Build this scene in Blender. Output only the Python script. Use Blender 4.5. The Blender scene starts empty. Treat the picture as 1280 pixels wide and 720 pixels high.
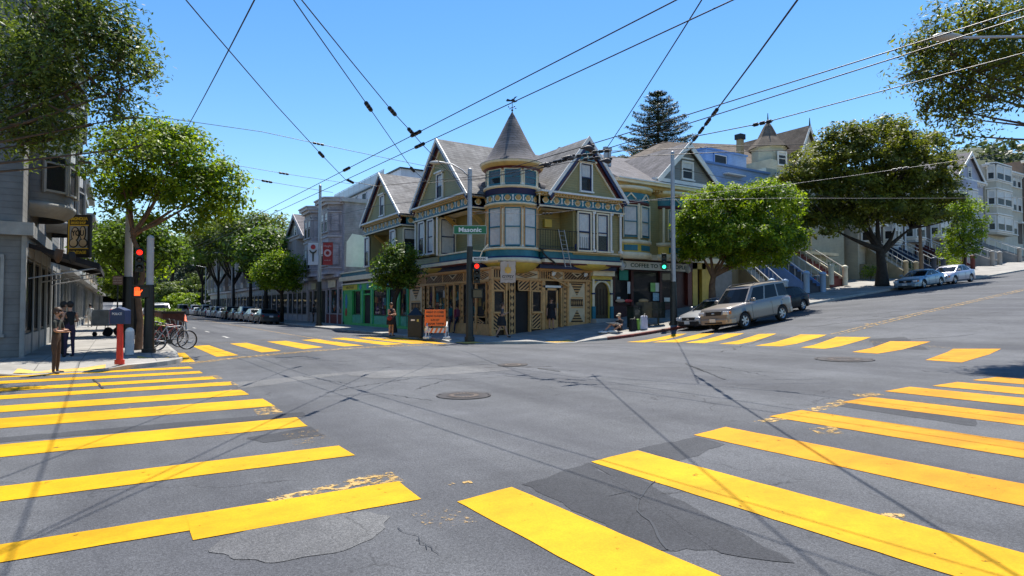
import bpy, bmesh, math, random
import numpy as np
from mathutils import Vector, Matrix
random.seed(7)
rng = np.random.default_rng(11)
S = bpy.context.scene
COL = S.collection
PI = math.pi
R = math.radians

# ------------------------------------------------------------------ street geometry
# world: +X runs up the steep cross street, +Y runs along the shopping street, camera over the origin
F = 770.0; CAMH = 1.7; YH = 383.0
_n = math.hypot(490, 770); SN, CS = 490 / _n, 770 / _n

def interp(x, pts):
    if x <= pts[0][0]: return pts[0][1]
    for (a, b), (c, d) in zip(pts, pts[1:]):
        if x <= c:
            t = (x - a) / (c - a); return b + (d - b) * t
    return pts[-1][1]
def sstep(t):
    t = max(0., min(1., t)); return t * t * (3 - 2 * t)
GP = [(-300, -4), (-60, -1.0), (-10, 0), (16, 0), (18, .01), (20.3, .07), (22.3, .22), (24.3, .42), (26, .62), (30, 1.08), (35, 1.6), (41.5, 2.28), (49, 3.05), (60, 3.9), (80, 5.9), (120, 9.5), (300, 22), (900, 40)]
def gz(x, y):
    z = interp(x, GP)
    z += .30 * sstep((23.0 - y) / 7.0) * sstep((x - 5) / 14.0)
    z += .14 * math.sin(PI * max(0, min(1, (x - 1.7) / 11.3))) * sstep((y - 15) / 6.0)
    if y > 200: z += .5 * sstep((y - 200) / 300) * 14
    return z
def sz(x, y):                       # top of the pavements
    z = gz(x, y) + .14
    if y > 22.8: z += .055 * min(y - 22.8, 7) * sstep((x - 16.5) / 5.0)
    return z
def ray(px, py):
    t = (px - 640) / F; v = (YH - py) / F
    return Vector((SN + CS * t, CS - SN * t, v))
def G(px, py, dz=0., fn=gz):        # where a sight line first meets the ground
    r = ray(px, py); d = 2.; st = .25
    while d < 400:
        if CAMH + r.z * d <= fn(r.x * d, r.y * d) + dz: break
        d += st; st = .25 if d < 80 else 1.
    lo, hi = d - st, d
    for _ in range(24):
        m = (lo + hi) / 2
        if CAMH + r.z * m <= fn(r.x * m, r.y * m) + dz: hi = m
        else: lo = m
    x, y = r.x * hi, r.y * hi
    return Vector((x, y, fn(x, y)))
def PX(px, X):                      # depth-point on plane X=const
    r = ray(px, YH); d = X / r.x; return r.y * d, d
def PY(px, Y):
    r = ray(px, YH); d = Y / r.y; return r.x * d, d
def ZD(py, d): return CAMH + (YH - py) / F * d
def P3(px, py, d):
    r = ray(px, py); return Vector((r.x * d, r.y * d, CAMH + r.z * d))
def PH(px, py, z):                  # on horizontal plane of height z
    r = ray(px, py); d = (z - CAMH) / r.z; return Vector((r.x * d, r.y * d, z))

# ------------------------------------------------------------------ materials
_mats = {}
def nodes(name):
    m = bpy.data.materials.new(name); m.use_nodes = True
    nt = m.node_tree; b = nt.nodes['Principled BSDF']; return m, nt, b
def mat(name, rgb, rough=.65, metal=0., var=.18, scale=2.5, bump=.0, bscale=30., spec=.4, emit=None, es=1., coat=0., dirt=0.):
    if name in _mats: return _mats[name]
    m, nt, b = nodes(name); N = nt.nodes; L = nt.links
    b.inputs['Roughness'].default_value = rough; b.inputs['Metallic'].default_value = metal
    b.inputs['Specular IOR Level'].default_value = spec
    b.inputs['Coat Weight'].default_value = coat
    tc = N.new('ShaderNodeTexCoord')
    if var > 0:
        no = N.new('ShaderNodeTexNoise'); no.inputs['Scale'].default_value = scale; no.inputs['Detail'].default_value = 6
        no.inputs['Roughness'].default_value = .65
        L.new(tc.outputs['Object'], no.inputs['Vector'])
        cr = N.new('ShaderNodeValToRGB'); e = cr.color_ramp.elements
        lo = [c * (1 - var) for c in rgb]; hi = [min(1, c * (1 + var)) for c in rgb]
        e[0].position = .3; e[0].color = (*lo, 1); e[1].position = .7; e[1].color = (*hi, 1)
        L.new(no.outputs['Fac'], cr.inputs['Fac']); out = cr.outputs['Color']
        if dirt > 0:
            n2 = N.new('ShaderNodeTexNoise'); n2.inputs['Scale'].default_value = .9; n2.inputs['Detail'].default_value = 8
            mp = N.new('ShaderNodeMapping'); mp.inputs['Scale'].default_value = (1.5, 1.5, .35)
            L.new(tc.outputs['Object'], mp.inputs['Vector']); L.new(mp.outputs['Vector'], n2.inputs['Vector'])
            c2 = N.new('ShaderNodeValToRGB'); c2.color_ramp.elements[0].position = .42; c2.color_ramp.elements[1].position = .72
            L.new(n2.outputs['Fac'], c2.inputs['Fac'])
            mu = N.new('ShaderNodeMath'); mu.operation = 'MULTIPLY'; mu.inputs[1].default_value = dirt
            L.new(c2.outputs['Color'], mu.inputs[0])
            mx = N.new('ShaderNodeMixRGB'); mx.inputs[2].default_value = (.09, .08, .065, 1)
            L.new(mu.outputs[0], mx.inputs[0]); L.new(out, mx.inputs[1]); out = mx.outputs[0]
        L.new(out, b.inputs['Base Color'])
    else:
        b.inputs['Base Color'].default_value = (*rgb, 1)
    if bump > 0:
        nb = N.new('ShaderNodeTexNoise'); nb.inputs['Scale'].default_value = bscale; nb.inputs['Detail'].default_value = 5
        L.new(tc.outputs['Object'], nb.inputs['Vector'])
        bp = N.new('ShaderNodeBump'); bp.inputs['Strength'].default_value = bump; bp.inputs['Distance'].default_value = .02
        L.new(nb.outputs['Fac'], bp.inputs['Height']); L.new(bp.outputs['Normal'], b.inputs['Normal'])
    if emit:
        b.inputs['Emission Color'].default_value = (*emit, 1); b.inputs['Emission Strength'].default_value = es
    _mats[name] = m; return m

def siding(name, rgb, pitch=.13, var=.12, dirt=.12, rough=.6):
    """painted clapboard: horizontal boards as a bump, with weathering"""
    if name in _mats: return _mats[name]
    m = mat(name, rgb, rough, var=var, scale=1.6, dirt=dirt)
    nt = m.node_tree; N = nt.nodes; L = nt.links; b = N['Principled BSDF']
    tc = N.new('ShaderNodeTexCoord'); sp = N.new('ShaderNodeSeparateXYZ'); L.new(tc.outputs['Object'], sp.inputs[0])
    d = N.new('ShaderNodeMath'); d.operation = 'DIVIDE'; d.inputs[1].default_value = pitch; L.new(sp.outputs['Z'], d.inputs[0])
    fr = N.new('ShaderNodeMath'); fr.operation = 'FRACT'; L.new(d.outputs[0], fr.inputs[0])
    bp = N.new('ShaderNodeBump'); bp.inputs['Strength'].default_value = .8; bp.inputs['Distance'].default_value = .03
    bp.invert = True
    L.new(fr.outputs[0], bp.inputs['Height']); L.new(bp.outputs['Normal'], b.inputs['Normal'])
    # thin dark lap line
    lt = N.new('ShaderNodeMath'); lt.operation = 'LESS_THAN'; lt.inputs[1].default_value = .12; L.new(fr.outputs[0], lt.inputs[0])
    mu = N.new('ShaderNodeMath'); mu.operation = 'MULTIPLY'; mu.inputs[1].default_value = .3; L.new(lt.outputs[0], mu.inputs[0])
    src = b.inputs['Base Color'].links[0].from_socket
    mx = N.new('ShaderNodeMixRGB'); mx.blend_type = 'MULTIPLY'; mx.inputs[2].default_value = (.35, .35, .35, 1)
    L.new(mu.outputs[0], mx.inputs[0]); L.new(src, mx.inputs[1]); L.new(mx.outputs[0], b.inputs['Base Color'])
    return m

def shingle(name, rgb, rough=.9):
    if name in _mats: return _mats[name]
    m = mat(name, rgb, rough, var=.3, scale=1.2, dirt=.25, spec=.15)
    nt = m.node_tree; N = nt.nodes; L = nt.links; b = N['Principled BSDF']
    tc = N.new('ShaderNodeTexCoord')
    sp = N.new('ShaderNodeSeparateXYZ'); L.new(tc.outputs['Object'], sp.inputs[0])
    ad = N.new('ShaderNodeMath'); L.new(sp.outputs['X'], ad.inputs[0]); L.new(sp.outputs['Y'], ad.inputs[1])
    cb = N.new('ShaderNodeCombineXYZ'); L.new(ad.outputs[0], cb.inputs['X']); L.new(sp.outputs['Z'], cb.inputs['Y'])
    br = N.new('ShaderNodeTexBrick'); br.inputs['Scale'].default_value = 1.
    br.inputs['Brick Width'].default_value = .34; br.inputs['Row Height'].default_value = .15; br.inputs['Mortar Size'].default_value = .012
    br.inputs['Color1'].default_value = (1, 1, 1, 1); br.inputs['Color2'].default_value = (.62, .62, .62, 1); br.inputs['Mortar'].default_value = (.25, .25, .25, 1)
    L.new(cb.outputs[0], br.inputs['Vector'])
    src = b.inputs['Base Color'].links[0].from_socket
    mx = N.new('ShaderNodeMixRGB'); mx.blend_type = 'MULTIPLY'; mx.inputs[0].default_value = .75
    L.new(src, mx.inputs[1]); L.new(br.outputs['Color'], mx.inputs[2]); L.new(mx.outputs[0], b.inputs['Base Color'])
    bp = N.new('ShaderNodeBump'); bp.inputs['Strength'].default_value = .5; bp.inputs['Distance'].default_value = .02
    L.new(br.outputs['Color'], bp.inputs['Height']); L.new(bp.outputs['Normal'], b.inputs['Normal'])
    return m

def glassmat(name, tint=(.02, .025, .03), alpha=.35, rough=.03):
    """window glass: mirrors the sky, lets some of what is behind through"""
    if name in _mats: return _mats[name]
    m = bpy.data.materials.new(name); m.use_nodes = True; nt = m.node_tree; N = nt.nodes; L = nt.links
    N.clear(); o = N.new('ShaderNodeOutputMaterial')
    p = N.new('ShaderNodeBsdfPrincipled'); p.inputs['Base Color'].default_value = (*tint, 1); p.inputs['Roughness'].default_value = rough
    p.inputs['Specular IOR Level'].default_value = .9
    t = N.new('ShaderNodeBsdfTransparent'); mx = N.new('ShaderNodeMixShader'); mx.inputs[0].default_value = 1 - alpha
    no = N.new('ShaderNodeTexNoise'); no.inputs['Scale'].default_value = 1.3; tc = N.new('ShaderNodeTexCoord')
    L.new(tc.outputs['Object'], no.inputs['Vector']); bp = N.new('ShaderNodeBump'); bp.inputs['Strength'].default_value = .05
    L.new(no.outputs['Fac'], bp.inputs['Height']); L.new(bp.outputs['Normal'], p.inputs['Normal'])
    L.new(t.outputs[0], mx.inputs[1]); L.new(p.outputs[0], mx.inputs[2]); L.new(mx.outputs[0], o.inputs['Surface'])
    _mats[name] = m; return m

def sheer(name, rgb, alpha=.55):
    if name in _mats: return _mats[name]
    m = bpy.data.materials.new(name); m.use_nodes = True; nt = m.node_tree; N = nt.nodes; L = nt.links
    N.clear(); o = N.new('ShaderNodeOutputMaterial')
    p = N.new('ShaderNodeBsdfPrincipled'); p.inputs['Base Color'].default_value = (*rgb, 1); p.inputs['Roughness'].default_value = .4
    t = N.new('ShaderNodeBsdfTransparent'); mx = N.new('ShaderNodeMixShader'); mx.inputs[0].default_value = 1 - alpha
    L.new(t.outputs[0], mx.inputs[1]); L.new(p.outputs[0], mx.inputs[2]); L.new(mx.outputs[0], o.inputs['Surface'])
    _mats[name] = m; return m

# ------------------------------------------------------------------ objects
WLOC = {}       # world offset of every object that may become a parent
def tag(o, label=None, cat=None, group=None, kind=None):
    if label: o['label'] = label
    if cat: o['category'] = cat
    if group: o['group'] = group
    if kind: o['kind'] = kind
    return o
def empty(name, loc, label=None, cat=None, group=None, rz=0.):
    o = bpy.data.objects.new(name, None); COL.objects.link(o)
    o.location = loc; o.rotation_euler = (0, 0, rz); o.empty_display_size = .3
    WLOC[o.name] = Vector(loc)
    return tag(o, label, cat, group)

def I3(p): return Vector(p)
class MB:
    """collects faces and links them as ONE mesh object"""
    def __init__(s, T=None):
        s.v = []; s.f = []; s.m = []; s.s = []; s.mats = []; s.T = T or I3
    def mi(s, mt):
        if mt not in s.mats: s.mats.append(mt)
        return s.mats.index(mt)
    def add(s, verts, faces, mt, smooth=False):
        k = len(s.v); s.v += [tuple(s.T(p)) for p in verts]; i = s.mi(mt)
        for f in faces: s.f.append(tuple(q + k for q in f)); s.m.append(i); s.s.append(smooth)
        return s
    def quad(s, pts, mt): return s.add(pts, [tuple(range(len(pts)))], mt)
    def box(s, a, b, mt):
        x0, y0, z0 = a; x1, y1, z1 = b
        V = [(x0, y0, z0), (x1, y0, z0), (x1, y1, z0), (x0, y1, z0), (x0, y0, z1), (x1, y0, z1), (x1, y1, z1), (x0, y1, z1)]
        return s.add(V, [(0, 3, 2, 1), (4, 5, 6, 7), (0, 1, 5, 4), (1, 2, 6, 5), (2, 3, 7, 6), (3, 0, 4, 7)], mt)
    def cbox(s, c, d, mt, rz=0.):
        cx, cy, cz = c; hx, hy, hz = d[0] / 2, d[1] / 2, d[2] / 2; co, si = math.cos(rz), math.sin(rz)
        V = []
        for z in (-hz, hz):
            for x, y in ((-hx, -hy), (hx, -hy), (hx, hy), (-hx, hy)): V.append((cx + x * co - y * si, cy + x * si + y * co, cz + z))
        return s.add(V, [(0, 3, 2, 1), (4, 5, 6, 7), (0, 1, 5, 4), (1, 2, 6, 5), (2, 3, 7, 6), (3, 0, 4, 7)], mt)
    def prism(s, poly, a, b, mt, ax=1):
        """polygon in the two other axes, extruded along axis ax from a to b"""
        n = len(poly)
        def mk(p, h):
            if ax == 1: return (p[0], h, p[1])
            if ax == 0: return (h, p[0], p[1])
            return (p[0], p[1], h)
        V = [mk(p, a) for p in poly] + [mk(p, b) for p in poly]
        Fc = [tuple(range(n)), tuple(range(2 * n - 1, n - 1, -1))] + [(i, (i + 1) % n, (i + 1) % n + n, i + n) for i in range(n)]
        return s.add(V, Fc, mt)
    def tube(s, pts, rad, mt, seg=8, cap=True, smooth=True):
        pts = [Vector(p) for p in pts]; n = len(pts)
        if not hasattr(rad, '__len__'): rad = [rad] * n
        V = []; Fc = []; up = None
        for i, p in enumerate(pts):
            d = (pts[min(i + 1, n - 1)] - pts[max(i - 1, 0)])
            d = d.normalized() if d.length > 1e-9 else Vector((0, 0, 1))
            if up is None:
                up = Vector((0, 0, 1)) if abs(d.z) < .9 else Vector((1, 0, 0))
            a = d.cross(up)
            if a.length < 1e-4: a = d.cross(Vector((.3, 1, .2)))
            a.normalize(); b = a.cross(d).normalized(); up = b
            for k in range(seg):
                t = 2 * PI * k / seg; V.append(tuple(p + (a * math.cos(t) + b * math.sin(t)) * rad[i]))
        for i in range(n - 1):
            for k in range(seg):
                k2 = (k + 1) % seg; Fc.append((i * seg + k, i * seg + k2, (i + 1) * seg + k2, (i + 1) * seg + k))
        s.add(V, Fc, mt, smooth)
        if cap:
            s.add(V[:seg], [tuple(range(seg))], mt); s.add(V[-seg:], [tuple(range(seg))], mt)
        return s
    def lathe(s, c, prof, mt, seg=24, a0=0., a1=2 * PI, smooth=True, sx=1., sy=1.):
        full = abs(a1 - a0) > 6.28; n = seg if full else seg + 1; V = []; Fc = []
        for r, z in prof:
            for k in range(n):
                t = a0 + (a1 - a0) * k / seg; V.append((c[0] + r * math.cos(t) * sx, c[1] + r * math.sin(t) * sy, c[2] + z))
        for i in range(len(prof) - 1):
            for k in range(seg if full else n - 1):
                k2 = (k + 1) % n; Fc.append((i * n + k, i * n + k2, (i + 1) * n + k2, (i + 1) * n + k))
        return s.add(V, Fc, mt, smooth)
    def disc(s, c, nrm, r, mt, seg=16):
        c = Vector(c); nrm = Vector(nrm).normalized(); a = nrm.cross(Vector((0, 0, 1)) if abs(nrm.z) < .9 else Vector((1, 0, 0))).normalized(); b = nrm.cross(a)
        return s.quad([tuple(c + a * r * math.cos(2 * PI * k / seg) + b * r * math.sin(2 * PI * k / seg)) for k in range(seg)], mt)
    def ball(s, c, r, mt, seg=12, rings=8, sc=(1, 1, 1)):
        V = []; Fc = []
        for i in range(rings + 1):
            ph = PI * i / rings
            for k in range(seg):
                t = 2 * PI * k / seg; V.append((c[0] + r * sc[0] * math.sin(ph) * math.cos(t), c[1] + r * sc[1] * math.sin(ph) * math.sin(t), c[2] + r * sc[2] * math.cos(ph)))
        for i in range(rings):
            for k in range(seg):
                k2 = (k + 1) % seg; Fc.append((i * seg + k, (i + 1) * seg + k, (i + 1) * seg + k2, i * seg + k2))
        return s.add(V, Fc, mt, True)
    def build(s, name, parent=None, bevel=0., fixn=True, off=None):
        if not s.v: return None
        me = bpy.data.meshes.new(name)
        w = WLOC.get(parent.name, Vector((0, 0, 0))) if parent else (Vector(off) if off is not None else Vector((0, 0, 0)))
        me.from_pydata([(x - w.x, y - w.y, z - w.z) for x, y, z in s.v], [], s.f)
        for m_ in s.mats: me.materials.append(m_)
        me.polygons.foreach_set('material_index', s.m); me.polygons.foreach_set('use_smooth', s.s)
        if fixn:
            bm = bmesh.new(); bm.from_mesh(me)
            bmesh.ops.remove_doubles(bm, verts=bm.verts, dist=1e-5) if bevel else None
            bmesh.ops.recalc_face_normals(bm, faces=bm.faces); bm.to_mesh(me); bm.free()
        me.update()
        o = bpy.data.objects.new(name, me); COL.objects.link(o)
        if parent: o.parent = parent; WLOC[o.name] = w.copy()
        else: o.location = w; WLOC[o.name] = w.copy()
        if bevel:
            b = o.modifiers.new('bevel', 'BEVEL'); b.width = bevel; b.segments = 2; b.limit_method = 'ANGLE'; b.angle_limit = R(40)
        return o
def copy_tree(o, parent=None, loc=None, rz=None):
    c = o.copy(); COL.objects.link(c); c.parent = parent
    if loc is not None: c.location = loc
    if rz is not None: c.rotation_euler = (0, 0, rz)
    for ch in list(o.children): copy_tree(ch, c)
    return c
def text(body, size, mt, M4, parent, name='lettering', ext=.004, align='CENTER', width=None, off=None, bold=0.):
    """lettering as a mesh; M4 places its xy plane in the world"""
    cu = bpy.data.curves.new(name, 'FONT'); cu.body = body; cu.size = size; cu.align_x = align; cu.align_y = 'CENTER'
    cu.extrude = ext; cu.resolution_u = 3; cu.offset = bold
    t = bpy.data.objects.new(name, cu); COL.objects.link(t)
    bpy.context.view_layer.update()
    me = bpy.data.meshes.new_from_object(t); bpy.data.objects.remove(t)
    if width:
        xs = [v.co.x for v in me.vertices]; w = max(xs) - min(xs)
        k = width / max(w, 1e-6); c = (max(xs) + min(xs)) / 2
        for v in me.vertices: v.co.x = (v.co.x - c) * k
    me.transform(M4)
    w = WLOC.get(parent.name, Vector()) if parent else Vector(off or (0, 0, 0))
    me.transform(Matrix.Translation(-w)); me.materials.clear(); me.materials.append(mt)
    o = bpy.data.objects.new(name, me); COL.objects.link(o)
    if parent: o.parent = parent
    else: o.location = w
    return o
def frameM(o, x, y):                # matrix from origin and two axes
    x = Vector(x).normalized(); y = Vector(y).normalized(); z = x.cross(y)
    m = Matrix((x, y, z)).transposed().to_4x4(); m.translation = Vector(o); return m

# ------------------------------------------------------------------ common materials
ASPH = None
CREAM = mat('cream_paint', (.74, .65, .46), .55, var=.12, dirt=.15)
WHITEP = mat('white_paint', (.74, .72, .67), .55, var=.08, dirt=.12)
OLIVE = siding('olive_clapboard', (.31, .26, .11), .14)
TEAL = mat('teal_paint', (.02, .15, .20), .45, var=.2)
NAVY = mat('navy_paint', (.012, .022, .085), .45, var=.2)
MUST = mat('mustard_paint', (.58, .43, .08), .5, var=.15)
TANP = mat('tan_wood', (.56, .315, .12), .5, var=.22, scale=6, dirt=.15)
TAND = mat('dark_brown_board', (.035, .018, .009), .6, var=.3)
BROWNP = mat('maroon_trim', (.10, .018, .014), .45, var=.2)
GOLDP = mat('gold_paint', (.46, .29, .085), .5, var=.2)
SHING = shingle('weathered_shingles', (.25, .24, .23))
SHINGD = shingle('slate_shingles', (.17, .16, .165))
BLACKP = mat('black_paint', (.007, .008, .009), .4, var=.3)
STEEL = mat('galvanised_steel', (.38, .39, .40), .5, metal=.55, var=.15, dirt=.15)
DARKST = mat('dark_painted_steel', (.02, .024, .022), .45, var=.3)
WIREM = mat('cable', (.015, .015, .018), .5, var=0)
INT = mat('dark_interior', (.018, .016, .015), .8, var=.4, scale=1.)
GLASS = glassmat('window_glass', alpha=.78)
GLASSD = glassmat('dark_window_glass', alpha=.15)
CURT = mat('lace_curtain', (.85, .84, .80), .8, var=.12, scale=5)
CONC = mat('concrete', (.34, .325, .30), .85, var=.15, scale=1.5, bump=.15, dirt=.2)
# ------------------------------------------------------------------ camera, sun, sky
cam = bpy.data.cameras.new('camera'); co = bpy.data.objects.new('camera', cam); COL.objects.link(co); S.camera = co
cam.sensor_width = 36; cam.lens = F / 1280 * 36; cam.clip_end = 6000; cam.clip_start = .05
pitch = math.atan(23 / F)
co.location = (0, 0, CAMH)
fw = Vector((SN * math.cos(pitch), CS * math.cos(pitch), math.sin(pitch)))
co.rotation_euler = fw.to_track_quat('-Z', 'Y').to_euler()
SUNV = Vector((.36, .33, 1.)).normalized()
sl = bpy.data.lights.new('sun', 'SUN'); sl.energy = 4.9; sl.angle = R(.53); sl.color = (1, .95, .87)
so = bpy.data.objects.new('sun', sl); COL.objects.link(so); so.rotation_euler = SUNV.to_track_quat('Z', 'Y').to_euler()
W = bpy.data.worlds.new('World'); S.world = W; W.use_nodes = True
wn = W.node_tree; bg = wn.nodes['Background']; sky = wn.nodes.new('ShaderNodeTexSky'); sky.sky_type = 'NISHITA'
sky.sun_disc = False; sky.sun_elevation = math.asin(SUNV.z); sky.sun_rotation = math.atan2(SUNV.x, SUNV.y)
sky.air_density = 1.1; sky.dust_density = .1; sky.ozone_density = 1.6; sky.altitude = 50
hs = wn.nodes.new('ShaderNodeHueSaturation'); hs.inputs['Saturation'].default_value = 1.32; hs.inputs['Hue'].default_value = .503; wn.links.new(sky.outputs[0], hs.inputs['Color']); wn.links.new(hs.outputs[0], bg.inputs[0]); bg.inputs[1].default_value = .1
S.view_settings.view_transform = 'Standard'; S.view_settings.look = 'None'; S.view_settings.gamma = 1; S.view_settings.use_curve_mapping = False
S.view_settings.exposure = .92
S.cycles.use_denoising = True
S.cycles.max_bounces = 6; S.cycles.transparent_max_bounces = 12; S.cycles.diffuse_bounces = 3; S.cycles.caustics_reflective = False; S.cycles.caustics_refractive = False

# ------------------------------------------------------------------ road surface
def asphalt(name, base, patch=.35, rough=.85):
    m, nt, b = nodes(name); N = nt.nodes; L = nt.links
    tc = N.new('ShaderNodeTexCoord'); P = tc.outputs['Object']
    def noise(sc, det=4, ro=.6):
        n = N.new('ShaderNodeTexNoise'); n.inputs['Scale'].default_value = sc; n.inputs['Detail'].default_value = det; n.inputs['Roughness'].default_value = ro
        L.new(P, n.inputs['Vector']); return n.outputs['Fac']
    def ramp(f, p0, c0, p1, c1):
        r = N.new('ShaderNodeValToRGB'); e = r.color_ramp.elements; e[0].position = p0; e[0].color = (*c0, 1); e[1].position = p1; e[1].color = (*c1, 1)
        L.new(f, r.inputs['Fac']); return r.outputs['Color']
    def mul(a, c, fac=1.):
        x = N.new('ShaderNodeMixRGB'); x.blend_type = 'MULTIPLY'; x.inputs[0].default_value = fac; L.new(a, x.inputs[1]); L.new(c, x.inputs[2]); return x.outputs[0]
    b_ = base
    c = ramp(noise(.35, 5), .3, [v * .76 for v in b_], .7, [v * 1.2 for v in b_])
    c = mul(c, ramp(noise(2.2, 6, .7), .3, (.86, .86, .86), .7, (1.12, 1.12, 1.12)))
    # aggregate: bright and dark stones
    vo = N.new('ShaderNodeTexVoronoi'); vo.inputs['Scale'].default_value = 150; L.new(P, vo.inputs['Vector'])
    sp = N.new('ShaderNodeSeparateColor'); L.new(vo.outputs['Color'], sp.inputs[0])
    c = mul(c, ramp(sp.outputs[0], .1, (.68, .68, .69), .95, (1.42, 1.4, 1.36)))
    c = mul(c, ramp(noise(38, 3, .7), .35, (.78, .78, .78), .65, (1.22, 1.22, 1.22)))
    # oil drip streaks along the lanes
    mp = N.new('ShaderNodeMapping'); mp.inputs['Scale'].default_value = (.9, .06, 1); L.new(P, mp.inputs['Vector'])
    n = N.new('ShaderNodeTexNoise'); n.inputs['Scale'].default_value = 1.; n.inputs['Detail'].default_value = 5; L.new(mp.outputs[0], n.inputs['Vector'])
    c = mul(c, ramp(n.outputs['Fac'], .35, (.74, .74, .76), .6, (1.08, 1.08, 1.06)))
    # hairline cracking
    v2 = N.new('ShaderNodeTexVoronoi'); v2.feature = 'DISTANCE_TO_EDGE'; v2.inputs['Scale'].default_value = .42
    nz = N.new('ShaderNodeTexNoise'); nz.inputs['Scale'].default_value = 2.5; nz.inputs['Detail'].default_value = 6; L.new(P, nz.inputs['Vector'])
    mxv = N.new('ShaderNodeMixRGB'); mxv.blend_type = 'ADD'; mxv.inputs[0].default_value = .55; L.new(P, mxv.inputs[1]); L.new(nz.outputs['Color'], mxv.inputs[2])
    L.new(mxv.outputs[0], v2.inputs['Vector'])
    ck = ramp(v2.outputs['Distance'], .0, (.35, .35, .35), .006, (1, 1, 1))
    gate = ramp(noise(.22, 3), .50, (0, 0, 0), .56, (1, 1, 1))
    mm = N.new('ShaderNodeMixRGB'); L.new(gate, mm.inputs[0]); mm.inputs[1].default_value = (1, 1, 1, 1); L.new(ck, mm.inputs[2])
    c = mul(c, mm.outputs[0])
    L.new(c, b.inputs['Base Color']); b.inputs['Roughness'].default_value = rough; b.inputs['Specular IOR Level'].default_value = .35
    bp = N.new('ShaderNodeBump'); bp.inputs['Strength'].default_value = .55; bp.inputs['Distance'].default_value = .006
    L.new(vo.outputs['Distance'], bp.inputs['Height']); L.new(bp.outputs['Normal'], b.inputs['Normal'])
    return m
ASPH = asphalt('asphalt', (.075, .078, .086))
ASPHD = asphalt('new_asphalt', (.040, .042, .048))
ASPHL = asphalt('pale_asphalt', (.108, .109, .112))

def axis(lo, hi, fine0, fine1, h, grow=1.25):
    a = list(np.arange(fine0, fine1 + 1e-6, h)); s_ = h
    while a[-1] < hi: s_ *= grow; a.append(a[-1] + s_)
    s_ = h; b_ = [a[0]]
    while b_[-1] > lo: s_ *= grow; b_.append(b_[-1] - s_)
    return b_[:0:-1] + a
xs = axis(-1500, 2500, -6, 34, .5, 1.12); ys = axis(-300, 3500, 0, 34, .5, 1.1)
V = [(x, y, gz(x, y)) for y in ys for x in xs]; nx = len(xs)
Fq = [(j * nx + i, j * nx + i + 1, (j + 1) * nx + i + 1, (j + 1) * nx + i) for j in range(len(ys) - 1) for i in range(nx - 1)]
m_ = MB(); m_.add(V, Fq, ASPH, True); tag(m_.build('road', fixn=False), kind='structure')

# ------------------------------------------------------------------ pavements
def pavement_mat():
    m = mat('pavement_concrete', (.30, .285, .26), .85, var=.2, scale=.8, dirt=.3)
    nt = m.node_tree; N = nt.nodes; L = nt.links; b = N['Principled BSDF']
    tc = N.new('ShaderNodeTexCoord'); br = N.new('ShaderNodeTexBrick'); br.offset = 0
    br.inputs['Scale'].default_value = 1; br.inputs['Brick Width'].default_value = .92; br.inputs['Row Height'].default_value = .92; br.inputs['Mortar Size'].default_value = .012
    br.inputs['Color1'].default_value = (1, 1, 1, 1); br.inputs['Color2'].default_value = (.82, .82, .82, 1); br.inputs['Mortar'].default_value = (.4, .4, .4, 1)
    L.new(tc.outputs['Object'], br.inputs['Vector'])
    n2 = N.new('ShaderNodeTexNoise'); n2.inputs['Scale'].default_value = 60; n2.inputs['Detail'].default_value = 4; L.new(tc.outputs['Object'], n2.inputs['Vector'])
    cr = N.new('ShaderNodeValToRGB'); cr.color_ramp.elements[0].color = (.7, .7, .7, 1); cr.color_ramp.elements[1].color = (1.25, 1.25, 1.25, 1)
    L.new(n2.outputs['Fac'], cr.inputs['Fac'])
    src = b.inputs['Base Color'].links[0].from_socket
    for s_ in (br.outputs['Color'], cr.outputs['Color']):
        mx = N.new('ShaderNodeMixRGB'); mx.blend_type = 'MULTIPLY'; mx.inputs[0].default_value = 1; L.new(src, mx.inputs[1]); L.new(s_, mx.inputs[2]); src = mx.outputs[0]
    L.new(src, b.inputs['Base Color']); return m
PAVE = pavement_mat()
KERB = mat('kerb_concrete', (.36, .345, .31), .85, var=.25, scale=3, dirt=.4)
KERBR = mat('red_painted_kerb', (.16, .035, .028), .8, var=.5, scale=3, dirt=.7)
def arc(cx, cy, r, a0, a1, n): return [(cx + r * math.cos(R(a0 + (a1 - a0) * k / n)), cy + r * math.sin(R(a0 + (a1 - a0) * k / n))) for k in range(n + 1)]
def lin(a, b, n): return [(a[0] + (b[0] - a[0]) * k / n, a[1] + (b[1] - a[1]) * k / n) for k in range(n)]
def ramp_drop(x, y, ramps):
    d = 0
    for rx, ry, rr in ramps: d = max(d, .125 * sstep(1.6 * (1 - math.hypot(x - rx, y - ry) / rr)))
    return d
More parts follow.
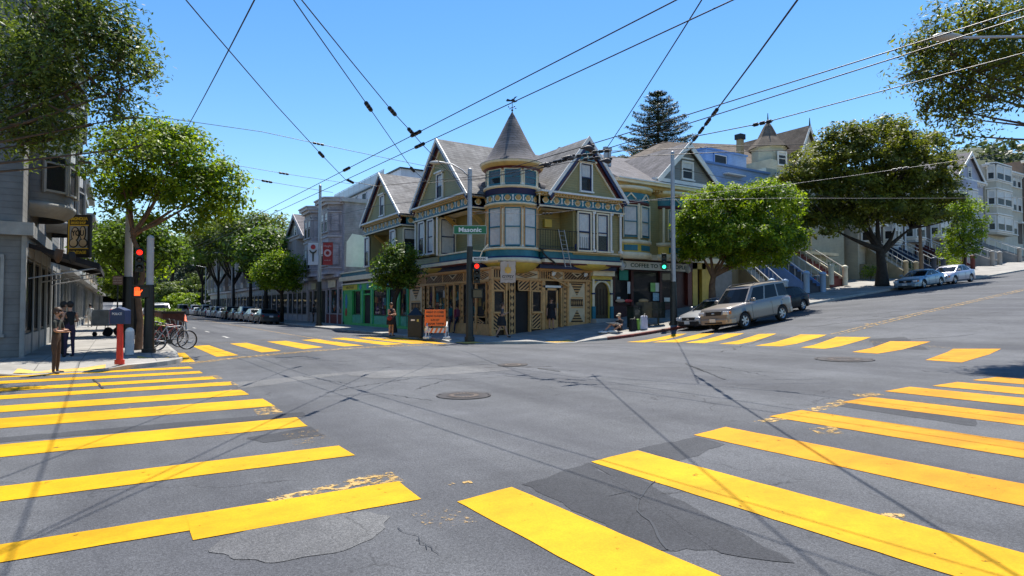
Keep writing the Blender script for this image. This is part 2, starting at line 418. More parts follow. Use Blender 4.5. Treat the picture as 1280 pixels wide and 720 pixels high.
def pavement(outer, inner, name, ramps=(), red=None):
    m = MB(); k_ = MB(); n = len(outer); cols = 14
    def zz(x, y): return sz(x, y) - ramp_drop(x, y, ramps)
    V = []; 
    for (ax, ay), (bx, by) in zip(outer, inner):
        L_ = math.hypot(bx - ax, by - ay); ts = [.15 / L_] + [.15 / L_ + (1 - .15 / L_) * ((c + 1) / cols) ** 1.3 for c in range(cols)]
        for t in ts:
            x = ax + (bx - ax) * t; y = ay + (by - ay) * t; V.append((x, y, zz(x, y)))
    c = cols + 1
    m.add(V, [(i * c + j, i * c + j + 1, (i + 1) * c + j + 1, (i + 1) * c + j) for i in range(n - 1) for j in range(c - 1)], PAVE)
    o = m.build(name, fixn=False); tag(o, kind='structure')
    # kerb stone
    V = []
    for (ax, ay), (bx, by) in zip(outer, inner):
        L_ = math.hypot(bx - ax, by - ay); ix = ax + (bx - ax) * .15 / L_; iy = ay + (by - ay) * .15 / L_; jx = ax + (bx - ax) * .02 / L_; jy = ay + (by - ay) * .02 / L_
        z = zz(ax, ay)
        V += [(ax, ay, gz(ax, ay) - .12), (ax, ay, z - .015), (jx, jy, z + .003), (ix, iy, zz(ix, iy) + .003), (ix, iy, zz(ix, iy) - .1)]
    for i in range(n - 1):
        mt = KERBR if red and red(*outer[i]) else KERB
        k_.add([V[i * 5 + j] for j in range(5)] + [V[i * 5 + 5 + j] for j in range(5)], [(j, j + 1, j + 6, j + 5) for j in range(4)], mt)
    tag(k_.build('kerb', fixn=False), kind='structure')
def densify(path, h):
    out = []
    for a, b in zip(path, path[1:]):
        n = max(1, int(math.hypot(b[0] - a[0], b[1] - a[1]) / h)); out += lin(a, b, n)
    return out + [path[-1]]
# north-east corner: outer kerb line and inner building line sampled together
def pair(o_, i_, h):
    A, B = [], []
    for k in range(len(o_) - 1):
        n = max(1, int(max(math.dist(o_[k], o_[k + 1]), math.dist(i_[k], i_[k + 1])) / h))
        A += lin(o_[k], o_[k + 1], n); B += lin(i_[k], i_[k + 1], n)
    return A + [o_[-1]], B + [i_[-1]]
NEO = [(13, 420), (13, 120), (13, 60), (13, 26.8)] + arc(17, 26.8, 4, 180, 270, 12)[1:] + [(22, 22.8), (40, 22.8), (70, 22.8), (140, 22.8), (400, 22.8)]
NEI = [(17.6, 420), (17.6, 120), (17.6, 60), (17.6, 29)] + [(17.6, 29)] * 12 + [(23, 29), (40, 32), (70, 33.5), (140, 34), (400, 34)]
o_, i_ = pair(NEO, NEI, 1.)
pavement(o_, i_, 'pavement', ramps=[(13.6, 25.2, 1.7), (17.6, 23.1, 1.9)], red=lambda x, y: 19.5 < x < 31 and y < 23)
NWO = [(1.7, 420), (1.7, 120), (1.7, 60), (1.7, 22.3)] + arc(-1.0, 22.0, 2.7, 0, -90, 10)[1:] + [(-6, 19.3), (-30, 19.3), (-200, 19.3)]
NWI = [(-2.6, 420), (-2.6, 120), (-2.6, 60), (-2.6, 25)] + [(-2.6, 24)] * 10 + [(-6, 24), (-30, 24), (-200, 24)]
o_, i_ = pair(NWO, NWI, 1.)
pavement(o_, i_, 'pavement', ramps=[(-1.3, 19.6, 1.6), (1.3, 22.8, 1.4)])
SEO = [(400, 5.6), (100, 5.6), (24, 5.6)] + arc(24, 1.6, 4, 90, 180, 10)[1:] + [(20, -60)]
SEI = [(400, 2), (100, 2), (26.5, 2)] + [(26, 1)] * 10 + [(26, -60)]
o_, i_ = pair(SEO, SEI, 1.2)
pavement(o_, i_, 'pavement')

# ------------------------------------------------------------------ painted markings (draped 5 mm over the road)
def paint(name, rgb, wear=.25, wscale=7., seam=None, soft=.06):
    m, nt, b = nodes(name); N = nt.nodes; L = nt.links
    tc = N.new('ShaderNodeTexCoord'); P = tc.outputs['Object']
    def noise(sc, det=5, ro=.65):
        n = N.new('ShaderNodeTexNoise'); n.inputs['Scale'].default_value = sc; n.inputs['Detail'].default_value = det; n.inputs['Roughness'].default_value = ro
        L.new(P, n.inputs['Vector']); return n.outputs['Fac']
    r = N.new('ShaderNodeValToRGB'); e = r.color_ramp.elements; e[0].position = .3; e[0].color = (*[c * .85 for c in rgb], 1); e[1].position = .72; e[1].color = (*[min(1, c * 1.08) for c in rgb], 1)
    L.new(noise(1.5), r.inputs['Fac'])
    r2 = N.new('ShaderNodeValToRGB'); r2.color_ramp.elements[0].position = .3; r2.color_ramp.elements[0].color = (.84, .82, .8, 1); r2.color_ramp.elements[1].position = .6
    L.new(noise(70, 3), r2.inputs['Fac'])
    mx = N.new('ShaderNodeMixRGB'); mx.blend_type = 'MULTIPLY'; mx.inputs[0].default_value = 1; L.new(r.outputs[0], mx.inputs[1]); L.new(r2.outputs[0], mx.inputs[2])
    r3 = N.new('ShaderNodeValToRGB'); r3.color_ramp.elements[0].position = .38; r3.color_ramp.elements[0].color = (.62, .58, .52, 1); r3.color_ramp.elements[1].position = .56
    mpg = N.new('ShaderNodeMapping'); mpg.inputs['Scale'].default_value = (.55, .9, 1); L.new(P, mpg.inputs['Vector'])
    ng = N.new('ShaderNodeTexNoise'); ng.inputs['Scale'].default_value = 1.1; ng.inputs['Detail'].default_value = 9; ng.inputs['Roughness'].default_value = .7; L.new(mpg.outputs[0], ng.inputs['Vector']); L.new(ng.outputs['Fac'], r3.inputs['Fac'])
    m3 = N.new('ShaderNodeMixRGB'); m3.blend_type = 'MULTIPLY'; m3.inputs[0].default_value = .55; L.new(mx.outputs[0], m3.inputs[1]); L.new(r3.outputs[0], m3.inputs[2])
    L.new(m3.outputs[0], b.inputs['Base Color']); b.inputs['Roughness'].default_value = .7; b.inputs['Specular IOR Level'].default_value = .15
    t = N.new('ShaderNodeBsdfTransparent'); ms = N.new('ShaderNodeMixShader'); o = N['Material Output']
    a = N.new('ShaderNodeValToRGB'); a.color_ramp.elements[0].position = wear; a.color_ramp.elements[1].position = wear + soft
    L.new(noise(wscale, 8, .75), a.inputs['Fac'])
    L.new(a.outputs[0], ms.inputs[0]); L.new(t.outputs[0], ms.inputs[1]); L.new(b.outputs[0], ms.inputs[2]); L.new(ms.outputs[0], o.inputs['Surface'])
    return m
YEL = paint('yellow_paint', (.60, .325, .002), .315, 6)
YELR = paint('warm_yellow_paint', (.60, .27, .004), .32, 6)
YELR2 = paint('worn_seam', (.40, .24, .03), .42, 5)
YELF = paint('faded_yellow_paint', (.50, .33, .12), .49, 9)
YELG = paint('ghost_yellow_paint', (.40, .28, .14), .56, 14)
WHTF = paint('worn_white_paint', (.6, .6, .57), .44, 9)
def bilerp(q, u, v):
    a = q[0].lerp(q[1], u); b_ = q[3].lerp(q[2], u); return a.lerp(b_, v)
def drape(m, pts, mt, h=.006, step=.4, fn=gz, jit=0.):
    if jit: step = .16
    q = [Vector((p[0], p[1], 0)) for p in pts]
    nu = max(1, int(max((q[1] - q[0]).length, (q[2] - q[3]).length) / step)); nv = max(1, int(max((q[3] - q[0]).length, (q[2] - q[1]).length) / step))
    V = []
    for j in range(nv + 1):
        for i in range(nu + 1):
            p = bilerp(q, i / nu, j / nv); p.x += random.uniform(-jit, jit); p.y += random.uniform(-jit, jit); V.append((p.x, p.y, fn(p.x, p.y) + h))
    m.add(V, [(j * (nu + 1) + i, j * (nu + 1) + i + 1, (j + 1) * (nu + 1) + i + 1, (j + 1) * (nu + 1) + i) for j in range(nv) for i in range(nu)], mt)
def gq(*pp): return [G(*p) for p in pp]
def rect(x0, y0, x1, y1): return [(x0, y0), (x1, y0), (x1, y1), (x0, y1)]
# crossing nearest the camera, left: bars run along X
m = MB(); fm = MB()
L_bars = [((500, 600), (527, 622)), ((425, 556), (445, 568)), ((372, 521), (386, 532)), ((330, 498), (345, 507)), ((303, 487), (313, 493)), ((288, 476), (293, 482)), ((266, 470), (273, 474)), ((250, 463), (256, 467)), ((238, 458), (243, 460.5))]
BW = -3.2
for i, (a, b) in enumerate(L_bars):
    A, B = G(*a), G(*b); y1, y0 = A.y, B.y; sk = .012
    w = y1 - y0
    if i > 4: c_ = (y0 + y1) / 2; y0, y1 = c_ - .32, c_ + .32
    if i == 0:
        xc_ = G(250, 684).x; drape(m, [(xc_, y0 + .01), (B.x, y0), (A.x, y1), (xc_, y1 + .01)], YEL, jit=.005); drape(m, [(BW, y0 + .30), (xc_, y0 + .24), (xc_, y1 + .01), (BW, y1 + .05)], YEL, jit=.005)
    else: drape(m, [(BW, y0 + .03), (B.x, y0), (A.x, y1), (BW, y1 + .03)], YEL, jit=.006 if i < 6 else 0)
FH = [.0044]
def fad(pts, mt=YELF): FH[0] = .0044 + (FH[0] - .0044 + .0003) % .0014; drape(fm, pts, mt, h=FH[0], step=.3)
for i, (a, b) in enumerate(L_bars[:0]): A, B = G(*a), G(*b); drape(m, [(BW, B.y + (A.y - B.y) * .52), (B.x - .1, B.y + (A.y - B.y) * .52), (B.x - .1, B.y + (A.y - B.y) * .545), (BW, B.y + (A.y - B.y) * .545)], YELR2, h=.008)
fad(gq((335, 622), (490, 588), (508, 600), (350, 632))); fad(gq((430, 600), (470, 590), (492, 597), (440, 610)), YELF)
fad(gq((318, 512), (345, 507), (356, 515), (325, 519))); fad(gq((245, 471), (272, 469), (282, 473), (256, 475))); fad(gq((256, 478), (290, 476), (300, 481), (264, 483)))
fad(gq((275, 488), (300, 486), (308, 489), (280, 491))); fad(gq((120, 512), (225, 503), (232, 508), (125, 517)), YELG); fad(gq((65, 522), (120, 515), (125, 519), (65, 527)), YELG)
fad(gq((355, 542), (400, 535), (415, 548), (370, 556)), YELG); fad(gq((515, 640), (570, 630), (600, 650), (540, 660)), YELG); fad(gq((555, 602), (562, 600), (570, 603), (562, 606)), YELG); fad(gq((578, 601), (588, 599), (592, 602), (582, 605)), YELF)
fad(gq((215, 455), (236, 453), (240, 456), (222, 458)), YELG)
# crossing nearest the camera, right: bars run along Y
R_bars = [((572, 625), (640, 607)), ((738, 576), (795, 562)), ((866, 543), (905, 533)), ((960, 520), (1000, 512)), ((1052, 502), (1085, 496)), ((1107, 488), (1132, 484)), ((1168, 481), (1190, 478.3)), ((1218, 474), (1240, 472))]
mr = MB()
for i, (a, b) in enumerate(R_bars):
    A, B = G(*a), G(*b); w = B.x - A.x
    if i > 3: c_ = (A.x + B.x) / 2; A.x, B.x = c_ - .42, c_ + .42
    drape(m if i < 1 else mr, [(A.x, A.y), (A.x + .1, 1.2), (B.x + .12, 1.2), (B.x, B.y)], YEL if i < 2 else YELR, jit=.006)
fad(gq((940, 526), (975, 519), (985, 523), (955, 529))); fad(gq((1003, 512), (1048, 499), (1062, 503), (1020, 514))); fad(gq((1060, 493), (1090, 490), (1105, 494), (1075, 496))); fad(gq((1008, 535), (1040, 532), (1052, 541), (1020, 541)))
fad(gq((1095, 639), (1125, 640), (1128, 648), (1100, 646)), YELF); fad(gq((1110, 500), (1150, 500), (1215, 507), (1215, 509)), YELG)
# crossing beyond the junction on the left
fm2 = MB()
FL = [((216, 441), (232, 441), (245, 452), (226, 453)), ((241, 432.5), (262, 431.5), (299, 444), (272, 446)), ((288, 429.5), (309, 428.5), (352, 438.5), (328, 440.5)), ((334, 427), (358, 426), (405, 434), (380, 436.5)), ((377, 425), (396, 423.8), (455, 432), (430, 433)),
      ((414, 423), (430, 422), (505, 430), (482, 431.5)), ((448, 422), (462, 421.3), (535, 429), (515, 430)), ((480, 422.4), (500, 422), (560, 429.5), (545, 429.8))]
for q in FL: drape(m, gq(*q), YEL)
fad(gq((214, 440), (228, 437), (232, 441), (218, 443)), YELG)
fad(gq((300, 446), (560, 430.5), (562, 431.3), (304, 447.5)), YELF); fad(gq((236, 453), (300, 446), (303, 447.5), (238, 455)), YELF); fad(gq((240, 431.5), (470, 419.5), (473, 420.3), (244, 432.4)), YELG)
# crossing beyond the junction on the right
FR = [((783, 427.5), (842, 417.5), (858, 417), (805, 428)), ((815, 428), (874, 417), (893, 416.5), (848, 428)), ((856, 428.5), (908, 417), (930, 416.5), (880, 429)), ((898, 430), (948, 417.5), (970, 417), (922, 430.5)), ((943, 432), (1000, 418), (1033, 418.5), (975, 433)), ((1000, 434.5), (1045, 421), (1088, 421.5), (1030, 436)), ((1064, 440), (1112, 426.5), (1162, 427), (1096, 442)), ((1155, 450), (1190, 436), (1250, 436), (1200, 453))]
for i, q in enumerate(FR): drape(m if i < 6 else mr, gq(*q), YEL if i < 6 else YELR)
fad(gq((905, 414.5), (1215, 436), (1215, 438), (905, 416)), YELG)
tag(m.build('crosswalk', fixn=False), kind='structure'); tag(mr.build('crosswalk', fixn=False), kind='structure'); tag(fm.build('worn_paint', fixn=False), kind='structure')
# centre lines and lane dashes
m = MB()
c0, c1 = G(982, 416), G(1213, 363)
c0.y = c1.y = 13.2
for dy in (0, .3): drape(m, [(c0.x, c0.y + dy), (c1.x + 60, c1.y + dy), (c1.x + 60, c1.y + dy + .12), (c0.x, c0.y + dy + .12)], YELF, h=.012, step=.8)
drape(m, [(7.9, 27), (7.9, 140), (8.05, 140), (8.05, 27)], YELF, h=.012, step=2)
for y in range(34, 120, 8): drape(m, [(4.6, y), (4.6, y + 2.0), (4.72, y + 2.0), (4.72, y)], WHTF, h=.012)
drape(m, gq((1079, 405), (1092, 404), (1096, 405.5), (1084, 406.5)), YELF, h=.012)
tag(m.build('lane_marking', fixn=False), kind='structure')

# ------------------------------------------------------------------ patches, tar and manholes
m = MB()
drape(m, gq((655, 604), (735, 577), (900, 684), (815, 684)), ASPHD, h=.003, jit=.03)
drape(m, gq((735, 577), (790, 592), (990, 700), (900, 690)), ASPHD, h=.0042, jit=.03)
drape(m, gq((795, 560), (868, 545), (905, 554), (850, 575)), ASPHD, h=.003, jit=.03)
drape(m, [(-3.2, G(65, 545).y), (G(380, 519).x, G(350, 519).y - .25), (G(380, 514).x, G(350, 519).y + .15), (-3.2, G(65, 545).y + .35)], ASPHD, h=.003, jit=.03)
drape(m, gq((310, 546), (390, 533), (408, 543), (330, 552)), ASPHD, h=.003, jit=.03)
drape(m, gq((1040, 506), (1060, 503), (1215, 522), (1215, 532)), ASPHD, h=.003, jit=.03)
drape(m, gq((1085, 424), (1130, 421), (1160, 437), (1095, 436)), ASPHD, h=.003, jit=.03)
tag(m.build('asphalt_patch', fixn=False), kind='structure')
m = MB()
drape(m, gq((290, 478), (420, 466), (470, 462), (300, 486)), ASPHL, h=.003, jit=.05); drape(m, gq((420, 466), (620, 455), (645, 462), (470, 473)), ASPHL, h=.0035, jit=.05)
c_ = G(388, 666); a_ = [(c_.x + .62 * math.cos(t) * (1 + .1 * math.sin(3 * t) + .04 * math.sin(11 * t)), c_.y + .42 * math.sin(t) * (1 + .05 * math.cos(9 * t))) for t in np.linspace(0, 2 * PI, 60, endpoint=False)]
m.quad([(x, y, gz(x, y) + .004) for x, y in a_], ASPHL)
tag(m.build('asphalt_patch', fixn=False), kind='structure')
TAR = mat('tar', (.02, .02, .021), .45, var=.3)
m = MB()
def crack(pp, w=.02, jit=.035, step=.12):
    P = [G(*p) for p in pp]; out = []
    for a, b in zip(P, P[1:]):
        n = max(2, int((b - a).length / step))
        for k in range(n):
            t = k / n; p = a.lerp(b, t); out.append(Vector((p.x + random.uniform(-jit, jit), p.y + random.uniform(-jit, jit), 0)))
    out.append(P[-1]); V = []; 
    for i, p in enumerate(out):
        d = out[min(i + 1, len(out) - 1)] - out[max(i - 1, 0)]; d.z = 0
        d = d.normalized() if d.length > 0 else Vector((1, 0, 0)); n_ = Vector((-d.y, d.x, 0)); ww = w * random.uniform(.35, 1.2)
        for s_ in (1, -1): q = p + n_ * ww * s_ * .5; V.append((q.x, q.y, gz(q.x, q.y) + .008))
    m.add(V, [(2 * i, 2 * i + 1, 2 * i + 3, 2 * i + 2) for i in range(len(out) - 1)], TAR)
crack([(815, 600), (798, 622), (792, 636), (812, 648), (822, 668), (832, 684)], .022, .02); crack([(798, 622), (780, 612), (760, 618)], .012)
crack([(500, 655), (512, 664), (520, 668), (530, 676), (535, 684)], .009, .03, .05); crack([(525, 672), (550, 690)], .007, .02, .05)
crack([(855, 454), (905, 474)], .05, .02); crack([(862, 457), (880, 464)], .09, .01)
crack([(600, 455), (720, 463)], .03); crack([(605, 459), (690, 458)], .05); crack([(672, 460), (700, 464)], .07)
crack([(345, 447), (385, 445)], .16, .02); crack([(330, 446), (430, 452)], .03); crack([(385, 446), (400, 448)], .1)
crack([(410, 490), (440, 484), (520, 472), (590, 476)], .03, .05); crack([(540, 500), (480, 492), (400, 495)], .02, .05)
crack([(440, 480), (380, 470)], .03); crack([(480, 455), (560, 458)], .03); crack([(880, 462), (1000, 466)], .02, .03); crack([(780, 460), (900, 458), (960, 470)], .02, .04)
crack([(118, 474), (126, 480), (131, 486)], .05, .02); crack([(650, 470), (560, 474), (520, 486)], .025, .05); crack([(640, 455), (600, 452), (540, 460)], .02, .04)
for a, b in (((1000, 410), (1150, 392)), ((1090, 400), (1215, 398)), ((1040, 398), (1180, 384)), ((1120, 426), (1215, 418)), ((950, 425), (900, 440))): crack([a, b], .04, .12, .4)
tag(m.build('tar_crack', fixn=False), kind='structure')
IRON = mat('cast_iron', (.045, .04, .038), .55, metal=.6, var=.4, scale=10, bump=.3)
def manhole(px, py, r, label):
    c = G(px, py); m = MB()
    def ring(r0, r1, h, mt, n=36):
        V = [];
        for k in range(n):
            t = 2 * PI * k / n
            for q in (r0, r1): x, y = c.x + q * math.cos(t), c.y + q * math.sin(t); V.append((x, y, gz(x, y) + h))
        m.add(V, [(2 * k, 2 * k + 1, (2 * k + 3) % (2 * n), (2 * k + 2) % (2 * n)) for k in range(n)], mt)
    V = [(c.x + r * .9 * math.cos(2 * PI * k / 36), c.y + r * .9 * math.sin(2 * PI * k / 36)) for k in range(36)]
    m.quad([(x, y, gz(x, y) + .009) for x, y in V], IRON)
    ring(r * .92, r, .018, IRON); ring(r * .6, r * .66, .014, IRON); ring(r * .28, r * .34, .014, IRON)
    for k in range(24):
        t = 2 * PI * k / 24; a = r * .38; b = r * .56; w = .02
        d = Vector((math.cos(t), math.sin(t), 0)); n_ = Vector((-d.y, d.x, 0)); q = [c + d * a - n_ * w, c + d * b - n_ * w, c + d * b + n_ * w, c + d * a + n_ * w]
        m.quad([(p.x, p.y, gz(p.x, p.y) + .015) for p in q], mat('rusty_iron', (.12, .09, .07), .7, var=.4))
    o = m.build('manhole_cover', fixn=False, off=c); tag(o, label, 'manhole cover', 'manhole covers in the junction')
manhole(580, 494, .52, 'largest round iron manhole cover, nearest the camera in the open asphalt')
manhole(641, 456, .42, 'small round iron manhole cover beside tar streaks, in front of the corner shop')
manhole(1054, 449, .72, 'wide iron manhole cover just in front of the uphill crosswalk on the right')
# tactile kerb-ramp plates
TACT = mat('tactile_yellow', (.62, .38, .08), .7, var=.2, bump=.6, bscale=60, dirt=.2)
m = MB()
drape(m, rect(16.95, 22.98, 18.35, 23.8), TACT, h=.012, fn=lambda x, y: sz(x, y) - ramp_drop(x, y, [(17.6, 23.1, 1.9)]) + .004)
drape(m, rect(13.2, 24.6, 14.2, 25.8), TACT, h=.012, fn=lambda x, y: sz(x, y) - ramp_drop(x, y, [(13.6, 25.2, 1.7)]))
drape(m, rect(-2.2, 19.5, -.3, 20.3), TACT, h=.012, fn=lambda x, y: sz(x, y) - ramp_drop(x, y, [(-1.3, 19.6, 1.6), (1.3, 22.8, 1.4)]))
drape(m, rect(.5, 22.3, 1.4, 23.4), TACT, h=.012, fn=lambda x, y: sz(x, y) - ramp_drop(x, y, [(-1.3, 19.6, 1.6), (1.3, 22.8, 1.4)]))
tag(m.build('tactile_paving', fixn=False), kind='structure')
# ================================================================== buildings
def TL(X):  return lambda p: Vector((X - p[1], p[0], p[2]))      # facade X=const looking to -X : (u=Y, out, z)
def TR(Y):  return lambda p: Vector((p[0], Y - p[1], p[2]))      # facade Y=const looking to -Y : (u=X, out, z)
def TE(X):  return lambda p: Vector((X + p[1], p[0], p[2]))      # facade looking to +X
def TA(ox, oy, ux, uy):                                          # facade through (ox,oy) with u along (ux,uy), outward to the right-hand side
    l = math.hypot(ux, uy); ux /= l; uy /= l
    return lambda p: Vector((ox + ux * p[0] + uy * p[1], oy + uy * p[0] - ux * p[1], p[2]))

def window(T, u0, u1, z0, z1, parent, frame=CREAM, sash=NAVY, curtain=0., fw=.09, out=.06, mull=1, glass=None, sill=True, hood=False, blind=None):
    """sash window standing on a wall plane: casing (part), pane (sub-part), curtain (sub-part)"""
    m = MB(T)
    if fw > 0:
        m.box((u0 - fw, 0, z0 - (fw if not sill else 0)), (u0, out + .03, z1 + fw), frame); m.box((u1, 0, z0 - (fw if not sill else 0)), (u1 + fw, out + .03, z1 + fw), frame)
        m.box((u0 - fw, 0, z1), (u1 + fw, out + .035, z1 + fw), frame)
        if sill: m.box((u0 - fw - .04, 0, z0 - .09), (u1 + fw + .04, out + .1, z0), frame)
        if hood: m.box((u0 - fw - .08, 0, z1 + fw), (u1 + fw + .08, out + .14, z1 + fw + .09), frame)
    s_ = .055; zm = (z0 + z1) / 2
    m.box((u0, .0, z0), (u0 + s_, out, z1), sash); m.box((u1 - s_, .0, z0), (u1, out, z1), sash)
    m.box((u0 + s_, .0, z0), (u1 - s_, out, z0 + s_ * 1.3), sash); m.box((u0 + s_, .0, z1 - s_), (u1 - s_, out, z1), sash)
    if mull: m.box((u0 + s_, .0, zm - .03), (u1 - s_, out + .01, zm + .03), sash)
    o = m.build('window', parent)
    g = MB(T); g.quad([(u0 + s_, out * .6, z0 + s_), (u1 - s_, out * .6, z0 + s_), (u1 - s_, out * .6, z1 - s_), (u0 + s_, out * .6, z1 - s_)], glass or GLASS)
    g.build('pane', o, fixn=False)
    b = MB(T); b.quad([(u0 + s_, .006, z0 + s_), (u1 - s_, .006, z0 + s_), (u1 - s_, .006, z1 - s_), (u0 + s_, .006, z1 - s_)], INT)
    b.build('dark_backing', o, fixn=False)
    if curtain:
        c = MB(T); n = max(6, int((u1 - u0) / .05)); z_ = z1 - s_ - (z1 - z0) * curtain; V = []
        for k in range(n + 1):
            u = u0 + s_ + (u1 - u0 - 2 * s_) * k / n; d = .016 + .007 * math.sin(k * 1.9) + .004 * math.sin(k * .7)
            V += [(u, d, z_), (u, d, z1 - s_)]
        c.add(V, [(2 * k, 2 * k + 2, 2 * k + 3, 2 * k + 1) for k in range(n)], blind or CURT, True)
        c.build('curtain', o, fixn=False)
    return o

def frieze(T, u0, u1, z0, z1, parent, n=None, dentil=True, out=0., ends=(0, 0)):
    """teal band with a row of carved shells between cream and gold mouldings"""
    m = MB(T); e0, e1 = ends
    m.box((u0, -.3, z0), (u1, out, z1), TEAL)
    m.box((u0 - e0, -.3, z1), (u1 + e1, out + .12, z1 + .07), CREAM); m.box((u0 - e0, -.3, z1 + .07), (u1 + e1, out + .22, z1 + .13), GOLDP)
    m.box((u0 - e0, -.3, z0 - .07), (u1 + e1, out + .06, z0), NAVY); m.box((u0 - e0, -.3, z0 - .14), (u1 + e1, out + .09, z0 - .07), CREAM)
    h = z1 - z0; n = n or max(1, int(round((u1 - u0) / .72)))
    for k in range(n):
        c = u0 + (u1 - u0) * (k + .5) / n; zc = (z0 + z1) / 2 + .02; r = h * .30
        for rr, mt, o_ in ((r * 1.35, CREAM, .02), (r, GOLDP, .04), (r * .5, TANP, .06)):
            P = [(c + rr * math.cos(2 * PI * q / 14), zc + rr * math.sin(2 * PI * q / 14)) for q in range(14)]
            if rr > r: P = [(x, min(z, zc + r * .2)) for x, z in P]
            m.prism(P, out, out + o_, mt)
        b = u0 + (u1 - u0) * k / n
        if k:
            m.prism([(b - .05, zc - r * 1.1), (b + .05, zc - r * 1.1), (b + .02, zc), (b + .06, zc + r), (b - .06, zc + r), (b - .02, zc)], out, out + .03, WHITEP)
    if dentil:
        w = .09; k = u0
        while k < u1: m.box((k, out, z1 - .06), (k + w * .55, out + .08, z1), GOLDP); k += w * 1.4
    return m.build('frieze', parent)

def stripes(m, u0, u1, z0, z1, ang, pitch, w, mt, out=.02, n0=0.):
    """parallel slats clipped to a rectangle"""
    ca, sa = math.cos(ang), math.sin(ang); cx, cz = (u0 + u1) / 2, (z0 + z1) / 2; Rr = math.hypot(u1 - u0, z1 - z0) / 2
    k = -Rr
    while k < Rr:
        poly = [(cx - sa * (k) - ca * Rr * 2, cz + ca * (k) - sa * Rr * 2), (cx - sa * (k) + ca * Rr * 2, cz + ca * (k) + sa * Rr * 2),
                (cx - sa * (k + w) + ca * Rr * 2, cz + ca * (k + w) + sa * Rr * 2), (cx - sa * (k + w) - ca * Rr * 2, cz + ca * (k + w) - sa * Rr * 2)]
        for (axis_, lim, sgn) in ((0, u0, 1), (0, u1, -1), (1, z0, 1), (1, z1, -1)):
            out_ = []
            for i in range(len(poly)):
                a, b = poly[i], poly[(i + 1) % len(poly)]; da = (a[axis_] - lim) * sgn; db = (b[axis_] - lim) * sgn
                if da >= 0: out_.append(a)
                if (da >= 0) != (db >= 0):
                    t = da / (da - db); out_.append((a[0] + (b[0] - a[0]) * t, a[1] + (b[1] - a[1]) * t))
            poly = out_
            if len(poly) < 3: break
        if len(poly) >= 3: m.prism(poly, n0, n0 + out, mt)
        k += pitch

def shop_panel(m, u0, u1, z0, z1, kind):
    """carved boards of the corner shop: tan slats on dark board"""
    w = u1 - u0; h = z1 - z0
    m.box((u0, 0, z0), (u1, .015, z1), TAND)
    fr = .05
    for a, b in (((u0, z0), (u0 + fr, z1)), ((u1 - fr, z0), (u1, z1)), ((u0, z0), (u1, z0 + fr)), ((u0, z1 - fr), (u1, z1))): m.box((a[0], .0, a[1]), (b[0], .05, b[1]), TANP)
    uc, zc = (u0 + u1) / 2, (z0 + z1) / 2; a, b = fr, -fr
    U0, U1, Z0, Z1 = u0 + fr, u1 - fr, z0 + fr, z1 - fr
    LT = mat('pale_wood', (.58, .45, .28), .6, var=.15)
    if kind == 'up': stripes(m, U0, U1, Z0, Z1, R(38), .16, .07, TANP, .02, .015)
    if kind == 'down': stripes(m, U0, U1, Z0, Z1, R(-38), .16, .07, TANP, .02, .015)
    if kind == 'bars': stripes(m, U0, U1, Z0, Z1, R(90), .15, .065, TANP, .02, .015)
    if kind == 'cross': stripes(m, U0, U1, Z0, Z1, R(35), .17, .045, TANP, .02, .015); stripes(m, U0, U1, Z0, Z1, R(-35), .17, .045, TANP, .02, .036)
    if kind == 'diamond':
        m.prism([(U0, Z0), (U1, Z0), (U1, Z1), (U0, Z1)], .015, .02, LT)
        for k, mt in ((1., TAND), (.8, TANP), (.6, TAND), (.4, TANP), (.2, TAND)):
            m.prism([(uc - (U1 - U0) / 2 * k, zc), (uc, zc - (Z1 - Z0) / 2 * k), (uc + (U1 - U0) / 2 * k, zc), (uc, zc + (Z1 - Z0) / 2 * k)], .02, .032 + .006 * (1 - k), mt)
    if kind == 'zig':
        n = max(2, int(h / max(.12, w * .9)))
        for q in range(n):
            a0 = Z0 + (Z1 - Z0) * q / n; a1 = Z0 + (Z1 - Z0) * (q + 1) / n; am = (a0 + a1) / 2
            m.prism([(U0, a0), (U1, a0), (uc, am)], .015, .035, TANP); m.prism([(U0, a1), (uc, am), (U1, a1)], .015, .035, TANP)
    if kind == 'tri':
        m.prism([(U0, Z0), (U1, Z0), (U1, Z1), (U0, Z1)], .015, .02, TAND)
        stripes(m, U0, U1, Z0, Z1, R(40), .14, .06, mat('mid_brown_wood', (.30, .17, .07), .6, var=.2), .012, .02)
        m.prism([(uc - w * .22, Z1 - .02), (uc + w * .22, Z1 - .02), (uc, Z0 + h * .25)], .034, .045, LT)
        m.prism([(uc - w * .13, Z1 - .06), (uc + w * .13, Z1 - .06), (uc, Z0 + h * .42)], .046, .055, TAND)
    if kind == 'mask':
        m.prism([(U0, Z0), (U1, Z0), (U1, Z1), (U0, Z1)], .015, .02, LT)
        for s_, zt, zb in ((1, Z1, Z1 - h * .30), (-1, Z0, Z0 + h * .30)):
            m.prism([(uc - w * .36, zt), (uc + w * .36, zt), (uc, zb)], .02, .03, TAND)
            for q in range(4):
                t0 = .12 + q * .22; t1 = t0 + .11; f = lambda t: (uc - w * .36 * (1 - t), uc + w * .36 * (1 - t), zt + (zb - zt) * t)
                p, r_ = f(t0), f(t1); m.prism([(p[0], p[2]), (p[1], p[2]), (r_[1], r_[2]), (r_[0], r_[2])], .03, .04, TANP)
        m.box((uc - w * .36, .02, zc - h * .09), (uc + w * .36, .03, zc + h * .09), TAND)
        for q in range(6):
            x = uc - w * .3 + w * .6 * q / 5; m.prism([(x - .035, zc), (x, zc - h * .07), (x + .035, zc), (x, zc + h * .07)], .03, .045, TANP)
        for zz_ in (zc - h * .12, zc + h * .12): m.prism([(uc - w * .38, zz_ - .03), (uc + w * .38, zz_ - .03), (uc + w * .3, zz_ + .05), (uc - w * .3, zz_ + .05)], .03, .05, TANP)

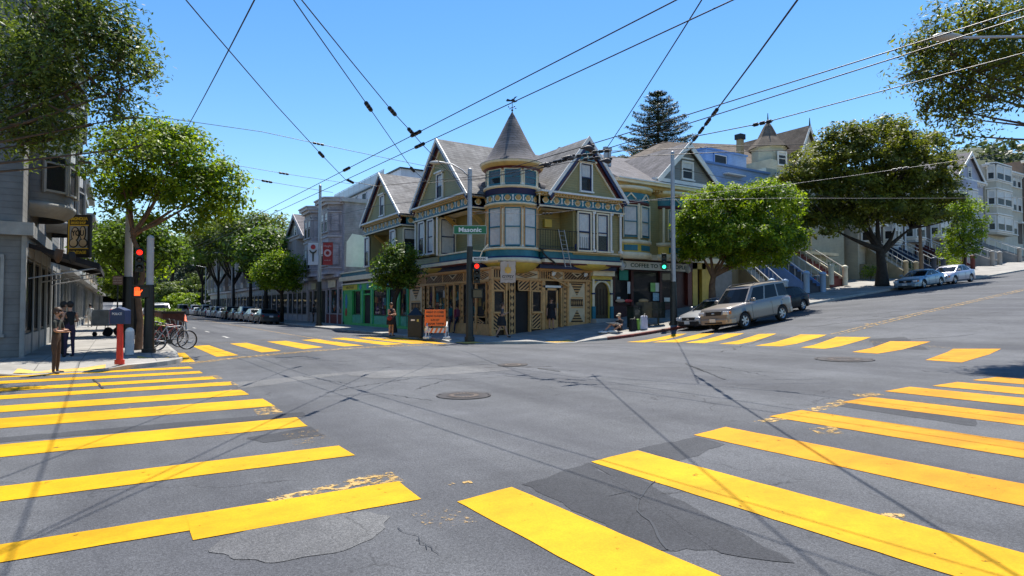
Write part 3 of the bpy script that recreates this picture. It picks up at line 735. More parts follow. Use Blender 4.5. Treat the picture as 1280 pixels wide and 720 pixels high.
BX, BY = 16.6, 28.0
GBASE = lambda x: sz(x, 28.0)

def gable_house(parent, T, u0, u1, ua, ze, za, depth, win, rake=.34, wallm=OLIVE, tw=WHITEP, roofm=None, side=None, over=.22):
    """front gable: wall triangle, barge boards, two roof slopes running back, attic window"""
    roofm = roofm or SHING
    m = MB(T); m.prism([(u0 + .15, ze), (u1 - .15, ze), (ua, za - .25)], -depth, 0, wallm); m.build('gable_wall', parent)
    r = MB(T); th = .12
    for a, b in (((u0 - over, ze - over * (za - ze) / (ua - u0)), (ua, za)), ((u1 + over, ze - over * (za - ze) / (u1 - ua)), (ua, za))):
        r.prism([a, b, (b[0], b[1] + th), (a[0], a[1] + th)] if True else [], -depth, rake - .04, roofm)
    r.build('roof', parent)
    b_ = MB(T)
    for s_, a, b in ((1, (u0 - over, ze - over * (za - ze) / (ua - u0)), (ua, za)), (-1, (u1 + over, ze - over * (za - ze) / (u1 - ua)), (ua, za))):
        d = Vector((b[0] - a[0], b[1] - a[1])).normalized(); n = Vector((-d.y, d.x)) * s_
        def band(o0, o1, n0, n1, mt):
            P = [(a[0] + n.x * o0, a[1] + n.y * o0), (b[0] + 0, b[1] + o0 / max(.2, abs(d.x))), (b[0], b[1] + o1 / max(.2, abs(d.x))), (a[0] + n.x * o1, a[1] + n.y * o1)]
            b_.prism(P, n0, n1, mt)
        band(-.04, .13, rake - .06, rake, tw); band(-.20, -.04, rake - .14, rake - .06, NAVY); band(-.34, -.20, .0, rake - .2, BROWNP); band(-.42, -.34, .0, .09, CREAM)
    b_.build('barge_board', parent)
    if win:
        window(T, *win, parent, frame=WHITEP, sash=NAVY, curtain=.45, hood=True)

# ------------------------------------------------------------------ the corner house with the turret
H = empty('corner_house', (BX, BY, GBASE(17)), 'corner house with round turret and conical roof above a carved tan shop front', 'house')
XG, YG = 16.0, 27.0         # projecting gable planes
ZS = 3.78                   # top of the shop front
ZE = 7.95
T_L, T_R, T_GL, T_GR = TL(BX), TR(BY), TL(XG), TR(YG)
yA, yB = PX(519, XG)[0], PX(586, XG)[0]        # left gable box, street side : far and near edges
yB = 29.5; yA = 36.8; xC, xD = 18.95, 24.85
w = MB()
# ground-floor core, set back behind the shop front; upper core
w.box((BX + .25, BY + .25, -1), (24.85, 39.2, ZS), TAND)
w.box((17.25, 28.35, ZS), (24.85, 38.9, 8.0), OLIVE)
w.box((XG + .05, 33.45, 4.35), (17.3, 36.75, 7.2), OLIVE)          # left bay room
w.box((21.3, YG + .12, 4.6), (24.8, 28.4, 7.2), OLIVE)              # right bay room
w.box((XG + .15, yB, 7.1), (17.3, yA, 7.95), OLIVE); w.box((xC + .05, YG + .1, 7.1), (xD, 28.4, 7.95), OLIVE)
w.build('wall', H)
# belts under the first-floor bays
b = MB()
def belt(x0, y0, x1, y1, z0, z1, o_, mt): b.box((x0 - o_, y0 - o_, z0), (x1, y1, z1), mt)
for (x0, y0, x1, y1) in ((XG + .1, 29.4, 17.3, 39.0), (19.3, YG + .15, 24.85, 28.3)):
    if x0 < 17:
        for z0, z1, o_, mt in ((3.80, 4.02, -.35, NAVY), (4.02, 4.10, .02, BROWNP), (4.10, 4.28, .12, CREAM), (4.28, 4.36, .04, NAVY), (4.36, 4.70, -.02, TEAL), (4.70, 4.78, .05, CREAM)):
            b.box((x0 - o_ - .0, y0, z0), (x1, y1, z1), mt)
    else:
        for z0, z1, o_, mt in ((3.80, 4.02, -.35, NAVY), (4.02, 4.10, .02, BROWNP), (4.10, 4.28, .12, CREAM), (4.28, 4.36, .04, NAVY), (4.36, 4.70, -.02, TEAL), (4.70, 4.78, .05, CREAM)):
            b.box((x0, y0 - o_, z0), (x1, y1, z1), mt)
b.build('belt_course', H)
# mustard bellies under the bays
for (cx, cy, a) in ((16.65, 35.1, 0), (23.0, 27.62, 1)):
    b = MB(); b.ball((cx, cy, 4.12), 1., MUST, 20, 10, sc=((.62, 1.5, .36) if a == 0 else (1.5, .58, .36))); b.build('bay_underside', H)
# --- left gable box
frieze(T_GL, yB, yA, 7.22, 7.72, H, n=9, ends=(.05, .1))
frieze(TR(yB), XG, 17.1, 7.22, 7.72, H, n=1, ends=(.0, 0))
m = MB(T_GL); m.box((yB - .12, -1.1, 7.85), (yA + .25, .32, 7.95), WHITEP); m.box((yB - .1, -1.1, 7.08), (yA + .1, .14, 7.16), CREAM)
k = yB
while k < yA: m.box((k, .1, 7.75), (k + .1, .26, 7.85), GOLDP); k += .2
m.build('cornice', H)
gable_house(H, T_GL, yB, yA, 33.1, 7.95, 11.55, 12, (32.75, 33.45, 8.15, 9.55))
# --- right gable box
frieze(T_GR, xC, xD, 7.22, 7.72, H, n=8, ends=(.1, .05)); frieze(TL(xC), YG, 28.0, 7.22, 7.72, H, n=1, ends=(.05, .1))
m = MB(T_GR); m.box((xC - .12, -1.1, 7.85), (xD + .2, .32, 7.95), WHITEP); m.box((xC - .1, -1.1, 7.08), (xD + .1, .14, 7.16), CREAM)
k = xC
while k < xD: m.box((k, .1, 7.75), (k + .1, .26, 7.85), GOLDP); k += .2
m.build('cornice', H)
gable_house(H, T_GR, 19.6, 24.85, 22.15, 7.95, 11.1, 11, (21.75, 22.5, 8.2, 9.75))
hd = MB(T_GR)          # little pediment over the attic window
hd.prism([(21.5, 9.9), (22.75, 9.9), (22.62, 10.02), (22.25, 10.45), (22.12, 10.55), (22.0, 10.45), (21.63, 10.02)], 0, .16, TEAL)
hd.prism([(21.45, 9.82), (22.8, 9.82), (22.8, 9.92), (21.45, 9.92)], 0, .2, CREAM); hd.prism([(22.06, 10.0), (22.18, 10.0), (22.16, 10.35), (22.08, 10.35)], .16, .2, CREAM)
hd.build('pediment', H)
# gap roof between the two gable houses and behind the turret
m = MB(); m.add([(17.0, 28.2, 8.0), (17.0, 29.6, 8.0), (22.1, 33.1, 11.3), (20.0, 28.2, 8.0), (22.15, 33, 11.1)], [(0, 1, 2), (0, 2, 4, 3)], SHING)
m.add([(16.9, 36.7, 7.9), (16.9, 39.3, 7.9), (28, 39.3, 7.9), (28, 36.7, 7.9)], [(0, 1, 2, 3)], SHING)
m.build('roof', H)
# windows: left side
window(T_GL, 34.0, 34.75, 4.95, 6.95, H, frame=WHITEP, sash=NAVY, curtain=.9)
window(T_GL, 35.35, 36.1, 4.95, 6.95, H, frame=WHITEP, sash=NAVY, curtain=.5)
window(TR(33.45), 16.2, 17.12, 4.85, 6.95, H, frame=CREAM, sash=NAVY, curtain=.95)
for (x, y) in ((XG, 33.5), (XG, 36.7)):
    c_ = MB(); c_.tube([(x, y, 4.75), (x, y, 7.1)], .07, WHITEP, 10); c_.build('corner_post', H)
# brackets
for (x, y, dx, dy) in ((17.25, 30.1, -1, 0), (17.25, 33.0, -1, 0), (19.2, 28.35, 0, -1), (24.75, 28.2, 0, -1)):
    P = [(0, 6.25), (.14, 6.25), (1.0, 6.98), (1.0, 7.1), (.8, 7.1), (0, 6.45)]; n = len(P); V = []
    for s_ in (-.06, .06):
        for (a, z) in P: V.append((x + dx * a + (s_ if dx == 0 else 0), y + dy * a + (s_ if dy == 0 else 0), z))
    c_ = MB(); c_.add(V, [tuple(range(n)), tuple(range(2 * n - 1, n - 1, -1))] + [(i, (i + 1) % n, (i + 1) % n + n, i + n) for i in range(n)], GOLDP); c_.build('bracket', H)
# windows: right side
window(T_GR, 21.55, 22.4, 4.85, 6.95, H, frame=CREAM, sash=NAVY, curtain=.95)
window(T_GR, 22.95, 23.7, 4.85, 6.95, H, frame=CREAM, sash=NAVY, curtain=.55)
for x in (22.68, 23.98, 24.72):
    c_ = MB()
    c_.tube([(x, YG - .02, 4.8), (x, YG - .02, 7.05)], .075, WHITEP, 10); c_.cbox((x, YG - .02, 4.86), (.22, .2, .14), WHITEP); c_.cbox((x, YG - .02, 7.02), (.22, .2, .12), WHITEP); c_.build('column', H)
m = MB(); m.cbox((20.35, 28.28, 6.4), (.5, .25, .45), MUST); m.build('meter_box', H)
# --- balcony / fire escape on the right side
bal = MB(); f0, f1 = 18.95, 22.2; yb = 26.9
bal.box((f0, yb, 4.78), (f1 + .9, 28.3, 4.84), DARKST)
for k in range(16):
    x = f0 + (21.4 - f0) * k / 15; bal.tube([(x, yb + .03, 4.84), (x, yb + .03, 5.85)], .011, DARKST, 5)
for z in (4.95, 5.85): bal.tube([(f0, yb + .03, z), (f1 + .8, yb + .03, z)], .02, DARKST, 6)
for k in range(12): bal.tube([(21.4 + k * .14, yb + .03, 4.84), (21.4 + k * .14, yb + .03, 5.6)], .009, DARKST, 5)
for y in (yb + .3, 27.6): bal.tube([(f0, y, 4.84), (f0, y, 5.85)], .011, DARKST, 5)
bal.tube([(f0, yb, 5.85), (f0, 28.2, 5.85)], .02, DARKST, 6)
o = bal.build('balcony', H)
ld = MB()
for dx in (-.19, .19): ld.tube([(20.3 + dx, yb - .02, 5.9), (20.75 + dx, yb - .05, 3.85)], .026, STEEL, 6)
for k in range(9): t = k / 8; ld.tube([(20.11 + .45 * t, yb - .02, 5.8 - 1.9 * t), (20.49 + .45 * t, yb - .02, 5.8 - 1.9 * t)], .014, STEEL, 5)
ld.build('ladder', H)
hp = MB(); hp.tube([(19.1 + .9 * (1 - math.cos(t)) * .5, yb + .1, 4.75 - .25 * abs(math.sin(t)) - (.8 * (t / PI) ** 2)) for t in np.linspace(0, PI, 14)], .05, DARKST, 7)
hp.build('drain_pipe', H)
m = MB(); m.cbox((21.6, yb + .25, 5.03), (.34, .25, .3), mat('blue_crate', (.02, .04, .2), .5)); m.build('crate', None, off=(21.6, yb + .25, 4.86)).name
tag(bpy.data.objects['crate'], 'small blue plastic crate standing on the balcony of the corner house', 'crate')
pt = MB(); pt.lathe((22.05, yb + .25, 4.84), [(.09, 0), (.13, .22), (.12, .22)], mat('terracotta', (.3, .12, .06), .8), 12); pot = pt.build('potted_plant', None, off=(22.05, yb + .25, 4.84))
tag(pot, 'small potted plant beside the blue crate on the balcony', 'plant')
# ------------------------------------------------------------------ turret
TC = (18.15, 28.5, 0.); TRr = 1.46
tw = MB(); tw.lathe(TC, [(1.36, 3.9), (1.36, 9.0)], TAND, 40); 
tw.lathe(TC, [(.2, 3.45), (.7, 3.52), (1.2, 3.72), (1.5, 4.02), (1.5, 4.1)], MUST, 40)
TP = [((1.5, 4.02), (1.64, 4.05), (1.66, 4.24), (1.55, 4.28), CREAM), ((1.55, 4.28), (1.55, 4.36), (1.5, 4.36), (1.5, 4.37), NAVY), ((1.5, 4.37), (1.47, 4.72), (1.47, 4.73), (1.47, 4.74), TEAL), ((1.47, 4.70), (1.6, 4.74), (1.6, 4.84), (1.4, 4.86), CREAM),
      ((1.4, 6.98), (1.5, 7.0), (1.52, 7.06), (1.42, 7.08), GOLDP), ((1.42, 7.08), (1.56, 7.12), (1.56, 7.2), (1.46, 7.24), CREAM), ((1.44, 7.24), (1.44, 7.66), (1.44, 7.67), (1.44, 7.68), TEAL), ((1.44, 7.66), (1.5, 7.7), (1.48, 7.98), (1.5, 8.0), NAVY), ((1.5, 7.98), (1.6, 8.03), (1.6, 8.12), (1.38, 8.16), CREAM),
      ((1.38, 9.0), (1.5, 9.02), (1.55, 9.12), (1.6, 9.13), BROWNP), ((1.6, 9.13), (1.68, 9.2), (1.72, 9.3), (1.72, 9.34), GOLDP), ((1.72, 9.33), (1.78, 9.38), (1.78, 9.44), (1.7, 9.46), CREAM)]
for a, b_, c__, d, mt in TP: tw.lathe(TC, [a, b_, c__, d], mt, 48)
tw.lathe(TC, [(1.7, 9.49), (.1, 9.7)], CREAM, 40)
tur = tw.build('turret', H)
for k in range(16):         # shells round the turret band
    a = 2 * PI * k / 16; T_ = TA(TC[0] + 1.44 * math.cos(a), TC[1] + 1.44 * math.sin(a), -math.sin(a), math.cos(a))
orn = MB()
def shell(m, T, s_=.14):
    mm = MB(T)
    for rr, mt, o_ in ((s_ * 1.35, CREAM, .03), (s_, GOLDP, .05), (s_ * .5, TANP, .07)):
        P = [(rr * math.cos(2 * PI * q / 12), min(rr * math.sin(2 * PI * q / 12), 9 if rr <= s_ else s_ * .2)) for q in range(12)]
        mm.prism(P, -.02, o_, mt)
    for v in mm.v: pass
    k = len(m.v); m.v += mm.v
    for f, i in zip(mm.f, mm.m): m.f.append(tuple(q + k for q in f)); m.m.append(m.mi(mm.mats[i])); m.s.append(False)
def TAz(T, z): return lambda p: T((p[0], p[1], p[2] + z))
for k in range(16):
    a = 2 * PI * k / 16 + .05; T_ = TA(TC[0] + 1.44 * math.cos(a), TC[1] + 1.44 * math.sin(a), -math.sin(a), math.cos(a)); shell(orn, TAz(T_, 7.47))
    a += PI / 16; T_ = TA(TC[0] + 1.44 * math.cos(a), TC[1] + 1.44 * math.sin(a), -math.sin(a), math.cos(a)); mm = MB(TAz(T_, 7.47)); mm.prism([(-.05, -.16), (.05, -.16), (.02, 0), (.055, .14), (-.055, .14), (-.02, 0)], -.02, .035, WHITEP)
    kk = len(orn.v); orn.v += mm.v
    for f, i in zip(mm.f, mm.m): orn.f.append(tuple(q + kk for q in f)); orn.m.append(orn.mi(mm.mats[i])); orn.s.append(False)
orn.build('carved_ornament', H)
# turret windows: six bays facing out, angled round; camera direction is about -122 deg
cam_a = math.atan2(-TC[1], -TC[0])
for k in range(-2, 3):
    a = cam_a + k * R(42) + R(1); ha = 1.37
    T_ = TA(TC[0] + ha * math.cos(a), TC[1] + ha * math.sin(a), -math.sin(a), math.cos(a))
    window(T_, -.43, .43, 4.9, 6.95, H, frame=TANP, sash=TEAL, curtain=.97, fw=.04, out=.06, sill=False)
    window(T_, -.43, .43, 8.18, 8.98, H, frame=CREAM, sash=TEAL, curtain=0, fw=.04, out=.05, sill=False, glass=GLASSD, mull=1)
for k in range(-3, 4):
    cp = MB()
    a = cam_a + (k + .5) * R(42) + R(1)
    for z0, z1 in ((4.86, 6.98), (8.16, 9.0)):
        cp = MB(); T_ = TA(TC[0] + 1.36 * math.cos(a), TC[1] + 1.36 * math.sin(a), -math.sin(a), math.cos(a)); mm = MB(T_)
        mm.box((-.11, -.05, z0), (.11, .09, z1), TANP); mm.box((-.05, .09, z0 + .1), (.05, .12, z1 - .1), CREAM); mm.box((-.13, -.05, z0), (.13, .13, z0 + .1), WHITEP)
        kk = len(cp.v); cp.v += mm.v
        for f, i in zip(mm.f, mm.m): cp.f.append(tuple(q + kk for q in f)); cp.m.append(cp.mi(mm.mats[i])); cp.s.append(False)
        cp.build('pilaster', H)
rf = MB(); rf.lathe(TC, [(1.80, 9.44), (1.66, 9.56), (1.45, 9.78), (1.16, 10.22), (.66, 11.2), (.22, 12.1), (.0, 12.5)], SHINGD, 48)
rf.build('conical_roof', H)
# dormer drums either side of the turret (dark rounded roof ends)
for p_, r_ in (((17.3, 30.1, 7.95), .8), ((19.75, 28.2, 7.95), .7)):
    dr = MB(); dr.ball(p_, r_, SHINGD, 16, 10); dr.build('roof_scoop', H)
# weather vane
wv = MB(); x, y, z = TC[0], TC[1], 12.45; DM = mat('dark_copper', (.03, .03, .03), .4, metal=.7)
wv.tube([(x, y, z), (x, y, z + .75)], .018, DM, 6); wv.ball((x, y, z + .1), .06, DM)
for a in (0, PI / 2): wv.tube([(x - .22 * math.cos(a), y - .22 * math.sin(a), z + .25), (x + .22 * math.cos(a), y + .22 * math.sin(a), z + .25)], .012, DM, 5)
for k in range(4): a = k * PI / 2; wv.ball((x + .24 * math.cos(a), y + .24 * math.sin(a), z + .25), .035, DM, 8, 6)
wv.prism([(-.32, -.03), (.0, -.02), (.12, -.09), (.3, -.02), (.16, .02), (.12, .1), (.22, .2), (.3, .26), (.16, .24), (.05, .12), (-.1, .06), (-.28, .12), (-.34, .04)], -.012, .012, DM)
for i in range(len(wv.v) - 26, len(wv.v)):
    a, b__, c__ = wv.v[i]; wv.v[i] = (x + a * .84, y + b__ - a * .5, z + .62 + c__)
wv.build('weather_vane', H)

# ------------------------------------------------------------------ the carved shop front
sf = MB(T_L); 
# left side Y 28 .. 39
zl = 3.02
sf.box((28.0, -.2, zl), (39.1, .14, zl + .08), TANP); sf.box((28.0, -.2, 3.66), (39.1, .16, ZS), TANP); sf.box((28.0, -.2, -.6), (39.1, .06, .75), TANP)
sf.box((28.0, -.19, .75), (39.1, .02, 1.15), TAND)
shop_panel(sf, 36.4, 39.0, zl + .08, 3.66, 'bars'); shop_panel(sf, 33.9, 36.4, zl + .08, 3.66, 'tri'); shop_panel(sf, 31.2, 33.9, zl + .08, 3.66, 'tri'); shop_panel(sf, 29.9, 31.2, zl + .08, 3.66, 'bars'); shop_panel(sf, 28.1, 29.9, zl + .08, 3.66, 'diamond')
shop_panel(sf, 36.9, 39.0, .4, zl, 'mask')
for a, b_ in ((36.5, 36.9), (35.8, 36.2), (33.1, 33.5), (31.2, 31.6), (30.4, 30.7), (28.05, 28.55)): shop_panel(sf, a, b_, .45, zl, 'zig')
for a, b_ in ((35.0, 35.2), (32.2, 32.4), (29.6, 29.75)): sf.box((a, 0, .45), (b_, .1, zl), TANP)
shop_panel(sf, 33.5, 35.8, .5, 1.15, 'diamond'); shop_panel(sf, 31.6, 33.1, .5, 1.15, 'tri'); shop_panel(sf, 28.6, 30.4, .5, 1.15, 'diamond')
o = sf.build('shop_front', H)
for a, b_ in ((33.5, 35.75), (31.65, 33.05), (30.75, 31.15), (28.6, 30.35)):
    window(T_L, a, b_, 1.2, 2.95, H, frame=TANP, sash=TAND, fw=.05, mull=0, glass=GLASS, sill=False)
# right side X 16.6 .. 22.9, along the rising pavement
def px_x(px): return PY(px, BY)[0]
X1 = px_x(737.5)
sf = MB(T_R)
zr = 3.12
sf.box((16.6, -.2, zr), (X1, .14, zr + .08), TANP); sf.box((16.6, -.2, 3.70), (X1 + .05, .17, ZS + .05), TANP)
q = [16.6, px_x(641), px_x(672), px_x(688), px_x(700), X1]
for a, b_, kd in ((q[0], px_x(632), 'bars'), (px_x(640), px_x(673), 'diamond'), (px_x(673), px_x(690), 'bars'), (px_x(690), px_x(704), 'diamond'), (px_x(704), X1, 'tri')): shop_panel(sf, a, b_, zr + .08, 3.70, kd)
for a, b_, kd in ((px_x(616), px_x(635), 'down'), (px_x(647), px_x(672), 'up'), (px_x(672), px_x(677), 'cross')): shop_panel(sf, a, b_, 2.55, zr, kd)
for a, b_ in ((px_x(611), px_x(616)), (px_x(636), px_x(643.5)), (px_x(703.5), px_x(708.5)), (px_x(732), X1)): shop_panel(sf, a, b_, .15, zr, 'zig')
shop_panel(sf, px_x(710), px_x(731.5), .75, zr - .05, 'mask')
shop_panel(sf, px_x(614), px_x(630), .45, 1.35, 'down'); shop_panel(sf, px_x(664), px_x(676), .45, 1.35, 'up')
for p in (613, 632, 662, 677.5, 679.5, 701, 709, 732): sf.box((px_x(p) - .05, -.1, .2), (px_x(p) + .05, .1, zr), TANP)
sf.box((16.6, -.2, -.5), (px_x(612) + .05, .12, 3.7), TANP)
sf.box((px_x(709), -.2, .2), (X1, .08, .75), TANP); sf.box((px_x(677), -.05, 2.75), (px_x(702), .1, 2.87), WHITEP)
sf.prism([(px_x(690) - .5, zr + .35), (px_x(690) - .42, zr + .28), (px_x(709), zr - .35), (px_x(709) + .06, zr - .28)], .14, .2, TANP)
sf.build('shop_front', H)
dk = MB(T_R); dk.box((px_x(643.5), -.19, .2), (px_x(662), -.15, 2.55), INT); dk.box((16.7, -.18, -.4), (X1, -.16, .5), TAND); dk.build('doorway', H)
window(T_R, px_x(617), px_x(629), 1.42, 2.5, H, frame=TANP, sash=TAND, fw=.06, mull=0); window(T_R, px_x(665), px_x(675), 1.42, 2.5, H, frame=TANP, sash=TAND, fw=.06, mull=0)
dr_ = MB(T_R); a, b_ = px_x(681.5), px_x(697)
dr_.box((a, 0, .45), (b_, .05, .95), TANP); dr_.box((a, 0, .95), (a + .12, .05, 2.72), TANP); dr_.box((b_ - .12, 0, .95), (b_, .05, 2.72), TANP); dr_.box((a, 0, 2.6), (b_, .05, 2.72), TANP)
d_ = dr_.build('door', H); g = MB(T_R); g.quad([(a + .12, .02, .95), (b_ - .12, .02, .95), (b_ - .12, .02, 2.6), (a + .12, .02, 2.6)], GLASS); g.build('pane', d_, fixn=False)
g = MB(T_R); g.tube([(b_ - .07, .09, 1.6), (b_ - .07, .09, 1.9)], .02, STEEL, 6); g.build('handle', d_)
# things shown in the shop windows (patches of display stock)
ds = MB(T_L); cl = [mat('stock_' + n, c, .7, var=.3) for n, c in (('teal', (.02, .2, .22)), ('white', (.5, .5, .48)), ('purple', (.1, .03, .12)), ('rust', (.28, .08, .03)), ('ochre', (.35, .22, .05)))]
for k in range(46):
    u = random.choice([random.uniform(33.6, 35.6), random.uniform(31.7, 33), random.uniform(28.7, 30.2)]); z = random.uniform(1.3, 2.5); s_ = random.uniform(.08, .2)
    ds.add([(u - s_, .012, z - s_ * 1.5), (u + s_, .012, z - s_ * 1.6), (u + s_ * .7, .012, z + s_), (u - s_ * .2, .012, z + s_ * 1.6), (u - s_ * .8, .012, z + s_ * .6)], [(0, 1, 2, 3, 4)], random.choice(cl))
ds.build('window_display', H, fixn=False)
# arched side door with cream and blue surround
ar = MB(T_R); a, b_ = px_x(739), px_x(764.5); da, db = px_x(741.5), px_x(760.5); zb = 1.0; zc = 2.55; rr = (db - da) / 2; uc = (da + db) / 2
AR = [(uc + rr * math.cos(t), zc + rr * math.sin(t)) for t in np.linspace(0, PI, 17)]
ar.box((a, -.1, .3), (da, .06, zc), MUST); ar.box((db, -.1, .3), (b_, .06, zc), MUST)
for i in range(16):
    p0, p1 = AR[i], AR[i + 1]; ar.prism([p0, p1, (p1[0], 3.55), (p0[0], 3.55)], -.1, .06, MUST)
    o0 = (uc + (rr + .12) * math.cos(PI * i / 16), zc + (rr + .12) * math.sin(PI * i / 16)); o1 = (uc + (rr + .12) * math.cos(PI * (i + 1) / 16), zc + (rr + .12) * math.sin(PI * (i + 1) / 16))
    ar.prism([p0, p1, o1, o0], .06, .12, CREAM)
ar.box((a, -.1, zc), (da, .06, 3.55), MUST); ar.box((db, -.1, zc), (b_, .06, 3.55), MUST)
for x in (a + .08, b_ - .1): ar.box((x - .07, .06, .9), (x + .07, .14, 3.3), CREAM); ar.box((x - .11, .06, .7), (x + .11, .18, 1.7), TEAL); ar.box((x - .11, .06, 2.4), (x + .11, .17, 2.5), NAVY)
ar.box((a - .05, -.1, 3.5), (b_ + .05, .25, 3.85), CREAM); ar.box((a, .06, 3.2), (b_, .12, 3.28), NAVY); ar.box((a - .05, -.1, .3), (b_ + .1, .5, .98), CONC)
ar.build('door_surround', H)
OLD = mat('old_brown_wood', (.07, .045, .02), .5, var=.3, scale=4)
dd = MB(T_R); dd.prism([(da, zb), (db, zb)] + AR, -.09, -.04, OLD)
for k in range(5): x = da + (db - da) * (k + .5) / 5; dd.box((x - .05, -.04, zb + .2), (x + .05, -.02, zc + .2), TAND)
dd.build('side_door', H)
# floodlights on the shop cornice
for px_ in (686, 726):
    l_ = MB(); x = px_x(px_); l_.tube([(x, BY, 3.6), (x, BY - .35, 3.66)], .018, DARKST, 6); l_.tube([(x, BY - .34, 3.6), (x, BY - .48, 3.5)], [.05, .13], WHITEP, 12)
    l_.build('floodlight', H)
# rafters: clapboard behind, gutter
gt = MB(); gt.tube([(18.93, 27.0, 7.9), (18.93, 27.0, 7.1), (18.95, 27.3, 6.9), (18.95, 28.2, 4.9)], .04, CREAM, 8); gt.build('downpipe', H); gt = MB(); gt.tube([(17.05, 29.45, 7.9), (17.05, 29.4, 7.2), (17.0, 29.5, 4.8)], .035, CREAM, 8); gt.build('downpipe', H)

# hanging board of the shop
sg = empty('shop_sign', P3(635, 340, 31.2), 'pale scalloped hanging board with a gold emblem over the corner shop door, reading GYPSY', 'sign')
c = P3(635, 340, 31.0); ux = Vector((CS, -SN, 0)); uz = Vector((0, 0, 1)); hw, hh = .38, .54
P = []
for k in range(40):
    t = 2 * PI * k / 40; ct, st = math.cos(t), math.sin(t); m_x = max(abs(ct), abs(st)); sx, sy = ct / m_x, st / m_x; wob = 1 + .03 * math.sin(k * PI * .5 + .6)
    P.append((sx * hw * wob, sy * hh * wob))
nrm = Vector((-SN, -CS, 0))
TS = lambda p: c + ux * p[0] + nrm * p[1] + uz * p[2]
m = MB(TS); m.prism([(x * 1.04, z * 1.03) for x, z in P], -.05, .0, TAND); m.prism(P, .0, .03, mat('sign_board_pink', (.55, .44, .36), .6, var=.12)); m.build('board', sg)
m = MB(TS); GD = mat('gold_emblem', (.75, .42, .08), .5)
m.ball((0, .03, .1), .16, GD, 16, 8, sc=(1, .15, 1)); m.prism([(-.03, .2), (.03, .2), (.02, .42), (-.02, .42)], .03, .05, GD)
for k in range(8): t = 2 * PI * k / 8; m.prism([(.15 * math.cos(t - .2), .1 + .15 * math.sin(t - .2)), (.23 * math.cos(t), .1 + .23 * math.sin(t)), (.15 * math.cos(t + .2), .1 + .15 * math.sin(t + .2))], .03, .045, GD)
m.build('emblem', sg)
DKT = mat('dark_lettering', (.03, .02, .02), .6, var=0)
text('GYPSY', .2, DKT, frameM(TS((0, .032, -.24)), ux, uz), sg, width=.6, bold=.004); text('COLLECTION', .06, DKT, frameM(TS((0, .032, -.37)), ux, uz), sg, width=.45)
m = MB(); m.tube([c + uz * .54 + nrm * -.02, c + uz * .54 + nrm * -.02 + Vector((.15, 1.2, .1))], .025, DARKST, 6); m.build('bracket', sg)

# ------------------------------------------------------------------ green shop house (next along the shopping street)
GRN = mat('bright_green_paint', (.06, .44, .12), .5, var=.2, dirt=.06); GRN2 = mat('aqua_green_paint', (.06, .38, .24), .5, var=.3, scale=3)
K = empty('gabled_house', (BX, 39.2, .15), 'olive gabled Victorian above a bright green shop front, left of the corner house', 'house')
y0, y1 = 39.0, 46.6
w = MB(); w.box((BX + .25, y0 + .2, -1), (26, 53.4, 3.6), GRN2); w.box((17.25, y0 + .05, 3.6), (26, 46.6, 8.2), OLIVE)
w.box((XG + .05, y0 + .02, 4.4), (17.3, 41.4, 7.2), OLIVE); w.box((XG + .1, 45.3, 4.4), (17.3, 46.5, 7.2), OLIVE); w.box((XG + .12, y0 + .02, 7.15), (17.3, y1, 8.1), OLIVE); w.build('wall', K)
b = MB(TL(BX - .1))
for z0, z1, o_, mt in ((3.62, 3.85, -.1, NAVY), (3.85, 4.2, .45, CREAM), (4.2, 4.5, .25, TEAL), (4.5, 4.6, .35, CREAM)): b.box((y0 + .15, -1.2, z0), (53.3, o_, z1), mt)
b.build('belt_course', K)
frieze(T_GL, y0, y1, 7.3, 7.82, K, n=10, ends=(.05, .1)); frieze(TR(y0), XG, 17.25, 7.3, 7.82, K, n=1, ends=(0, 0))
m = MB(T_GL); m.box((y0 - .12, -1.1, 7.95), (y1 + .25, .32, 8.06), WHITEP); m.box((y0 - .1, -1.1, 7.16), (y1 + .1, .14, 7.24), CREAM)
k = y0
while k < y1: m.box((k, .1, 7.85), (k + .1, .26, 7.95), GOLDP); k += .2
m.build('cornice', K)
gable_house(K, T_GL, y0, y1, 42.7, 8.05, 11.25, 12, (42.3, 43.0, 8.3, 9.7))
window(T_GL, 40.15, 40.95, 4.95, 6.95, K, frame=WHITEP, sash=NAVY, curtain=.8); window(TR(y0 + .02), 16.15, 17.15, 4.95, 6.95, K, frame=CREAM, sash=NAVY, curtain=.3)
window(T_GL, 45.45, 46.3, 4.8, 6.95, K, frame=WHITEP, sash=NAVY, curtain=.5)
for y in (41.7, 45.0):
    c_ = MB()
    P = [(0, 6.3), (.14, 6.3), (1.0, 7.0), (1.0, 7.15), (0, 6.5)]; V = [(17.25 - a, y + s_, z) for s_ in (-.06, .06) for a, z in P]; n = 5
    c_.add(V, [tuple(range(n)), tuple(range(2 * n - 1, n - 1, -1))] + [(i, (i + 1) % n, (i + 1) % n + n, i + n) for i in range(n)], GOLDP); c_.build('bracket', K)
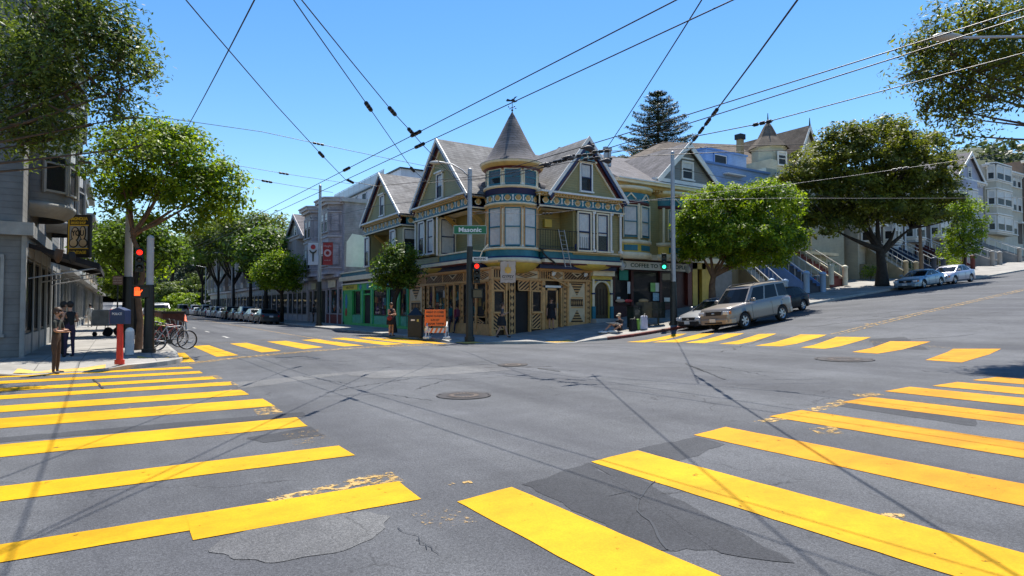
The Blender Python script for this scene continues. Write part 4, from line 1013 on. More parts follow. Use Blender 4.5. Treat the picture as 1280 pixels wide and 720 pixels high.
# green shop front, openings by pixel columns of the facade
def pyL(px): return PX(px, BX)[0]
g = MB(T_L); e = [pyL(p) for p in (516, 510, 501, 497.5, 488, 485, 468, 464, 455.5, 452, 445, 441, 429.5)]
g.box((39.05, -.1, 3.0), (53.3, .1, 3.62), GRN); g.box((39.05, -.1, -.4), (53.3, .08, .35), GRN)
for a, b_ in ((39.05, e[1]), (e[2], e[3]), (e[4], e[5]), (e[6], e[7]), (e[8], e[9]), (e[11] - 0, e[12])): g.box((a, -.1, .35), (b_, .07, 3.0), GRN)
for a, b_ in ((e[1], e[2]), (e[3], e[4]), (e[5], e[6]), (e[9], e[11])): g.box((a, -.05, .35), (b_, .03, 1.0), GRN2)
g.box((e[7], .08, 2.6), (e[8], .12, 2.72), GRN)
for y in (39.1, e[1] - .15, e[2] + .1, e[4] + .1, e[6] + .1, e[8] + .1, e[12] - .3): g.box((y, .07, .35), (y + .16, .13, 3.0), GRN2)
g.box((39.0, .1, 3.55), (53.35, .3, 3.66), WHITEP)
YS = mat('yellow_sign_paint', (.55, .48, .05), .5, var=.2)
g.box((pyL(448), .1, 3.1), (pyL(430), .13, 3.5), YS)
for px_ in (452, 461, 487, 505): g.ball((BX * 0 + pyL(px_), .1, 3.3), .3, mat('mural_blue', (.04, .22, .42), .5, var=.5, scale=8), 10, 6, sc=(1, .1, .8))
g.ball((pyL(434), .08, 2.1), .4, mat('mural_blue', (.04, .22, .42)), 10, 8, sc=(.8, .06, 1.7)); g.ball((pyL(434), .09, 1.2), .4, mat('mural_red', (.35, .05, .04), .5, var=.5, scale=8), 10, 8, sc=(.7, .06, .9))
g.build('shop_front', K)
text('VINTAGE', .3, DKT, frameM((BX - .135, pyL(439), 3.3), (0, -1, 0), (0, 0, 1)), K, width=2.2)
for a, b_ in ((e[1], e[2]), (e[3], e[4]), (e[5], e[6]), (e[9], e[10])):
    window(T_L, a + .05, b_ - .05, 1.05, 2.95, K, frame=GRN, sash=BLACKP, fw=.03, mull=0, glass=GLASS, sill=False)
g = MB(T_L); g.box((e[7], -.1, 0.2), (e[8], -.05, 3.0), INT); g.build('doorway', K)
ds = MB(T_L)
for k in range(40):
    a, b_ = random.choice([(e[1], e[2]), (e[3], e[4]), (e[5], e[6])]); u = random.uniform(a + .3, b_ - .3); z = random.uniform(1.2, 2.6); s_ = random.uniform(.08, .3)
    ds.add([(u - s_, .012, z - s_ * 1.2), (u + s_, .012, z - s_ * 1.1), (u + s_ * .7, .012, z + s_), (u - s_ * .8, .012, z + s_ * .9)], [(0, 1, 2, 3)], random.choice(cl))
ds.build('window_display', K, fixn=False)
# ------------------------------------------------------------------ coffee house (uphill neighbour)
C = empty('coffee_house', (25, 28, sz(25, 28)), 'olive and cream house with curved bays and a grey gable above a maroon coffee shop', 'house')
x0, x1 = 24.95, 32.1; xe = 34.9; zb_ = sz(25, 28)
MAR = mat('maroon_shopfront', (.055, .012, .012), .45, var=.3); YPOST = mat('yellow_ochre_paint', (.46, .34, .07), .55, var=.15, dirt=.1); GREYW = siding('grey_clapboard', (.22, .22, .20), .14)
w = MB(); w.box((x0, 28.3, -1), (x1, 40, 4.6), MAR); w.box((x0, 28.05, 4.6), (xe, 41, 9.3), OLIVE); w.box((x1 + .0, 28.6, -1), (xe, 40, 4.6), YPOST); w.build('wall', C)
T = TR(28.05)
def curved_bay(xc, half, dep, parent, nwin=3):
    T_ = TR(28.05); m = MB()
    prof = [((1.0, 4.6), (1.14, 4.75), (1.14, 4.95), (1.05, 5.0), CREAM), ((1.02, 5.0), (1.02, 5.35), (1.02, 5.4), (1.02, 5.5), MUST), ((1.0, 5.5), (1.12, 5.55), (1.12, 5.72), (1.0, 5.75), CREAM),
            ((.95, 5.7), (.95, 7.95), (.95, 7.98), (.95, 8.0), OLIVE), ((.96, 7.9), (1.02, 7.95), (1.02, 8.05), (.98, 8.1), BROWNP), ((1.0, 8.1), (1.03, 8.35), (1.03, 8.55), (1.03, 8.62), TEAL), ((1.03, 8.6), (1.14, 8.66), (1.16, 8.8), (1.16, 8.84), GOLDP), ((1.16, 8.82), (1.22, 8.88), (1.22, 9.0), (.2, 9.05), CREAM)]
    for a, b, c, d, mt in prof: m.lathe((xc, 28.15, 0), [(half * a[0], a[1]), (half * b[0], b[1]), (half * c[0], c[1]), (half * d[0], d[1])], mt, 28, PI, 2 * PI, sy=dep / half)
    m.build('curved_bay', parent)
    for t in (-.62, .0 if nwin == 3 else .62, .62)[:nwin] if nwin == 3 else (-.45, .45):
        a = -PI / 2 + t; px_, py_ = xc + half * .95 * math.cos(a), 28.15 + dep * .95 * math.sin(a)
        tx, ty = -half * math.sin(a), dep * math.cos(a); T2 = TA(px_, py_, tx, ty)
        window(T2, -.46, .46, 5.9, 7.8, parent, frame=CREAM, sash=TEAL, curtain=.9, fw=.05, out=.07, sill=False)
        m2 = MB(T2); m2.box((-.45, .0, 5.08), (.45, .09, 5.42), TEAL); m2.build('panel', parent); m2 = MB(T2); m2.prism([(-.35, 8.18), (0, 8.5), (.35, 8.18), (.35, 8.26), (0, 8.58), (-.35, 8.26)], .05, .14, CREAM); m2.build('carved_ornament', parent)
    for t in (-1.05, .0, 1.05):
        a = -PI / 2 + t; cl_ = MB(); cl_.tube([(xc + half * 1.0 * math.cos(a), 28.15 + dep * 1.0 * math.sin(a), 5.74), (xc + half * 1.0 * math.cos(a), 28.15 + dep * 1.0 * math.sin(a), 7.95)], .085, CREAM, 10); cl_.build('column', parent)
curved_bay(26.55, 1.45, .8, C, 2); curved_bay(30.4, 1.5, .8, C, 2)
m = MB(T); m.box((x0, 0, 4.62), (xe, .12, 4.95), CREAM); m.box((x0, -.1, 9.0), (xe + .2, .5, 9.2), GOLDP); m.box((x0 - .1, -.2, 9.2), (xe + .3, .75, 9.36), CREAM); m.box((x0 - .1, -.2, 9.36), (xe + .3, .85, 9.44), WHITEP)
k = x0
while k < xe: m.box((k, .1, 8.86), (k + .12, .45, 9.0), GOLDP); k += .24
m.build('cornice', C)
# roof with the grey gable
r = MB(); r.add([(24.8, 27.3, 9.42), (35.3, 27.3, 9.42), (35.3, 36, 13.4), (27.0, 36, 13.4), (24.8, 43, 9.42), (35.3, 43, 9.42)], [(0, 1, 2, 3), (3, 2, 5, 4), (0, 3, 4)], SHINGD); r.build('roof', C)
T_ = TR(28.2)
def small_gable(parent, T, u0, u1, ua, ze, za, depth, wallm, tw, roofm, win=None):
    m = MB(T); m.prism([(u0 + .2, ze), (u1 - .2, ze), (ua, za - .2)], -depth, 0, wallm); m.build('gable_wall', parent)
    r = MB(T)
    for a, b in (((u0 - .3, ze - .25), (ua, za)), ((u1 + .3, ze - .25), (ua, za))): r.prism([a, b, (b[0], b[1] + .1), (a[0], a[1] + .1)], -depth, .3, roofm)
    r.build('roof', parent); b_ = MB(T)
    for a, b, s_ in (((u0 - .3, ze - .25), (ua, za), 1), ((u1 + .3, ze - .25), (ua, za), -1)): b_.prism([(a[0], a[1] + .12), (b[0], b[1] + .14), (b[0], b[1] - .32), (a[0] + s_ * .1, a[1] - .18)], .3, .36, tw)
    b_.build('barge_board', parent)
    if win: window(T, *win, parent, frame=WHITEP, sash=WHITEP, curtain=.3, fw=.07)
small_gable(C, T_, 29.0, 34.7, 31.75, 9.95, 12.5, 7, GREYW, WHITEP, SHINGD, (31.3, 32.3, 10.15, 11.3))
m = MB(T_); m.box((28.6, -.1, 9.55), (35.0, .25, 9.95), WHITEP); m.box((31.2, .02, 11.5), (32.4, .08, 11.6), WHITEP); m.build('gable_trim', C)
for dx in (0, .34):
    v = MB(); v.tube([(27.1 + dx, 31, 10.6), (27.1 + dx, 31, 12.1)], .13, STEEL, 10); v.tube([(27.1 + dx, 31, 12.1), (27.1 + dx, 31, 12.3)], [.19, .17], STEEL, 10); v.build('flue', C)
# coffee shop front
sf = MB(TR(28.3)); zs = zb_
sf.box((x0, 0, 4.0), (x1, .25, 4.6), MAR); sf.box((x0, 0, -.5), (x1, .2, 1.75), MAR)
def cx(px): return PY(px, 28.05)[0]
for p in (768, 791, 827, 848): sf.box((cx(p) - .1, 0, -.5), (cx(p) + .1, .22, 4.0), MAR)
sf.box((x1 - .45, 0, -.5), (x1, .22, 4.6), BROWNP)
sf.build('shop_front', C)
sm = MB(TR(28.25)); sm.box((x1 - .02, -.1, .8), (x1 + .45, .2, 4.6), YPOST); sm.box((x1 + .9, -.1, 1.0), (x1 + 1.3, .2, 4.6), YPOST); sm.box((x1, -.1, 4.2), (x1 + 1.3, .2, 4.6), YPOST); sm.box((x1 + .45, -.15, 1.0), (x1 + .9, -.05, 4.2), TAND); sm.build('side_passage', C)
window(TR(28.3), cx(769) + .12, cx(791) - .1, 1.9, 3.9, C, frame=MAR, sash=BLACKP, fw=.03, mull=0, sill=True)
window(TR(28.3), cx(792) + .12, cx(827) - .1, 1.75, 3.9, C, frame=MAR, sash=BLACKP, fw=.03, mull=0, sill=False)
window(TR(28.3), cx(828) + .12, cx(848) - .1, 1.9, 3.9, C, frame=MAR, sash=BLACKP, fw=.03, mull=0, sill=True)
ps = MB(TR(28.18)); WP = mat('white_paper', (.65, .66, .64), .7, var=.1)
for (a, b, c, d, mt) in ((785, 792, 352, 367, WP), (772, 776, 371, 376, WP), (814, 820, 353.5, 364.5, mat('green_poster', (.25, .5, .15), .6, var=.3)), (820, 826, 353.5, 364.5, WP), (817, 825.5, 366, 376, mat('pale_blue_poster', (.25, .4, .5), .6, var=.4, scale=8)), (831, 838, 372, 377, WP), (775, 786, 337, 350, mat('green_awning', (.03, .22, .16), .6))):
    xa, da = PY(a, 28.12); xb, db = PY(b, 28.12); ps.box((xa, 0, ZD(d, da)), (xb, .02, ZD(c, da)), mt)
ps.build('poster', C)
ct = MB(); xa, da = PY(779, 27.9)
for px_, c_, w_ in ((786, (.5, .05, .05), .35), (776, (.5, .35, .25), .4), (805, (.5, .3, .15), .45)):
    x, d = PY(px_, 27.9); ct.ball((x, 27.95, ZD(376, d)), w_, mat('window_cushion_%d' % px_, c_, .8, var=.3), 10, 6, sc=(1, .3, .3))
ct.build('window_cushions', C)
xa = cx(767.5); xb = cx(858)
m = MB(TR(28.05)); m.box((cx(774), 0, 3.98), (cx(858), .1, 4.48), mat('sign_cream', (.6, .58, .5), .5, var=.08)); m.box((cx(774) - .04, -.02, 3.94), (cx(858) + .04, .06, 4.52), BLACKP)
sb = m.build('sign_board', C)
DG = mat('dark_green_lettering', (.01, .06, .035), .5, var=0)
text('Coffee to the People'.upper()[:1] + 'OFFEE TO THE PEOPLE', .34, DG, frameM((cx(823), 27.94, 4.23), (1, 0, 0), (0, 0, 1)), C, width=cx(854) - cx(784), bold=.006)
m = MB(); m.disc((cx(778.5), 27.94, 4.23), (0, -1, 0), .2, DG, 20); m.disc((cx(778.5), 27.93, 4.23), (0, -1, 0), .15, mat('sign_cream', (.6, .58, .5)), 20); m.cbox((cx(778.5), 27.92, 4.23), (.05, .01, .22), DG); m.build('sign_emblem', C)
for px_ in (770, 852):
    x = cx(px_); l_ = MB(); l_.tube([(x, 28, 4.45), (x, 27.55, 4.5)], .02, BLACKP, 6); l_.lathe((x, 27.5, 3.85), [(.05, .0), (.17, .1), (.15, .32), (.06, .5), (.05, .65)], mat('frosted_lamp', (.45, .45, .42), .3, var=.1), 14); l_.tube([(x, 27.5, 4.45), (x, 27.5, 4.62)], [.1, .03], BLACKP, 10); l_.build('wall_lamp', C)

# ------------------------------------------------------------------ blocks behind and beside the coffee house
def simple_house(name, label, x0, x1, y, zb, zt, wall, trim, parent_loc=None, depth=12, nwin=2, floors=2, roof='flat', gh=2.2, roofm=None, bay=True, curtain=.5, cat='house', win_h=1.7, first=3.4, fh=3.1, sash=WHITEP):
    h = empty(name, ((x0 + x1) / 2, y, zb), label, cat); T = TR(y)
    w = MB(); w.box((x0, y, zb - 3), (x1, y + depth, zt), wall); w.build('wall', h)
    if bay:
        bw = (x1 - x0) * .48; b0 = x0 + .3; bz0 = zb + first - .5; m = MB()
        V = [(b0, y), (b0 + .5, y - .9), (b0 + bw - .5, y - .9), (b0 + bw, y)]
        m.add([(x, yy, z) for z in (bz0, zt - .4) for x, yy in V], [(0, 1, 5, 4), (1, 2, 6, 5), (2, 3, 7, 6), (4, 5, 6, 7), (0, 3, 2, 1)], wall); m.build('bay', h)
        for f in range(floors):
            z0 = zb + first + f * fh
            mm = MB(TR(y)); 
            for zz_, o_, mt in ((z0 - .28, .06, trim), (z0 + win_h + .22, .1, trim)): 
                mm = MB(TR(y)); mm2 = [(b0 - .05, -0.0), (b0 + .47, .9 + o_), (b0 + bw - .47, .9 + o_), (b0 + bw + .05, 0)]; mm.prism(mm2, zz_, zz_ + .14, mt, ax=2); mm.build('moulding', h)
            window(TR(y - .9), b0 + .62, b0 + bw / 2 - .1, z0, z0 + win_h, h, frame=trim, sash=sash, curtain=curtain); window(TR(y - .9), b0 + bw / 2 + .1, b0 + bw - .62, z0, z0 + win_h, h, frame=trim, sash=sash, curtain=curtain)
            window(TA(b0 + .0, y, .5, -.9), .2, .85, z0, z0 + win_h, h, frame=trim, sash=sash, curtain=curtain)
    for f in range(floors):
        z0 = zb + first + f * fh; xa = x0 + (x1 - x0) * (.58 if bay else .06); n = nwin; ww = (x1 - .3 - xa) / n
        for k in range(n):
            if f == 0 and bay and k == n - 1:
                d = MB(T); d.box((xa + ww * k + .1, 0, zb + 2.3), (xa + ww * k + ww - .1, .05, zb + 4.9), TAND); d.box((xa + ww * k, 0, zb + 4.9), (xa + ww * k + ww, .5, zb + 5.1), trim); d.build('door', h)
            else: window(T, xa + ww * k + .15, xa + ww * k + ww - .25, z0, z0 + win_h, h, frame=trim, sash=sash, curtain=curtain)
    c = MB(T); c.box((x0 - .1, -.2, zt - .35), (x1 + .1, .25, zt - .2), trim); c.box((x0 - .2, -.2, zt - .2), (x1 + .2, .42, zt), trim)
    k = x0 + .2
    while k < x1 - .2: c.box((k, .05, zt - .62), (k + .12, .3, zt - .35), trim); k += .7
    c.build('cornice', h)
    if roof == 'gable': small_gable(h, T, x0, x1, (x0 + x1) / 2, zt, zt + gh, depth, wall, trim, roofm or SHINGD, ((x0 + x1) / 2 - .4, (x0 + x1) / 2 + .4, zt + .3, zt + 1.5) if gh > 2 else None)
    return h
def stairs(parent, x0, x1, ytop, ybot, ztop, zbot, wallm, stepm, rail=WHITEP, posts=None):
    """straight flight towards the pavement with solid side walls, railings and newel posts"""
    n = 13; m = MB()
    for k in range(n):
        ya = ytop + (ybot - ytop) * k / n; yb_ = ytop + (ybot - ytop) * (k + 1) / n; z = ztop + (zbot - ztop) * k / n
        m.box((x0 + .1, min(ya, yb_), zbot - 1), (x1 - .1, max(ya, yb_) + .02, z), stepm)
    m.build('steps', parent)
    for x in (x0, x1 - .16):
        s_ = MB(); P = [(ytop, zbot - 1.5), (ytop, ztop + .35), (ybot, zbot + .35), (ybot, zbot - 1.5)]; s_.prism(P, x, x + .16, wallm, ax=0); s_.build('side_wall', parent)
        r_ = MB(); xx = x + .08
        r_.tube([(xx, ytop, ztop + 1.15), (xx, ybot, zbot + 1.15)], .035, rail, 6)
        for k in range(8): t = (k + .5) / 8; yy = ytop + (ybot - ytop) * t; zz_ = ztop + (zbot - ztop) * t; r_.tube([(xx, yy, zz_ + .3), (xx, yy, zz_ + 1.15)], .016, rail, 4, cap=False)
        r_.build('railing', parent)
        p = MB(); p.lathe((xx, ybot - .15, zbot - .3), [(.2, 0), (.2, 1.35), (.24, 1.38), (.24, 1.45), (.14, 1.55), (.0, 1.6)], posts or wallm, 14); p.build('newel_post', parent)
BROWNT = mat('umber_stucco', (.20, .165, .10), .85, var=.15, dirt=.25); BLUE = siding('powder_blue', (.26, .38, .60), .14); BLUEP = mat('blue_paint', (.13, .24, .48), .55, var=.12)
PALEY = siding('pale_yellow_clapboard', (.52, .49, .36), .14); PALEB = mat('pale_blue_paint', (.28, .40, .55), .6, var=.1)
# garage with tan stucco and a white-railed stair
gz0 = sz(36, 28.5)
Hh = empty('stucco_house', (37, 29, gz0), 'umber stucco house front with white stair railing behind the round street tree', 'house')
w = MB(); w.box((34.95, 28.9, 0), (40.3, 40, gz0 + 4.2), BROWNT); w.box((34.95, 31, gz0 + 4.2), (40.3, 40, gz0 + 6.6), GREYW); w.build('wall', Hh)
m = MB(TR(28.9)); m.box((35.2, 0, gz0 + 2.5), (37.2, .35, gz0 + 2.65), WHITEP); m.box((35.3, .0, gz0 - .3), (37.1, .05, gz0 + 2.3), mat('grey_garage_door', (.2, .2, .2), .6)); m.box((34.95, 0, gz0 + 4.1), (40.3, .2, gz0 + 4.3), WHITEP); m.build('garage_front', Hh)
stairs(Hh, 37.9, 39.6, 29.0, 26.4, gz0 + 2.4, gz0 + .2, BROWNT, CONC, posts=PALEB)
window(TR(28.9), 37.5, 38.3, gz0 + 2.8, gz0 + 3.9, Hh, frame=WHITEP, sash=BLUEP)
# blue house
bz = sz(42, 29)
B_ = empty('blue_house', (42, 30, bz), 'powder blue flat-roofed house with a blue outdoor stair, above the round tree', 'house')
w = MB(); w.box((37.2, 31.2, bz - 1), (44.9, 42, 12.6), BLUE); w.box((40.3, 29.6, bz - 2), (44.9, 31.3, bz + 3.6), BLUEP); w.build('wall', B_)
w = MB(TR(31.2)); w.box((37.1, -.2, 12.55), (45.0, .12, 12.72), BLUEP); w.box((39.2, .0, 11.9), (41.4, .45, 12.0), WHITEP); w.box((42.2, 0, 11.5), (44.4, .35, 11.6), WHITEP); w.build('parapet', B_)
window(TR(31.2), 40.4, 42.0, 9.2, 10.4, B_, frame=BLUEP, sash=WHITEP, curtain=0)
d = MB(); d.box((41.2, 34.5, 12.7), (46.5, 41, 15.0), BLUE); d.box((41.1, 34.4, 14.9), (46.6, 41.1, 15.05), BLUEP); d.box((39.0, 36, 12.6), (41.2, 41, 14.9), BLACKP); d.build('roof_storey', B_)
window(TR(34.5), 42.2, 43.8, 13.0, 14.6, B_, frame=BLUEP, sash=WHITEP, mull=0); window(TR(36), 39.4, 40.6, 13.1, 14.2, B_, frame=WHITEP, sash=WHITEP, mull=0)
stairs(B_, 41.2, 43.4, 29.8, 25.9, bz + 3.1, bz + .15, BLUEP, mat('dark_step', (.05, .05, .06), .8), posts=PALEB)
window(TR(29.6), 43.6, 44.6, bz + .8, bz + 2.2, B_, frame=WHITEP, sash=WHITEP)
# cream house with a little witch-hat turret behind
tz = sz(49, 30)
Tt = empty('turreted_house', (49, 32, tz), 'pale yellow house with steep shingle roof and small pointed turret behind the big tree', 'house')
w = MB(); w.box((45.0, 31.5, tz - 2), (56.5, 46, 13.2), PALEY); w.box((50, 34.5, 12), (58, 46, 15.2), PALEY); w.build('wall', Tt)
r = MB(); r.add([(35, 37, 12.4), (35, 50, 12.4), (44, 42, 17.6), (56, 42, 19.0), (57, 35, 14.6), (57, 50, 14.6)], [(0, 2, 1), (0, 4, 3, 2), (1, 2, 3, 5), (3, 4, 5)], shingle('brown_shingles', (.16, .13, .105))); r.build('roof', Tt)
tc = (51.8, 36.0, 0)
t_ = MB(); t_.lathe(tc, [(1.5, 11), (1.5, 16.5), (1.68, 16.6), (1.68, 16.7)], PALEY, 8, smooth=False); t_.build('turret', Tt)
t_ = MB(); t_.lathe(tc, [(1.9, 16.6), (.95, 17.7), (.4, 18.8), (.0, 19.4)], shingle('brown_shingles', (.16, .13, .105)), 8, smooth=False); t_.tube([(51.8, 36.0, 19.2), (51.8, 36.0, 20.1)], [.09, .03], BLACKP, 6); t_.build('turret_roof', Tt)
window(TA(51.2, 34.5, 1, -.12), -.1, .9, 14.8, 16.0, Tt, frame=WHITEP, sash=WHITEP, curtain=.2)
small_gable(Tt, TR(34.2), 53.0, 57.6, 55.3, 14.4, 18.9, 9, mat('cream_shingle', (.5, .46, .36), .7), WHITEP, shingle('brown_shingles', (.16, .13, .105)))
for xx in (55.3,): f_ = MB(); f_.tube([(xx, 33.95, 18.8), (xx, 33.95, 19.7)], [.1, .03], BLACKP, 6); f_.build('finial', Tt)
window(TR(31.5), 46.3, 47.5, 11.2, 12.8, Tt, frame=WHITEP, sash=WHITEP, curtain=.5); window(TR(31.5), 48.5, 49.6, 11.2, 12.8, Tt, frame=WHITEP, sash=WHITEP, curtain=.5)
ch = MB(); ch.cbox((50.3, 38, 16.6), (.5, .5, 2.6), mat('tan_chimney', (.38, .30, .17), .8)); ch.cbox((50.3, 38, 18.05), (.75, .7, .5), BLACKP); ch.build('chimney', Tt)
stairs(Tt, 46.2, 48.3, 31.2, 27.0, tz + 2.9, tz + .1, PALEY, mat('red_brown_step', (.16, .04, .03), .7), posts=mat('cream_post', (.62, .60, .48), .6))
g_ = MB(TR(31.5)); g_.box((44.98, 0, tz - .5), (46.0, .1, tz + 2.4), WHITEP); g_.box((49.0, 0, tz + 2.6), (54.0, .9, tz + 2.85), CREAM); g_.build('porch', Tt)
for x in (45.6, 46.2, 48.4, 50.2): c_ = MB(); c_.tube([(x, 30.9, tz + 2.8), (x, 30.9, tz + 6.2)], .12, CREAM, 8); c_.build('porch_column', Tt)
# row uphill
row = [('pale_house', 'cream three-storey house with tan stucco stair wall left of the big tree trunk', 57.0, 61.8, 30.5, 12.6, siding('cream_clapboard', (.52, .47, .36), .14), WHITEP, (57.0, 59.0), mat('tan_stucco', (.30, .27, .19), .85, var=.15, dirt=.2), CONC, None),
       ('white_house', 'white Victorian house with navy stair walls, right of the big tree trunk', 62.0, 67.0, 31, 13.4, siding('white_clapboard', (.58, .60, .62), .14), WHITEP, (62.2, 64.2), mat('navy_stair_paint', (.03, .05, .10), .6), mat('grey_step', (.3, .3, .32), .8), None),
       ('grey_house', 'pale grey Victorian house with maroon stair walls, uphill behind the parked cars', 67.2, 73.6, 31.5, 14.6, siding('pale_grey_clapboard', (.46, .47, .46), .14), WHITEP, (68.5, 70.5), mat('maroon_stair_paint', (.10, .02, .02), .6), mat('grey_step', (.3, .3, .32)), None),
       ('tan_house', 'tan gabled Victorian house at the right edge beyond the slender street tree', 73.8, 80.5, 32, 15.2, siding('warm_tan_clapboard', (.42, .36, .26), .14), WHITEP, (75, 77), CONC, CONC, 'gable'),
       ('lilac_house', 'lavender grey gabled house highest up the hill at the right edge', 80.7, 88, 32, 16.6, siding('lavender_clapboard', (.42, .42, .50), .14), WHITEP, (82, 84), CONC, CONC, 'gable')]
for nm, lb, a, b, y, zt, wm, tr, st, sw, sm_, rf_ in row:
    zb2 = sz((a + b) / 2, 30)
    h = simple_house(nm, lb, a, b, y, zb2, zt, wm, tr, floors=3 if zt - zb2 > 10.5 else 2, roof=rf_ or 'flat', gh=3.2, first=3.3)
    stairs(h, st[0] + 1.2, st[1] + 1.2, y - .1, 27.2, zb2 + 2.4, zb2 + .1, sw, sm_)
    hg = MB(); hg.box((a + .2, 28.5, zb2 - 1), (a + 1.6, y, zb2 + 1.2), sw); hg.build('planter_wall', h)
# hilltop blocks farther back so that no gap opens behind the row
for nm, lb, a, b, y, zt, wm in (('apartment_block', 'plain beige apartment block glimpsed uphill behind the Victorian row', 88.5, 100, 32, 19, siding('cream_clapboard', (.5, .45, .34))), ('brick_house', 'brown house uphill at the far right edge', 100.5, 112, 32, 21, siding('brown_clapboard', (.2, .14, .1)))):
    simple_house(nm, lb, a, b, y, sz(a + 4, 30), zt, wm, WHITEP, floors=3, bay=True, nwin=3)

# ------------------------------------------------------------------ shopping street, right-hand row beyond the green shop
MAUVE = siding('weathered_mauve_boards', (.33, .29, .30), .16, var=.3, dirt=.45); MAUT = mat('mauve_trim', (.40, .37, .39), .6, var=.2, dirt=.25)
Mv = empty('mauve_house', (BX, 56, .14), 'weathered mauve Victorian with two square bays and dark cornice left of the green shop', 'house')
y0, y1 = 53.6, 65.6; zt = 11.3
w = MB(); w.box((BX, y0, -1), (23.4, y1, zt - .2), MAUVE); w.build('wall', Mv)
wp = MB(TR(y0)); P = [(16.75, 5.2), (22, 5.2), (22, 8.3), (19.4, 8.5), (18.2, 8.05), (17.3, 8.15), (16.8, 7.4)]; wp.prism(P, 0, .012, WHITEP); wp.build('whitewash_patch', Mv)
for yc in (56.3, 62.2):
    m = MB(TL(BX)); m.prism([(yc - 2.0, 0), (yc - 1.3, 1.0), (yc + 1.3, 1.0), (yc + 2.0, 0)], 4.7, zt - .4, MAUVE, ax=2)
    for z0, z1, o_ in ((4.6, 4.8, .12), (6.0 - .9, 6.0 - .8, .08), (7.9, 8.05, .1), (zt - 1.2, zt - 1.1, .08)): m.prism([(yc - 2.0 - o_, 0), (yc - 1.3 - o_ * .4, 1.0 + o_), (yc + 1.3 + o_ * .4, 1.0 + o_), (yc + 2.0 + o_, 0)], z0, z1, MAUT, ax=2)
    for z0, z1, o_ in ((zt - .5, zt - .25, .3), (zt - .25, zt, .5), (zt, zt + .12, .6)): m.prism([(yc - 2.0 - o_, 0), (yc - 1.3 - o_ * .4, 1.0 + o_), (yc + 1.3 + o_ * .4, 1.0 + o_), (yc + 2.0 + o_, 0)], z0, z1, MAUT, ax=2)
    m.build('bay', Mv)
    for z0 in (5.4, 8.4):
        for a in (-1.1, .15): window(TL(BX - 1.0), yc + a, yc + a + .95, z0, z0 + 1.9, Mv, frame=MAUT, sash=MAUT, curtain=.4)
        window(TA(BX, yc - 2.0, -1.0, .7), .25, 1.0, z0, z0 + 1.9, Mv, frame=MAUT, sash=MAUT, curtain=.5)
c = MB(TL(BX)); c.box((y0 - .2, -6.9, zt - .35), (y1, .3, zt), MAUT); c.build('cornice', Mv); c = MB(TL(BX)); c.box((y0 - .3, -.2, 4.3), (y1, .6, 4.55), MAUT); c.box((y0, 0, 4.55), (y1, .2, 4.8), MAUT); c.build('cornice', Mv)
sf = MB(TL(BX))
for a in (53.6, 55.0, 57.4, 58.7, 61.0, 63.5, 65.3): sf.box((a, 0, -.3), (a + .25, .12, 4.3), MAUT)
sf.box((53.6, 0, -.3), (58.7, .1, .95), mat('brick_red_paint', (.14, .03, .025), .7, var=.3)); sf.box((53.6, 0, 3.4), (65.5, .1, 4.3), MAUT)
sf.build('shop_front', Mv)
for a, b in ((53.9, 54.95), (55.3, 57.35), (57.7, 58.65), (61.3, 63.4), (63.8, 65.2)): window(TL(BX), a, b, 1.0, 3.3, Mv, frame=MAUT, sash=MAUT, fw=.02, mull=0, sill=False)
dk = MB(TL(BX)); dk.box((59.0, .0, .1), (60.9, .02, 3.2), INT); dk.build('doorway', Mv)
ds = MB(TL(BX))
for k in range(30): u = random.uniform(54, 58.4); z = random.uniform(1.2, 3.1); s_ = random.uniform(.08, .2); ds.add([(u - s_, .012, z - s_), (u + s_, .012, z - s_), (u + s_, .012, z + s_), (u - s_, .012, z + s_)], [(0, 1, 2, 3)], random.choice(cl + [mat('stock_orange', (.6, .15, .03), .6), mat('stock_blue', (.05, .15, .5), .6)]))
ds.build('window_display', Mv, fixn=False)
sg2 = MB(TL(BX - .2)); sg2.box((55.4, 0, 3.45), (57.6, .05, 4.1), CREAM); sg2.box((62, 0, 3.4), (63.6, .06, 4.0), mat('cream_sign', (.6, .55, .35), .5)); sg2.build('fascia_sign', Mv)
text('SUNSHINE', .28, DKT, frameM((BX - .265, 62.8, 3.7), (0, -1, 0), (0, 0, 1)), Mv, width=1.2) if False else None
